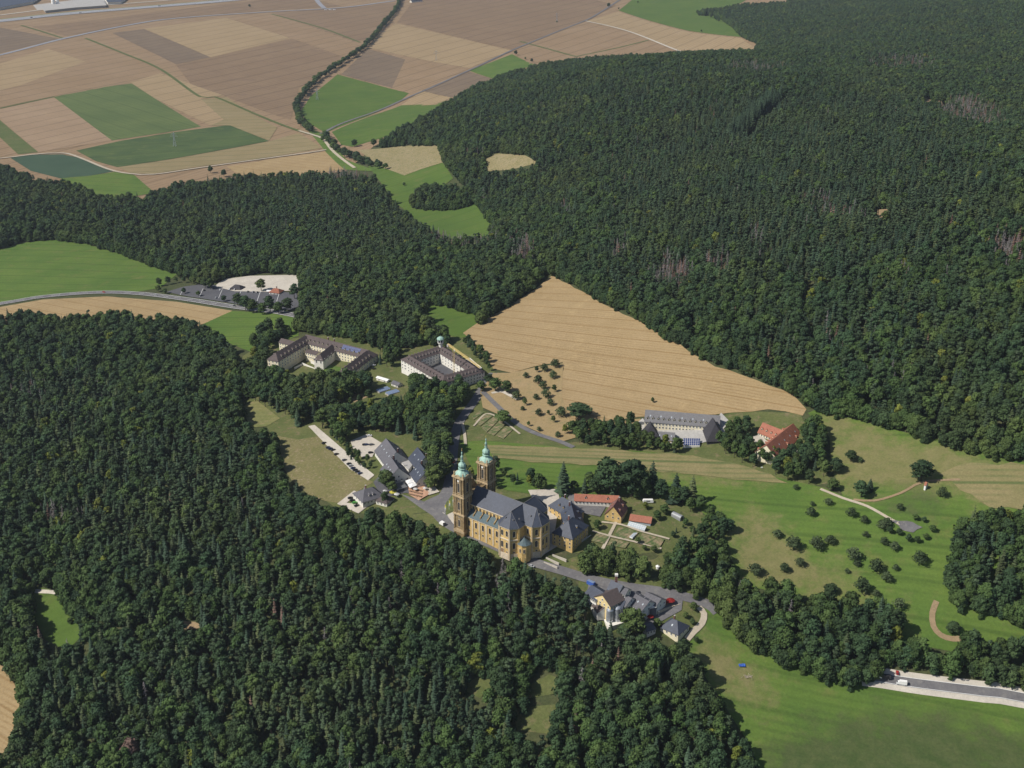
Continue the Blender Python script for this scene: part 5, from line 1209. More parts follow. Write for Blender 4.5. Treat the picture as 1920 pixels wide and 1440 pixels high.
def table(px, rz, label, group):
    p = at(*px); t = thing('beer_table', label, 'table', (p.x, p.y, p.z + .95), rz, group)
    m = MB(); m.box((0, 0, .76), (2.4, .8, .06)); m.obj('table_top', WOOD, t)
    for y in (-.75, .75): m = MB(); m.box((0, y, .46), (2.4, .3, .06)); m.box((-.9, y, .2), (.08, .28, .5)); m.box((.9, y, .2), (.08, .28, .5)); m.obj('bench', WOOD, t)
    for x in (-.9, .9): m = MB(); m.box((x, 0, .36), (.08, .7, .76)); m.obj('leg', STEELG, t)
for i in range(4):
    for j in range(3): table((771 + i * 6.5 - j * 1, 918 + j * 5.5 + i * 1.5), -.6, 'brown beer table with two benches on the brick terrace', 'beer tables on the brick terrace')
for i in range(5): table((1236 + i * 5, 1141 - i * 2), .4, 'brown beer table with two benches on the brewery terrace', 'beer tables on the brewery terrace')
# trellis, container, tarpaulin, board, tunnel and trailer
t = building('trellis', 'white posts of a trellis over the brewery yard', 'trellis', (1221, 1150))
for i in range(5):
    for j in range(2): m = MB(); m.bar((-5 + i * 2.5, j * 5 - 2.5, -1), (-5 + i * 2.5, j * 5 - 2.5, 3.6), .14); m.obj('post', WHITE, t)
    m = MB(); m.bar((-5 + i * 2.5, -3, 3.6), (-5 + i * 2.5, 3, 3.6), .13); m.obj('rafter', WHITE, t)
t = building('container', 'blue container at the upper corner of the brewery yard', 'container', (1108, 1097))
m = MB(); m.box((0, 0, 1.8), (6, 2.5, 2.8), -.7)
m.obj('shell', BLUEPAINT, t); m = MB(); m.box((0, 0, 3.25), (5.6, 2.2, .12), -.7); m.obj('lid', BLUEPAN, t)
t = building('tarpaulin', 'crumpled bright blue tarpaulin on the rough slope', 'tarpaulin', (1391, 1249))
m = MB(); g = [[(i * .9 - 2.2, j * .8 - 1.6, .55 + .45 * random.random()) for j in range(5)] for i in range(6)]
m.solid([p for r_ in g for p in r_], [(i * 5 + j, (i + 1) * 5 + j, (i + 1) * 5 + j + 1, i * 5 + j + 1) for i in range(5) for j in range(4)]); m.obj('sheet', BLUEPAINT, t)
t = building('log_pile', 'pale heap of branches on the rough slope below the tarpaulin', 'heap', (1402, 1270))
m = MB()
for k in range(26): a = random.uniform(0, 6.3); x, y = random.gauss(0, 1.5), random.gauss(0, 1.0); m.bar((x, y, .4 + random.random() * .5), (x + 2 * math.cos(a), y + 2 * math.sin(a), .5 + random.random()), .12)
m.obj('branches', GRAVEL2, t)['kind'] = 'stuff'
t = building('caravan', 'white caravan under the tall trees behind the garden', 'caravan', (1215, 943))
m = MB(); m.solid([(x, y, z) for y in (-1.1, 1.1) for x, z in ((-4, .8), (4, .8), (4.2, 2.0), (3.6, 3.2), (-3.6, 3.2), (-4.2, 2.0))], [(0, 1, 2, 3, 4, 5), (11, 10, 9, 8, 7, 6)] + [((i + 1) % 6, i, 6 + i, 6 + (i + 1) % 6) for i in range(6)]); m.obj('body', WHITE, t)
m = MB(); m.box((0, -1.13, 2.2), (3, .05, .8)); m.obj('window', GLASS, t)
for y in (-1, 1): link('wheel', CW, t, (0, y, .7))
t = building('cold_frame', 'small white glazed frame between the garden beds', 'cold frame', (1188, 1005))
m = MB(); m.box((0, 0, .5), (2.6, 9, 1.4), -.55); m.obj('base', WHITE, t); m = MB(); m.box((0, 0, 1.25), (2.2, 8.4, .12), -.55); m.obj('pane', GHGLASS, t)
t = building('well_house', 'tiny white round well house on the lawn above the lower wood', 'well', (1233, 1066))
m = MB(); m.lathe([(1.2, 0), (1.2, 2.0)], 10); m.obj('wall', WHITE, t); m = MB(); m.lathe([(1.6, 2.0), (.05, 3.2)], 10); m.obj('roof', CLOTH_W, t)
t = building('garden_sign', 'tiny white board at the edge of the stubble band', 'board', (1428, 880))
m = MB(); m.box((0, 0, 1.8), (1.6, .1, 1.0)); m.obj('panel', WHITE, t)
for x in (-.6, .6): m = MB(); m.box((x, .08, .9), (.1, .1, 2.2)); m.obj('post', WOOD, t)
# cemetery wall and stones by the choir
t = thing('low_wall', 'pale stone garden walls on the terraces below the provost house', 'wall', at(1043, 1056)); rl = Vector(t.location)
for (a, c) in (((1024, 1047), (1048, 1061)), ((1020, 1056), (1045, 1068)), ((1036, 1042), (1062, 1054)), ((1072, 1030), (1108, 1004))):
    p, q = at(*a) - rl, at(*c) - rl; d = q - p; m = MB(); m.box(((p.x + q.x) / 2, (p.y + q.y) / 2, (p.z + q.z) / 2 + .6), (d.length, .6, 2.4), math.atan2(d.y, d.x)); m.obj('wall_section', GRAVEL, t)
# people on the forecourt
def person(px, rz, label, mat, trousers):
    p = at(*px)
    J_ = {'hip': (0, 0, .95), 'waist': (0, 0, 1.12), 'chest': (0, 0, 1.34), 'neck': (0, 0, 1.5), 'chin': (0, .02, 1.58), 'crown': (0, 0, 1.74),
          'kl': (.11, .06, .5), 'al': (.12, -.02, .08), 'tl': (.13, .14, .04), 'kr': (-.11, .1, .5), 'ar': (-.12, .16, .08), 'tr': (-.13, .32, .04), 'hl': (.1, 0, .92), 'hr': (-.1, 0, .92),
          'sl': (.2, 0, 1.42), 'el': (.27, -.06, 1.14), 'wl': (.27, .04, .9), 'fl': (.27, .08, .78), 'sr': (-.2, 0, 1.42), 'er': (-.27, .04, 1.14), 'wr': (-.27, .14, .9), 'fr': (-.27, .18, .78)}
    rr = dict(hip=.14, waist=.13, chest=.16, neck=.06, chin=.085, crown=.08, kl=.07, al=.05, tl=.04, kr=.07, ar=.05, tr=.04, hl=.1, hr=.1, sl=.075, el=.05, wl=.035, fl=.03, sr=.075, er=.05, wr=.035, fr=.03)
    E_ = [('hip', 'waist'), ('waist', 'chest'), ('chest', 'neck'), ('neck', 'chin'), ('chin', 'crown'), ('hip', 'hl'), ('hl', 'kl'), ('kl', 'al'), ('al', 'tl'), ('hip', 'hr'), ('hr', 'kr'), ('kr', 'ar'), ('ar', 'tr'), ('chest', 'sl'), ('sl', 'el'), ('el', 'wl'), ('wl', 'fl'), ('chest', 'sr'), ('sr', 'er'), ('er', 'wr'), ('wr', 'fr')]
    ks = list(J_); me = bpy.data.meshes.new('person'); me.from_pydata([J_[k] for k in ks], [(ks.index(a), ks.index(b_)) for a, b_ in E_], [])
    o = link('person', me, None, (p.x, p.y, p.z + .85), rz); tag(o, label, 'person', 'visitors on the forecourt')
    md = o.modifiers.new('skin', 'SKIN'); o.modifiers.new('sub', 'SUBSURF').levels = 1
    for v, k in zip(me.skin_vertices[0].data if me.skin_vertices else [], ks): v.radius = (rr[k], rr[k])
    if not me.skin_vertices: pass
    me.materials.append(mat)
    h = MB(); h.lathe([(.02, 1.8), (.085, 1.77), (.105, 1.7), (.1, 1.62), (.07, 1.6)], 8); h.obj('hair', RUBBER, o)
person((1001, 1043), .6, 'visitor in dark jacket walking on the paved forecourt', CARC['black'], RUBBER)
person((1004, 1046), .9, 'visitor in red top walking on the paved forecourt', REDPAINT, RUBBER)
person((952, 1047), 2.2, 'visitor in white shirt beside the dark cypress', CLOTH_W, RUBBER)

# ------------------------------------------------------------------ trees
def ico(sub):
    import bmesh
    bm = bmesh.new(); bmesh.ops.create_icosphere(bm, subdivisions=sub, radius=1)
    V = np.array([v.co for v in bm.verts]); Fc = [tuple(v.index for v in f.verts) for f in bm.faces]; bm.free(); return V, Fc
ICO1 = ico(1)
class TM:
    """Tree mesh collector with a tone per face."""
    def __init__(s): s.v = []; s.f = []; s.m = []; s.t = []
    def add(s, V, Fs, mi, tone):
        k = len(s.v); s.v += [tuple(p) for p in V]
        for f in Fs: s.f.append(tuple(k + i for i in f)); s.m.append(mi); s.t.append(tone if np.isscalar(tone) else tone)
    def mesh(s, name, mats, only=None):
        sel = [i for i in range(len(s.f)) if only is None or s.m[i] == only]
        used = sorted({j for i in sel for j in s.f[i]}); mp = {j: k for k, j in enumerate(used)}
        me = bpy.data.meshes.new(name); me.from_pydata([s.v[j] for j in used], [], [tuple(mp[j] for j in s.f[i]) for i in sel])
        for m in (mats if only is None else [mats[only]]): me.materials.append(m)
        if only is None: me.polygons.foreach_set('material_index', [s.m[i] for i in sel])
        a = me.attributes.new('tone', 'FLOAT', 'FACE'); a.data.foreach_set('value', [s.t[i] for i in sel])
        me.update(); return me
def taper(t, p, q, r0, r1, n=6):
    p, q = Vector(p), Vector(q); d = (q - p).normalized(); a = d.orthogonal().normalized(); b = d.cross(a)
    vs = [p + (a * math.cos(2 * math.pi * i / n) + b * math.sin(2 * math.pi * i / n)) * r0 for i in range(n)] + [q + (a * math.cos(2 * math.pi * i / n) + b * math.sin(2 * math.pi * i / n)) * r1 for i in range(n)]
    t.add(vs, [(i, (i + 1) % n, n + (i + 1) % n, n + i) for i in range(n)] + [tuple(range(n, 2 * n))], 0, .5)
def broadleaf(seed, H, rad, base, lobes=11, clump=.92, per=44, flat=1.0, core=1.0):
    r = np.random.default_rng(seed); t = TM()
    ch = H - base; cz = base + ch * .52
    taper(t, (0, 0, -1.5), (0, 0, base + ch * .35), .38 * H / 20, .2 * H / 20); taper(t, (0, 0, base + ch * .35), (0, 0, base + ch * .75), .2 * H / 20, .05)
    L = []
    for k in range(lobes):
        a = 2.4 * k + r.uniform(-.4, .4); u = (k + .5) / lobes
        z = base + ch * (.20 + .66 * u) + r.uniform(-.05, .05) * ch
        prof = math.sin(math.pi * min(.97, .22 + .72 * u)) ** .7
        d = rad * .58 * prof * r.uniform(.75, 1.15); s = rad * (.40 + .16 * prof) * r.uniform(.8, 1.15)
        L.append((d * math.cos(a), d * math.sin(a), z, s))
    L.append((0, 0, base + ch * .8, rad * .45)); L.append((0, 0, cz, rad * .62))
    for x, y, z, s in L:
        if r.random() < .55: taper(t, (0, 0, max(base, z - s * 1.5)), (x * .8, y * .8, z), .12 * H / 20, .03, 4)
    for x, y, z, s in L:     # inner mass, tone close to the clump average
        V, Fs = ICO1; jit = r.uniform(.72, .92, (len(V), 1)); t.add(V * s * jit * core * np.array([1, 1, .85 * flat]) + np.array([x, y, z]), Fs, 1, .45)
    for x, y, z, s in L:
        for _ in range(per):
            n = r.normal(size=3); n[2] = n[2] * .8 + .25; n /= np.linalg.norm(n)
            if n[2] < -.55: continue
            c = np.array([x, y, z]) + n * s * np.array([1, 1, .85 * flat]) * r.uniform(.82, 1.12)
            # skip clumps buried in another lobe
            if sum(((c - np.array(l[:3])) ** 2).sum() < (l[3] * .7) ** 2 for l in L) > 0: continue
            nn = n + r.normal(size=3) * .55; nn /= np.linalg.norm(nn)
            a1 = np.cross(nn, [.3, .2, 1]); a1 /= np.linalg.norm(a1); a2 = np.cross(nn, a1); th = r.uniform(0, 6.28)
            e1 = a1 * math.cos(th) + a2 * math.sin(th); e2 = -a1 * math.sin(th) + a2 * math.cos(th); q = clump * r.uniform(.6, 1.25)
            P5 = [c + e1 * q, c + e2 * q * .8 - nn * q * .25, c - e1 * q * .9, c - e2 * q * .8 - nn * q * .25, c + nn * q * .2]
            t.add(P5, [(0, 1, 4), (1, 2, 4), (2, 3, 4), (3, 0, 4)], 1, float(np.clip(.5 + .28 * r.normal(), 0, 1)))
    return t
def conifer(seed, H, rad, base, tiers=11, spokes=8, droop=.35, power=.85):
    r = np.random.default_rng(seed); t = TM()
    taper(t, (0, 0, -1.5), (0, 0, H * .96), .28 * H / 24, .03, 5)
    n = 7; V = [(rad * .42 * math.cos(6.283 * i / n), rad * .42 * math.sin(6.283 * i / n), base + .3) for i in range(n)] + [(0, 0, H * .93)]
    t.add(V, [(i, (i + 1) % n, n) for i in range(n)], 1, .4)
    for k in range(tiers):
        u = k / (tiers - 1); z = base + (H - base) * (u ** .9) * .97; R_ = rad * ((1 - u) ** power) + .35
        m = max(5, int(spokes * (1 - .35 * u)))
        for i in range(m):
            a = 6.283 * (i + r.uniform(-.3, .3)) / m + k * .7; rr = R_ * r.uniform(.72, 1.18); w = .30 * rr + .35
            c, s = math.cos(a), math.sin(a); zz = z + r.uniform(-.4, .4)
            tip = (rr * c, rr * s, zz - droop * rr); l = (rr * .62 * c - s * w, rr * .62 * s + c * w, zz - droop * rr * .75 - .25); q = (rr * .62 * c + s * w, rr * .62 * s - c * w, zz - droop * rr * .75 - .25)
            inn = (0, 0, zz + .35); midp = (rr * .55 * c, rr * .55 * s, zz - droop * rr * .3)
            t.add([inn, l, tip, q, midp], [(0, 1, 4), (1, 2, 4), (2, 3, 4), (3, 0, 4)], 1, float(np.clip(.5 + .26 * r.normal(), 0, 1)))
    return t
def pine(seed, H, rad, base):
    return broadleaf(seed, H, rad, base, 6, .7, 26, .8)
def deadtree(seed, H):
    r = np.random.default_rng(seed); t = TM(); taper(t, (0, 0, -1.5), (0, 0, H), .32, .05, 5)
    for k in range(70):
        z = H * r.uniform(.22, .97); L = (H - z) * .16 + .5; a = r.uniform(0, 6.28); L *= r.uniform(.6, 1.2)
        p = np.array([0, 0, z]); q = np.array([L * math.cos(a), L * math.sin(a), z - .25 * L])
        taper(t, p, q, .17, .05, 3)
        b_ = a + r.uniform(-.7, .7); m_ = (p + q) / 2; taper(t, m_, m_ + np.array([L * .5 * math.cos(b_), L * .5 * math.sin(b_), -.25 * L]), .11, .03, 3)
    return t
KIND = {}
def reg(key, t, fol): KIND[key] = (t.mesh('tree', [BARK if fol else DEAD, fol or DEAD]), t.mesh('trunk', [BARK if fol else DEAD, fol], 0), t.mesh('crown', [BARK, fol], 1) if fol else None)
for i in range(5): reg(f'mid{i}', broadleaf(10 + i, 19 + i * .9, 4.7 + .4 * (i % 3), 3.5, 10 + i % 3), FL_MID)
for i in range(5): reg(f'dark{i}', broadleaf(30 + i, 20 + i * .8, 4.9 + .5 * (i % 3), 4, 11 + i % 3), FL_DARK)
for i in range(4): reg(f'edg{i}', broadleaf(150 + i, 13 + i, 4.9 + .3 * (i % 2), .3, 12), FL_MID if i % 2 else FL_DARK)
for i in range(2): reg(f'yel{i}', broadleaf(50 + i, 18 + i, 4.4, 3.5, 10), FL_YEL)
for i in range(4): reg(f'spr{i}', conifer(60 + i, 22 + i * 1.3, 3.7 + .3 * (i % 2), 2.5, 14, 10, .3, .8), FL_SPR)
for i in range(3): reg(f'lar{i}', conifer(80 + i, 21 + i * 1.3, 3.1, 5, 11, 7, .15, .65), FL_LAR)
for i in range(4): reg(f'pin{i}', pine(90 + i, 19 + i, 2.7 + .2 * i, 8.5 - i), FL_PIN)
for i in range(3): reg(f'fru{i}', broadleaf(100 + i, 7, 3.3, 1.2, 9, .5, 44, 1.0, .68), FL_FRUIT)
for i in range(2): reg(f'dead{i}', deadtree(110 + i, 20 + i * 2), None)
for i in range(2): reg(f'brn{i}', conifer(120 + i, 21 + i, 2.6, 4, 10, 6, .3), FL_RED)
reg('copper', broadleaf(130, 21, 5.6, 3, 13), FL_RED)
reg('cyp', conifer(140, 13, 1.7, .6, 12, 9, .1, .45), FL_SPR)
TH = {'edg': 14.5, 'mid': 20, 'dark': 21, 'yel': 18.5, 'spr': 24, 'lar': 22, 'pin': 20, 'fru': 7, 'dead': 21, 'brn': 21, 'copper': 21, 'cyp': 13}
def ht(key): return TH[key.rstrip('0123456789')]
NAMES = {'edg': ('broadleaf_tree', 'tree'), 'mid': ('broadleaf_tree', 'tree'), 'dark': ('broadleaf_tree', 'tree'), 'yel': ('broadleaf_tree', 'tree'), 'spr': ('spruce_tree', 'conifer'), 'lar': ('larch_tree', 'conifer'), 'pin': ('pine_tree', 'conifer'), 'fru': ('fruit_tree', 'fruit tree'), 'dead': ('dead_tree', 'dead tree'), 'brn': ('withered_spruce', 'conifer'), 'copper': ('copper_beech', 'tree'), 'cyp': ('cypress_tree', 'conifer')}
def plant(key, x, y, h, label, group=None, rz=None, wide=1.0, name=None, cat=None):
    s = h / ht(key); k = key.rstrip('0123456789'); nm, ct = NAMES[k]
    o = thing(name or nm, label, cat or ct, (x, y, float(zt(x, y)) - .2), random.uniform(0, 6.28) if rz is None else rz, group)
    o.scale = (s * wide, s * wide, s)
    _, tr, cr_ = KIND[key]; link('trunk', tr, o)
    if cr_: link('crown', cr_, o)
    return o

FORESTS = {
 'mid_wood': [(-400,318),(0,308),(50,325),(90,340),(140,343),(180,362),(270,370),(300,352),(350,342),(400,338),(440,330),(520,326),(600,322),(650,316),(690,322),(715,345),(735,375),(765,400),(800,425),(850,443),(900,440),(940,437),(985,470),(1025,512),(1008,535),(962,568),(905,606),(878,628),(862,640),(835,650),(800,645),(760,655),(735,650),(700,650),(650,636),(600,626),(560,622),(520,640),(480,648),(462,640),(470,615),(490,598),(545,600),(562,585),(568,560),(562,522),(540,514),(500,512),(430,520),(400,532),(370,528),(335,518),(280,498),(230,480),(160,458),(100,450),(40,455),(0,468),(-400,500)],
 'hill_wood': [(690,270),(740,245),(800,215),(850,185),(900,155),(950,138),(1000,122),(1060,114),(1130,105),(1200,104),(1290,98),(1430,95),(1420,85),(1390,70),(1370,50),(1340,30),(1310,30),(1310,18),(1350,15),(1380,5),(1420,-50),(2500,-60),(2500,900),(1920,868),(1850,860),(1780,840),(1700,815),(1620,795),(1530,775),(1480,740),(1420,710),(1340,685),(1300,663),(1250,638),(1180,590),(1130,570),(1090,545),(1040,518),(1020,515),(985,470),(940,437),(925,425),(900,395),(882,372),(880,362),(858,340),(832,305),(820,275),(760,275),(720,278)],
 'low_wood': [(-400,588),(0,590),(100,588),(250,588),(330,595),(370,605),(400,625),(430,650),(460,680),(470,700),(500,712),(520,725),(505,742),(470,745),(452,752),(450,772),(470,805),(515,800),(522,825),(520,872),(550,908),(590,938),(640,952),(665,962),(700,948),(740,950),(775,965),(800,985),(840,1002),(880,1018),(930,1040),(975,1056),(1020,1068),(1085,1082),(1100,1104),(1098,1140),(1125,1172),(1190,1182),(1250,1198),(1290,1212),(1312,1250),(1340,1290),(1360,1322),(1372,1350),(1408,1390),(1417,1440),(1450,1900),(-400,1900)],
 'brook_wood': [(1245,1032),(1280,1022),(1330,1012),(1372,1002),(1368,1040),(1360,1060),(1385,1082),(1420,1107),(1500,1112),(1560,1117),(1640,1127),(1688,1165),(1700,1182),(1740,1210),(1800,1205),(1830,1200),(1920,1180),(2400,1200),(2400,1345),(1920,1296),(1850,1282),(1760,1262),(1690,1250),(1652,1249),(1638,1278),(1620,1290),(1560,1285),(1530,1272),(1460,1250),(1400,1210),(1340,1150),(1330,1122),(1250,1102),(1200,1092),(1092,1073),(1090,1042),(1066,1040),(1080,1024),(1140,1034),(1190,1040),(1210,1060),(1238,1080)],
 'right_wood': [(1785,970),(1840,958),(1880,955),(1920,945),(2400,930),(2400,1200),(1920,1182),(1870,1150),(1850,1160),(1790,1140),(1775,1100),(1780,1040),(1800,1008),(1790,988)],
 'grove': [(762,372),(790,350),(850,345),(884,362),(886,385),(860,394),(830,397),(790,394),(766,387)],
}
HOLES = [[(1620,408),(1636,394),(1668,392),(1664,404)], [(1722,192),(1735,184),(1775,193),(1770,200)], [(785,568),(830,573),(897,596),(892,612),(860,622),(820,605)], [(905,302),(930,288),(985,292),(1010,306),(960,320),(915,324)],
         [(60,1100),(108,1106),(132,1150),(162,1184),(125,1222),(85,1200),(58,1150)], [(-300,1225),(0,1232),(28,1275),(42,1312),(28,1392),(-6,1430),(-300,1500)],
         [(322,1176),(345,1163),(388,1166),(374,1182)], [(985,1292),(1030,1263),(1057,1275),(1052,1302),(992,1312)], [(955,1335),(1010,1325),(1050,1345),(1030,1370),(970,1370)], [(860,1292),(905,1263),(932,1280),(902,1312)], [(1215,1064),(1245,1060),(1245,1082),(1222,1080)]]
THIN = [[(640,930),(740,925),(770,945),(800,985),(740,990),(640,975)]]
DEADZ = [(1812,222,52,24,.62),(1850,238,34,18,.6),(1262,528,34,26,.75),(1235,535,20,18,.8),(1345,512,24,22,.7),(1890,490,45,34,.75),(1580,418,50,13,.5),(1420,460,22,16,.4),(1530,395,30,14,.3),(1700,540,40,16,.3),(1690,130,60,14,.45),(1420,140,60,10,.4),(660,338,55,14,.8),(870,462,60,22,.55),(980,485,24,25,.6),(1160,485,26,12,.55),(1060,410,14,16,.5),(1040,545,0.1,.1,0),(940,1105,22,18,.7),(1385,1112,12,22,.8),(110,985,60,14,.45),(60,760,40,20,.25),(930,300,70,10,.25),(680,1140,160,60,.04),(1050,1330,160,60,.10),(600,1180,120,60,.04),(1600,690,180,60,.07),(1130,1230,60,50,.10)]
CONZ = [(1500,350,380,190,.88),(1060,230,160,60,.5),(1000,340,120,80,.5),(1650,640,260,80,.5),(520,400,200,60,.6),(720,440,150,50,.65),(330,960,200,140,.7),(120,830,150,140,.55),(560,1180,220,110,.7),(980,1200,180,110,.65),(1250,520,160,60,.6),(1720,80,220,70,.4),(700,1350,300,90,.75),(250,1330,180,90,.6),(1840,1080,50,50,.5),(1300,180,220,50,.7)]
def vnoise(x, y, s, seed):
    r = np.random.default_rng(seed); out = np.zeros_like(x)
    for k in range(5):
        a = r.uniform(0, 6.28); f = r.uniform(.6, 1.6) * 6.28 / s; out += np.sin(x * f * math.cos(a) + y * f * math.sin(a) + r.uniform(0, 6.28))
    return out / 5
CELL = 5.6
gx, gy = np.meshgrid(np.arange(-1700, 2300, CELL), np.arange(330, 4700, CELL)); gx = gx.ravel(); gy = gy.ravel()
keep = np.abs(gx) < .55 * gy + 140; gx, gy = gx[keep], gy[keep]
gx = gx + rng.uniform(-2.4, 2.4, gx.shape); gy = gy + rng.uniform(-2.4, 2.4, gy.shape)
far = np.hypot(gx, gy); keep = (far < 1700) | (rng.random(gx.shape) < .8); gx, gy = gx[keep], gy[keep]
gz = zt(gx, gy); bx, by, dep = proj(gx, gy, gz); tx_, ty_, _ = proj(gx, gy, gz + 17)
ok = np.zeros(gx.shape, bool)
for nm, poly in FORESTS.items():
    if nm in ('grove',): ok |= inpoly(bx, by, poly) & inpoly(tx_, ty_ + 4, poly)
    elif nm == 'brook_wood': ok |= inpoly(bx, by, poly) & inpoly(bx, by + (ty_ - by) * np.where((bx < 1260) & (by < 1110), .6, .8), poly)
    else: ok |= inpoly(bx, by, poly) & (inpoly(tx_, np.where((bx > 790) & (bx < 1110) & (by < 1130) & (by > 950), by + (ty_ - by) * 1.05, ty_), poly) | inpoly(tx_, ty_, FORESTS['hill_wood']) | inpoly(tx_, ty_, FORESTS['mid_wood']) | inpoly(tx_, ty_, FORESTS['low_wood']))
for hpoly in HOLES: ok &= ~(inpoly(bx, by, hpoly) | inpoly(bx, ty_ + 2, hpoly) | inpoly(bx, (by + ty_) / 2, hpoly))
LANE = [(1388,272),(1428,228),(1470,194),(1479,197),(1440,234),(1398,277)]
ok &= ~inpoly(bx, by, LANE)
gx, gy, gz, bx, by, dep = [a[ok] for a in (gx, gy, gz, bx, by, dep)]
n_ = len(gx); u = rng.random(n_)
low_ = inpoly(bx, by, FORESTS['low_wood'])
pc = np.where(low_, .15, .16) + .24 * np.clip(vnoise(gx, gy, 260, 3), -1, 1)
for cx, cy, rx, ry, pr in CONZ:
    q = ((bx - cx) / rx) ** 2 + ((by - cy) / ry) ** 2; pc = np.maximum(pc, pr * np.clip(1.6 - q, 0, 1))
pdd = np.full(n_, .004)
for cx, cy, rx, ry, pr in DEADZ:
    q = ((bx - cx) / rx) ** 2 + ((by - cy) / ry) ** 2; pdd = np.maximum(pdd, pr * np.clip(1.5 - q, 0, 1))
keys = np.empty(n_, object); v2 = rng.random(n_); vi = rng.integers(0, 100, n_); vn = vnoise(gx, gy, 150, 9)
for i in range(n_):
    if u[i] < pdd[i]: keys[i] = f'dead{vi[i] % 2}' if v2[i] < .7 else f'brn{vi[i] % 2}'
    elif u[i] < pdd[i] + pc[i]:
        ps = (.14 if by[i] > 700 and bx[i] < 1450 else .22) + .15 * vn[i]; keys[i] = f'spr{vi[i] % 4}' if v2[i] < ps else (f'lar{vi[i] % 3}' if v2[i] < ps + (.16 if by[i] > 700 else .12) else f'pin{vi[i] % 4}')
    elif v2[i] < .03: keys[i] = f'yel{vi[i] % 2}'
    elif v2[i] < .50 + .45 * vn[i]: keys[i] = f'dark{vi[i] % 5}'
    else: keys[i] = f'mid{vi[i] % 5}'
# drop broadleaf neighbours that would crowd: wide crowns keep about 60 % of the grid places
wide_ = np.array([k[:3] in ('mid', 'dar', 'yel', 'edg') for k in keys]); drop = wide_ & (rng.random(n_) < .32)
def inside(x, y):
    qx, qy, _ = proj(x, y, zt(x, y)); r = np.zeros(x.shape, bool)
    for p_ in FORESTS.values(): r |= inpoly(qx, qy, p_)
    for p_ in HOLES: r &= ~inpoly(qx, qy, p_)
    return r
edge = ~inside(gx, gy - 10) | ~inside(gx - 9, gy - 3) | ~inside(gx + 9, gy - 3)
for i in np.nonzero(edge)[0]: keys[i] = f'edg{vi[i] % 4}'
lane_side = inpoly(bx + 16, by, LANE) | inpoly(bx + 8, by, LANE) | inpoly(bx + 24, by, LANE)
for i in np.nonzero(lane_side)[0]: keys[i] = f'spr{vi[i] % 4}'
drop = drop & ~edge & ~lane_side
scl = rng.uniform(.72, 1.16, n_) * (1 + .10 * vnoise(gx, gy, 90, 21)) * np.where(lane_side, 1.35, 1)
sel = ~drop; gx, gy, gz, bx, by, dep, keys, scl = [a[sel] for a in (gx, gy, gz, bx, by, dep, keys, scl)]
ed = np.nonzero((np.array([k[:3] == 'edg' for k in keys])) & (rng.random(len(gx)) < .8))[0]
ex, ey = gx[ed] + rng.uniform(-3, 3, len(ed)), gy[ed] - rng.uniform(1.5, 5, len(ed)); ez = zt(ex, ey); ebx, eby, edp = proj(ex, ey, ez)
gx, gy, gz, bx, by, dep = [np.concatenate(q) for q in ((gx, ex), (gy, ey), (gz, ez), (bx, ebx), (by, eby), (dep, edp))]
keys = np.concatenate([keys, keys[ed]]); scl = np.concatenate([scl, rng.uniform(.28, .6, len(ed))])
rot = rng.uniform(0, 6.28, len(gx))
# the trees that show largest stand as single objects, the rest of the wood as masses
order = np.argsort(dep); single = np.zeros(len(gx), bool); cnt = {'b': 0, 'c': 0, 'd': 0}
TONE = {'edg': 'low branched broadleaf tree', 'mid': 'mid green broadleaf tree', 'dark': 'dark green broadleaf tree', 'yel': 'yellow green broadleaf tree', 'spr': 'dark narrow spruce', 'lar': 'olive green larch', 'pin': 'bare stemmed pine', 'dead': 'grey dead tree', 'brn': 'brown withered spruce'}
def where(x, y):
    xs = [('at the lower left corner', 150), ('left of the copper beech', 225), ('right of the copper beech', 400), ('below the left glade', 560), ('under the wooded left slope', 720), ('left of the yellow green tree', 880), ('right of the yellow green tree', 1010), ('near the sunlit clearing', 1120), ('downhill of the brewery', 1260), ('at the right tip', 1420), ('by the valley road', 1920)]
    return next(n for n, q in xs if x < q or q == 1920)
for i in order:
    if not (10 < bx[i] < 1910 and 60 < by[i] < 1445): continue
    k = keys[i].rstrip('0123456789'); c = 'b' if k in ('mid', 'dark', 'yel', 'edg') else ('d' if k in ('dead', 'brn') else 'c')
    if cnt[c] >= {'b': 110, 'c': 170, 'd': 24}[c]: continue
    cnt[c] += 1; single[i] = True; s_ = scl[i]
    plant(keys[i], gx[i], gy[i], ht(keys[i]) * s_, ('low ' if s_ < .86 else ('tall ' if s_ > 1.02 else '')) + TONE[k] + ' ' + where(bx[i], by[i]), {'b': 'broadleaf trees of the near wood', 'c': 'conifers of the near wood', 'd': 'dead trees of the near wood'}[c], rot[i])
def globals_(): return gx, gy, gz, keys, rot, scl, single
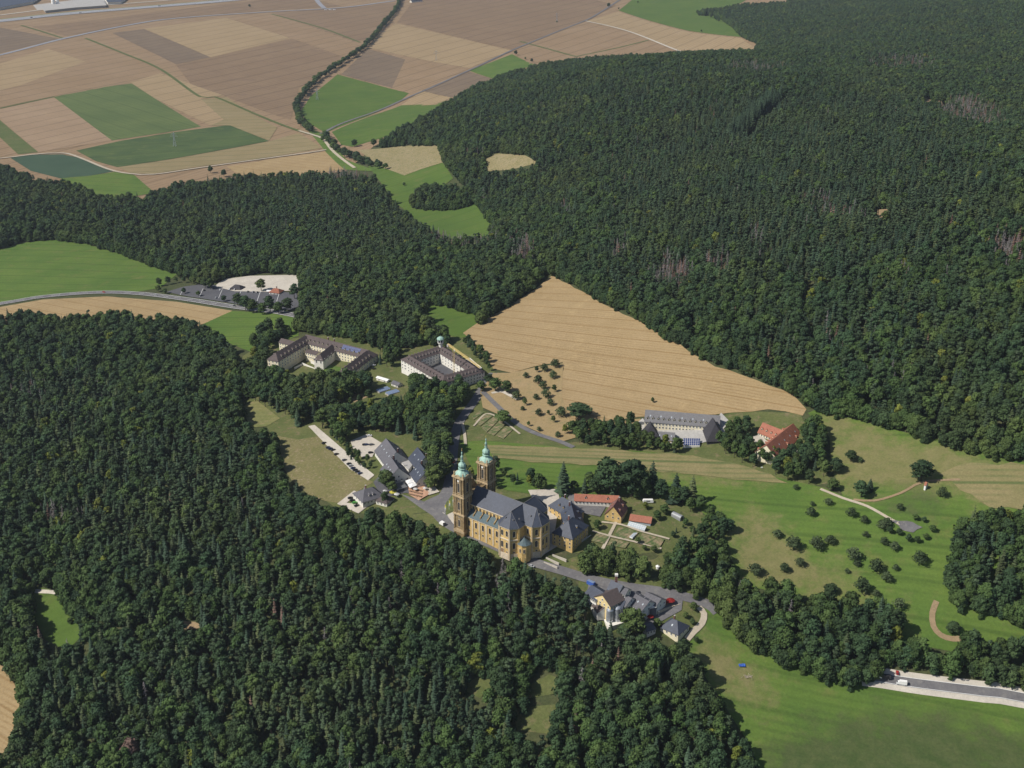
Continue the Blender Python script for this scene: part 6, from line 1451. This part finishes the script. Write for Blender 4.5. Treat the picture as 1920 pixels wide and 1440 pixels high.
def mass(name, label, pick, data=None):
    gx, gy, gz, keys, rot, scl, single = data or globals_()
    ks = sorted({k for k in keys if pick(k)}); idx = {k: i for i, k in enumerate(ks)}
    m_ = np.array([pick(k) for k in keys]) & ~single
    hid = bpy.data.collections.new(name + '_kinds')
    for i, k in enumerate(ks):
        o = bpy.data.objects.new(f'{i:02d}_{name}', KIND[k][0]); hid.objects.link(o)
    me = bpy.data.meshes.new(name); pts = np.stack([gx[m_], gy[m_], gz[m_] - .2], -1); n = len(pts)
    me.vertices.add(n); me.vertices.foreach_set('co', pts.ravel())
    for nm, typ, dat in (('kind_index', 'INT', np.array([idx[k] for k in keys[m_]], np.int32)), ('turn', 'FLOAT', rot[m_].astype(np.float32)), ('size', 'FLOAT', scl[m_].astype(np.float32))):
        a = me.attributes.new(nm, typ, 'POINT'); a.data.foreach_set('value', dat)
    me.update(); o = link(name, me); tag(o, label, 'forest', None, 'stuff')
    ng = bpy.data.node_groups.new(name, 'GeometryNodeTree')
    ng.interface.new_socket('Geometry', in_out='INPUT', socket_type='NodeSocketGeometry'); ng.interface.new_socket('Geometry', in_out='OUTPUT', socket_type='NodeSocketGeometry')
    A = ng.nodes.new; gi, go = A('NodeGroupInput'), A('NodeGroupOutput'); ip = A('GeometryNodeInstanceOnPoints'); ci = A('GeometryNodeCollectionInfo')
    ci.inputs['Collection'].default_value = hid; ci.inputs['Separate Children'].default_value = True; ci.inputs['Reset Children'].default_value = True
    ip.inputs['Pick Instance'].default_value = True
    def attr(nm, typ):
        q = A('GeometryNodeInputNamedAttribute'); q.data_type = typ; q.inputs['Name'].default_value = nm; return [s for s in q.outputs if s.enabled][0]
    cx_ = A('ShaderNodeCombineXYZ'); Lk = ng.links.new
    Lk(attr('turn', 'FLOAT'), cx_.inputs['Z']); Lk(cx_.outputs[0], ip.inputs['Rotation']); Lk(attr('size', 'FLOAT'), ip.inputs['Scale']); Lk(attr('kind_index', 'INT'), ip.inputs['Instance Index'])
    Lk(gi.outputs[0], ip.inputs['Points']); Lk(ci.outputs[0], ip.inputs['Instance']); Lk(ip.outputs[0], go.inputs[0])
    md = o.modifiers.new('trees', 'NODES'); md.node_group = ng
    return n
c1 = mass('broadleaf_forest', 'dense green broadleaf forest covering the hills', lambda k: k[:3] in ('mid', 'dar', 'yel', 'edg'))
c2 = mass('conifer_forest', 'dark conifer stands mixed into the forest on the hills', lambda k: k[:3] in ('spr', 'lar', 'pin'))
c3 = mass('dead_forest', 'grey and brown dead trees scattered in the forest', lambda k: k[:3] in ('dea', 'brn'))
print('FOREST', c1, c2, c3, cnt)

# rows and single trees
def row(px, step, keysel, hr, label, group, jit=2.5, lanes=1, name='stream_tree', wide=1.2):  # plants ordinary broadleaf trees in a row; only one row follows the stream
    ln = pline(px, step); out = 0
    for ln_i in range(lanes):
        for p in ln:
            x, y = p[0] + random.uniform(-jit, jit) + ln_i * 6, p[1] + random.uniform(-jit, jit)
            plant(random.choice(keysel), x, y, random.uniform(*hr), label, group, None, wide, name, 'tree'); out += 1
row([(752,-4),(742,22),(715,55),(690,85),(655,112),(615,138),(583,165),(563,190),(556,212),(568,238),(585,250)], 12, ['mid0', 'mid2', 'dark1', 'dark3', 'mid4'], (13, 20), 'dark bushy tree in the long row winding between the fields', 'trees of the row along the field stream', 4, 1, wide=1.5)
row([(606,258),(625,278),(645,292),(668,302),(695,312),(720,318)], 12, ['dark0', 'mid1', 'dark2'], (11, 17), 'bushy tree in the short row between track and scrub patch', 'trees of the short row above the glade', 6, 1, wide=1.7)
row([(1310,27),(1330,34),(1350,42)], 45, ['dark0', 'mid1'], (15, 19), 'dark tree in the spur jutting out of the far wood', 'trees of the far spur', 6, 2)
row([(300,536),(330,531),(360,531),(395,541)], 8, ['dark0', 'dark2', 'mid1'], (9, 13), 'bushy tree in the row above the car park entrance', 'trees of the row above the car park', 2)
for x, y, k, h, lab in [(468,14,'dark1',13,'lone round bush beside the country road'),(1044,43,'mid1',8,'bush at the foot of the far pylon'),(1141,14,'dark2',17,'tall dark tree at the far road junction'),(1160,18,'dark0',9,'small bush right of the far road junction'),(1196,6,'mid0',10,'small tree farther along the far road'),(967,104,'dark0',16,'round tree at the corner of the square pasture'),(985,112,'mid0',9,'small bush along the edge of the square pasture'),(997,117,'dark2',11,'bush where the square pasture meets the wood'),(1315,60,'dark1',8,'lone bush on the far green pasture'),
    (665,276,'dark1',17,'round dark tree alone between pasture and wood'),(701,276,'mid1',18,'round tree at the tip of the hill wood'),(395,325,'dark0',15,'round dark tree beside the bend of the farm track'),(420,332,'dark2',14,'dark tree below the farm track next to the round one'),(440,334,'mid2',9,'low bush beside the dark tree below the farm track'),(385,358,'dark1',17,'broad round tree at the upper edge of the left wood'),(423,358,'mid3',17,'reddish green tree at the upper edge of the left wood'),(758,349,'mid1',7,'small bush alone in the glade'),
    (297,547,'mid0',10,'pale round bush where car park and main road meet'),(310,551,'dark1',8,'dark low bush beside the main road'),(490,546,'mid2',16,'lone tree on the gravel yard'),(385,541,'dark0',16,'dark tree between car park and gravel yard'),(395,543,'mid3',15,'green tree between car park and gravel yard'),(461,583,'dark1',20,'large dark tree left in the roadside clump'),(475,587,'mid0',19,'green tree in the middle of the roadside clump'),(507,586,'dark3',20,'broad dark tree right in the roadside clump'),(523,589,'mid1',16,'smaller tree at the right end of the roadside clump'),(345,551,'dark0',9,'low tree on the roadside edge of the big car park'),(372,556,'mid1',8,'small tree between car park and main road'),(420,566,'dark1',9,'small dark tree between car park and main road'),(446,574,'dark2',16,'tree at the left end of the roadside clump'),(540,583,'dark1',17,'dark tree between car park and convent wood'),(552,560,'dark3',18,'dark tree at the right end of the car park'),(492,590,'mid4',14,'low tree in front of the roadside clump'),
    (1056,925,'spr2',28,'tall dark spruce behind the provost house'),(1096,924,'spr0',14,'small spruce left behind the long red barn'),(1076,922,'mid0',11,'round tree between two spruces behind the barn'),(1120,925,'dark1',16,'dark tree behind the middle of the red barn'),(1142,926,'dark2',30,'tall broad dark tree behind the red barn'),(1158,926,'dark0',27,'dark tree right behind the red barn gable'),(1183,931,'dark4',31,'tallest dark tree right of the red barn'),(1197,932,'dark3',26,'dark tree right beside the tallest one'),(1222,925,'spr3',27,'dark spruce left of two behind the garden'),(1238,934,'dark1',17,'round dark tree between the garden spruces'),(1266,942,'spr1',27,'dark spruce right of two behind the garden'),(1280,948,'dark3',16,'round dark tree behind the barrel shed'),(1297,945,'lar1',25,'olive conifer at the right end of the garden trees'),(1312,958,'mid2',13,'round tree at the right rim of the garden'),(1330,975,'mid0',12,'bushy tree at the meadow edge of the garden'),(1350,985,'mid1',12,'bushy tree farther down the meadow edge of the garden'),(1365,1000,'dark1',13,'dark tree at the outermost bulge of the garden edge'),(1322,1000,'mid3',10,'low bush inside the garden below the shed'),(1298,1000,'mid0',7,'small bush in the garden right of the path'),(1262,1008,'dark0',6,'dark small bush beside the garden path'),(1285,985,'mid4',6,'small bush below the barrel shed'),(1232,975,'mid1',9,'round bush right of the greenhouse'),(1245,965,'mid2',9,'round bush between greenhouse and shed'),(1210,955,'yel0',7,'light green bush above the greenhouse'),(1120,992,'mid0',9,'bright round tree beside the provost house'),(1196,1020,'mid3',6,'small tree at the lower garden path'),(1208,1032,'mid1',5,'tiny tree under the lower garden path'),(1226,1036,'mid2',6,'small tree at the lower rim of the garden'),
    (1183,1192,'mid4',21,'large tree standing in front of the brewery'),(1192,1192,'mid2',19,'second tree in front of the brewery right of the large one'),(1168,1198,'dark1',12,'dark lower tree below the brewery tanks'),(1300,1145,'mid0',8,'round bush at the end of the brewery yard'),(1285,1160,'mid1',6,'low bush above the small pyramid roofed house'),(1298,1172,'dark0',6,'dark bush between small house and curved path'),(1305,1205,'dark2',5,'dark bush at the foot of the curved path'),(1232,1178,'mid0',9,'tree between grey shed and small house'),
    (952,1041,'cyp',14,'dark columnar cypress before the choir of the basilica'),(937,1038,'cyp',9,'smaller columnar cypress left of the tall one'),(815,912,'mid1',21,'big green tree beside the guest house at the square'),(822,905,'dark2',20,'big dark tree behind the green one at the square'),(808,918,'mid0',14,'lower tree at the terrace by the square'),(728,918,'mid3',16,'green tree between the hotel and the gatehouse'),(735,925,'mid1',12,'smaller tree in the hotel yard'),(722,912,'dark2',15,'dark tree beside the hotel corner'),
    (895,1262,'yel1',17,'bright yellow green tree glowing in the dark lower wood'),(250,1438,'copper',25,'large reddish brown tree at the bottom left'),(228,1442,'copper',18,'smaller reddish brown tree beside the large one')]:
    p = at(x, y); plant(k, p.x, p.y, h, lab, None, None, 1.5 if k[:3] == 'spr' else (1.0 if k in ('cyp', 'copper') else 1.4))
# fruit trees of the meadow
MT = [(1492,918,4),(1553,947,5),(1523,949,3.5),(1520,968,6.5),(1596,969,6.5),(1620,981,5.5),(1457,1008,5.5),(1487,1031,9.5),(1530,1031,9),(1556,1021,6.5),(1623,1007,4),(1657,1022,5.5),(1676,1032,6),(1598,1051,9),(1607,1062,4.5),(1642,1072,8.5),(1724,1057,8.5),(1500,1062,6),(1588,1075,3.5),(1679,1070,4.5),(1662,1091,6.5),(1415,1078,8),(1470,1073,6.5),(1558,1114,7.5),(1615,1111,10),(1642,1118,4.5),(1591,1121,4.5),(1684,1142,7.5),(1766,932,7),(1687,957,5),(1612,867,4)]
for i, (x, y, h) in enumerate(MT):
    p = at(x, y); sz = 'tiny' if h < 4.6 else ('small' if h < 6.6 else ('mid sized' if h < 8.7 else 'broad'))
    wh = 'in the upper meadow near the gravel track' if y < 990 else ('in the middle of the sloping meadow' if y < 1060 else 'low on the meadow above the brook wood')
    plant(random.choice(['fru0', 'fru1', 'fru2']), p.x, p.y, h * 1.15, f'{sz} round fruit tree {wh}', 'fruit trees scattered over the meadow', None, random.uniform(.95, 1.2))
for x, y, h, k, lab in [(1726,902,15,'dark1','broad conical dark tree standing alone by the white chapel'),(1595,866,9,'dark0','round dark tree farthest up the meadow beside the grove'),(1567,886,9.5,'dark2','round dark tree at the edge of the grove on the meadow'),(1561,920,9,'mid0','round tree at the start of the gravel track'),(1614,933,11,'dark3','larger of two dark trees beside the footpath fork'),(1630,921,10,'spr0','pointed dark tree behind the larger one at the footpath fork'),(1786,1188,7,'dark2','wide dark bush on the bare earth corner')]:
    p = at(x, y); plant(k, p.x, p.y, h * 1.25, lab, None, None, 2.0 if 'bush' in lab else 1.75)
for i, (x, y) in enumerate([(1655,992),(1668,1001),(1685,1004),(1703,1016),(1719,1018),(1735,1012),(1748,998),(1716,976),(1732,980),(1662,985)]):
    p = at(x, y); plant(random.choice(['mid0', 'mid2', 'fru1', 'dark0']), p.x, p.y, random.uniform(4.5, 7), 'dense bush in the ring round the grey stone yard', 'bushes round the stone yard', None, 1.5, 'bush', 'bush')
OT = [(1041,690,9),(1021,697,8),(1006,699,8),(986,709,6),(1037,710,8),(1009,720,9),(1018,731,8),(1039,736,9),(1023,747,9),(1005,750,6),(984,761,9),(968,750,9),(980,770,4.5),(1032,761,7),(1010,780,7),(1028,779,6),(1052,782,10),(1037,793,8),(991,800,6),(1011,809,4.5),(1046,820,5.5)]
for x, y, h in OT:
    p = at(x, y); plant(random.choice(['fru0', 'fru1', 'fru2', 'mid1']), p.x, p.y, h, ('small' if h < 6.5 else 'larger') + ' fruit tree on the dry orchard slope', 'fruit trees of the dry orchard')
for x, y, h, k, lab, wd in [(1085,784,15,'dark1','big round dark tree at the corner of the wheat field',2.7),(1076,812,11,'mid2','round tree below the big one at the orchard corner',2.1),(1113,806,11,'dark0','dark tree right of the orchard corner',2.0),(902,734,12,'mid0','round tree at the roadside above the allotment beds',1.6),(943,796,13,'mid3','broad round tree above the allotment beds',2.4),(929,733,14,'mid1','light green round tree below the dark annex',1.7),(950,737,12,'mid4','greyish green tree beside the orchard',1.7),(917,722,12,'dark0','dark tree beside the annex corner',1.6)]:
    p = at(x, y); plant(k, p.x, p.y, h, lab, None, None, wd)
# the village's garden trees, each one its own object
VZ = [([(470,690),(500,715),(560,700),(600,708),(640,706),(690,720),(700,735),(660,745),(640,758),(600,790),(560,800),(530,780),(460,745)], .9, (14, 21), 'tree in the belt below the convent', 'trees of the belt below the convent'),
      ([(758,700),(800,712),(860,722),(880,735),(868,758),(852,785),(848,815),(843,860),(836,900),(822,915),(806,905),(806,860),(795,835),(760,828),(720,815),(690,810),(660,812),(648,840),(618,815),(590,796),(640,785),(690,780),(750,780),(768,745)], .9, (14, 21), 'tree in the grove above the church road', 'trees of the grove beside the church road'),
      ([(605,812),(640,838),(655,862),(690,885),(700,880),(690,862),(660,838),(640,815)], .8, (5, 9), 'low tree along the white gravel strip', 'low trees along the gravel strip'),
      ([(862,900),(880,890),(915,880),(945,888),(1000,905),(1042,917),(1020,926),(975,915),(935,905),(925,930),(905,900)], .6, (7, 13), 'tree between the basilica and the green meadow', 'trees behind the basilica'),
      ([(1058,815),(1080,808),(1120,806),(1160,796),(1190,800),(1205,822),(1225,835),(1255,840),(1280,842),(1270,852),(1180,846),(1090,838)], .95, (8, 13), 'bushy tree along the lane below the long house', 'trees of the hedge below the long house'),
      ([(1345,840),(1362,815),(1378,798),(1420,793),(1450,797),(1495,799),(1525,806),(1548,822),(1552,850),(1545,905),(1515,908),(1480,906),(1440,892),(1400,872),(1365,862),(1340,852)], .95, (10, 15), 'tree of the grove round the red roofed house', 'trees of the grove round the red house'),
      ([(640,956),(665,952),(690,955),(720,945),(745,950),(740,938),(705,942),(690,948)], .6, (8, 13), 'tree in front of the gatehouse', 'trees in front of the gatehouse'),
      ([(490,650),(505,640),(515,655),(500,672),(505,690),(480,690),(470,672)], .6, (11, 17), 'tree at the left end of the convent', 'trees left of the convent'),
      ([(872,632),(890,650),(905,672),(925,690),(915,700),(890,672),(865,650)], .5, (7, 11), 'tree between courtyard building and wheat field', 'trees beside the courtyard building'),
      ([(560,690),(585,694),(610,700),(640,702),(630,692),(606,690),(580,684)], .15, (6, 10), 'tree in the inner convent garden', 'trees in the convent garden'),
      ([(1092,912),(1120,905),(1160,915),(1200,922),(1250,935),(1300,948),(1312,965),(1285,968),(1240,950),(1190,938),(1100,928)], .75, (10, 18), 'tree of the belt behind barn and garden', 'trees of the belt behind the garden'),
      ([(702,655),(745,650),(752,672),(745,695),(715,690)], .6, (9, 14), 'tree between convent and courtyard building', 'trees between convent and courtyard building'),
      ([(575,610),(640,620),(700,638),(748,640),(742,654),(700,650),(640,632),(580,622)], .8, (10, 15), 'tree close behind the convent', 'trees close behind the convent'),
      ([(1318,965),(1345,975),(1376,998),(1372,1012),(1340,1016),(1300,1022),(1285,1018),(1310,1000),(1330,985)], .75, (7, 13), 'bushy tree along the garden rim', 'trees along the garden rim'),
      ([(1225,975),(1260,985),(1300,975),(1310,990),(1290,1012),(1262,1018),(1240,1000)], .16, (3, 6), 'shrub in the rough garden below the shed', 'shrubs in the garden'),
      ([(640,735),(665,725),(700,745),(760,735),(760,775),(700,790),(650,760)], .22, (6, 12), 'tree on the lawn below the kitchen garden', 'trees below the kitchen garden'),
      ([(1200,750),(1340,766),(1340,770),(1200,757)], .22, (5, 8), 'small tree behind the long house at the wheat field', 'small trees behind the long house')]
VH = [[(1440,840),(1484,840),(1480,852),(1440,854)], [(752,684),(905,684),(908,722),(886,735),(830,742),(770,728)], [(505,675),(700,675),(702,722),(560,728),(510,712)], [(1400,800),(1432,784),(1480,800),(1512,806),(1478,850),(1444,862),(1420,850),(1405,835)], [(660,812),(695,805),(722,830),(706,850),(700,862),(678,862),(655,842)], [(700,812),(735,812),(800,836),(812,890),(800,935),(700,905)], [(695,700),(760,700),(765,760),(700,765)]]
VT = []
for poly, dens, hr, lab, grp in VZ:
    W_ = np.array([P(*q)[:2] for q in poly]); lo, hi = W_.min(0), W_.max(0); sp = 7.2 if hr[1] > 14 else 5.6
    for x in np.arange(lo[0], hi[0], sp):
        for y in np.arange(lo[1], hi[1], sp):
            x1, y1 = x + random.uniform(-2.2, 2.2), y + random.uniform(-2.2, 2.2)
            if random.random() > dens: continue
            qx, qy, _ = proj(np.array([x1]), np.array([y1]), zt(np.array([x1]), np.array([y1])))
            if not inpoly(qx, qy, poly)[0] or any(inpoly(qx, qy, h)[0] for h in VH): continue
            r_ = random.random(); k = random.choice(['mid0', 'mid1', 'mid2', 'mid3', 'mid4']) if r_ < .5 else (random.choice(['dark0', 'dark1', 'dark2', 'dark3']) if r_ < .85 else random.choice(['yel0', 'spr0', 'spr1', 'lar0']))
            ad = {'mid': 'mid green', 'dark': 'dark green', 'yel': 'yellow green', 'spr': 'pointed conifer', 'lar': 'olive conifer'}[k.rstrip('0123456789')]
            VT.append((k, x1, y1, random.uniform(*hr), (ad + ' ' + lab) if 'conifer' not in ad else ad + ', a ' + lab, grp))
big = sorted(range(len(VT)), key=lambda i: VT[i][2] / VT[i][3])
for i in big[:95]:
    k, x, y, h, lab, grp = VT[i]; plant(k, x, y, h, ('low ' if h < 11 else 'tall ' if h > 17.5 else '') + lab, grp, None, 1.25)
rest = [VT[i] for i in big[95:]]
mass('village_trees', 'leafy trees and bushes filling the ground between the village buildings', lambda k: True, tuple(np.array(q) for q in ([v[1] for v in rest], [v[2] for v in rest], zt([v[1] for v in rest], [v[2] for v in rest]), [v[0] for v in rest], [random.uniform(0, 6.28) for v in rest], [v[3] / ht(v[0]) * 1.15 for v in rest], [False for v in rest])))
print('VILLAGE TREES', len(VT))

# ------------------------------------------------------------------ summer haze over the valley
mh = bpy.data.materials.new('haze'); mh.use_nodes = True; t = mh.node_tree; t.nodes.clear()
ou = t.nodes.new('ShaderNodeOutputMaterial'); pv = t.nodes.new('ShaderNodeVolumePrincipled'); pv.inputs['Density'].default_value = 0.00003; pv.inputs['Color'].default_value = (.80, .88, 1.0, 1); pv.inputs['Anisotropy'].default_value = .2
t.links.new(pv.outputs[0], ou.inputs['Volume'])
m = MB(); m.box((0, 0, 180), (124000, 124000, 620)); hz = m.obj('haze', mh); tag(hz, 'thin summer haze filling the air over hills and valley', None, None, 'stuff')

# labels: alike things of one group that still share a label are told apart by their order across the view
_by = {}
for o in SC.objects:
    if o.parent is None and o.get('group') and o.get('label'): _by.setdefault((o['group'], o['label']), []).append(o)
_o = ['leftmost', 'second from left', 'third from left', 'fourth from left', 'fifth from left', 'sixth from left', 'seventh from left', 'eighth from left', 'ninth from left', 'tenth from left', 'eleventh from left', 'twelfth from left', 'thirteenth from left', 'fourteenth from left', 'fifteenth from left'] + [f'{q} from left' for q in ('sixteenth', 'seventeenth', 'eighteenth', 'nineteenth', 'twentieth', 'twenty-first', 'twenty-second')]
for (g, lab), os_ in _by.items():
    n = len(os_)
    if n < 2 or n > 22 or len(lab.split()) > 11: continue
    px = [float(proj(o.location.x, o.location.y, o.location.z)[0]) for o in os_]
    for r_, i in enumerate(sorted(range(n), key=lambda i: px[i])):
        os_[i]['label'] = lab + ', ' + ('rightmost' if r_ == n - 1 else _o[r_]) + ' of these'
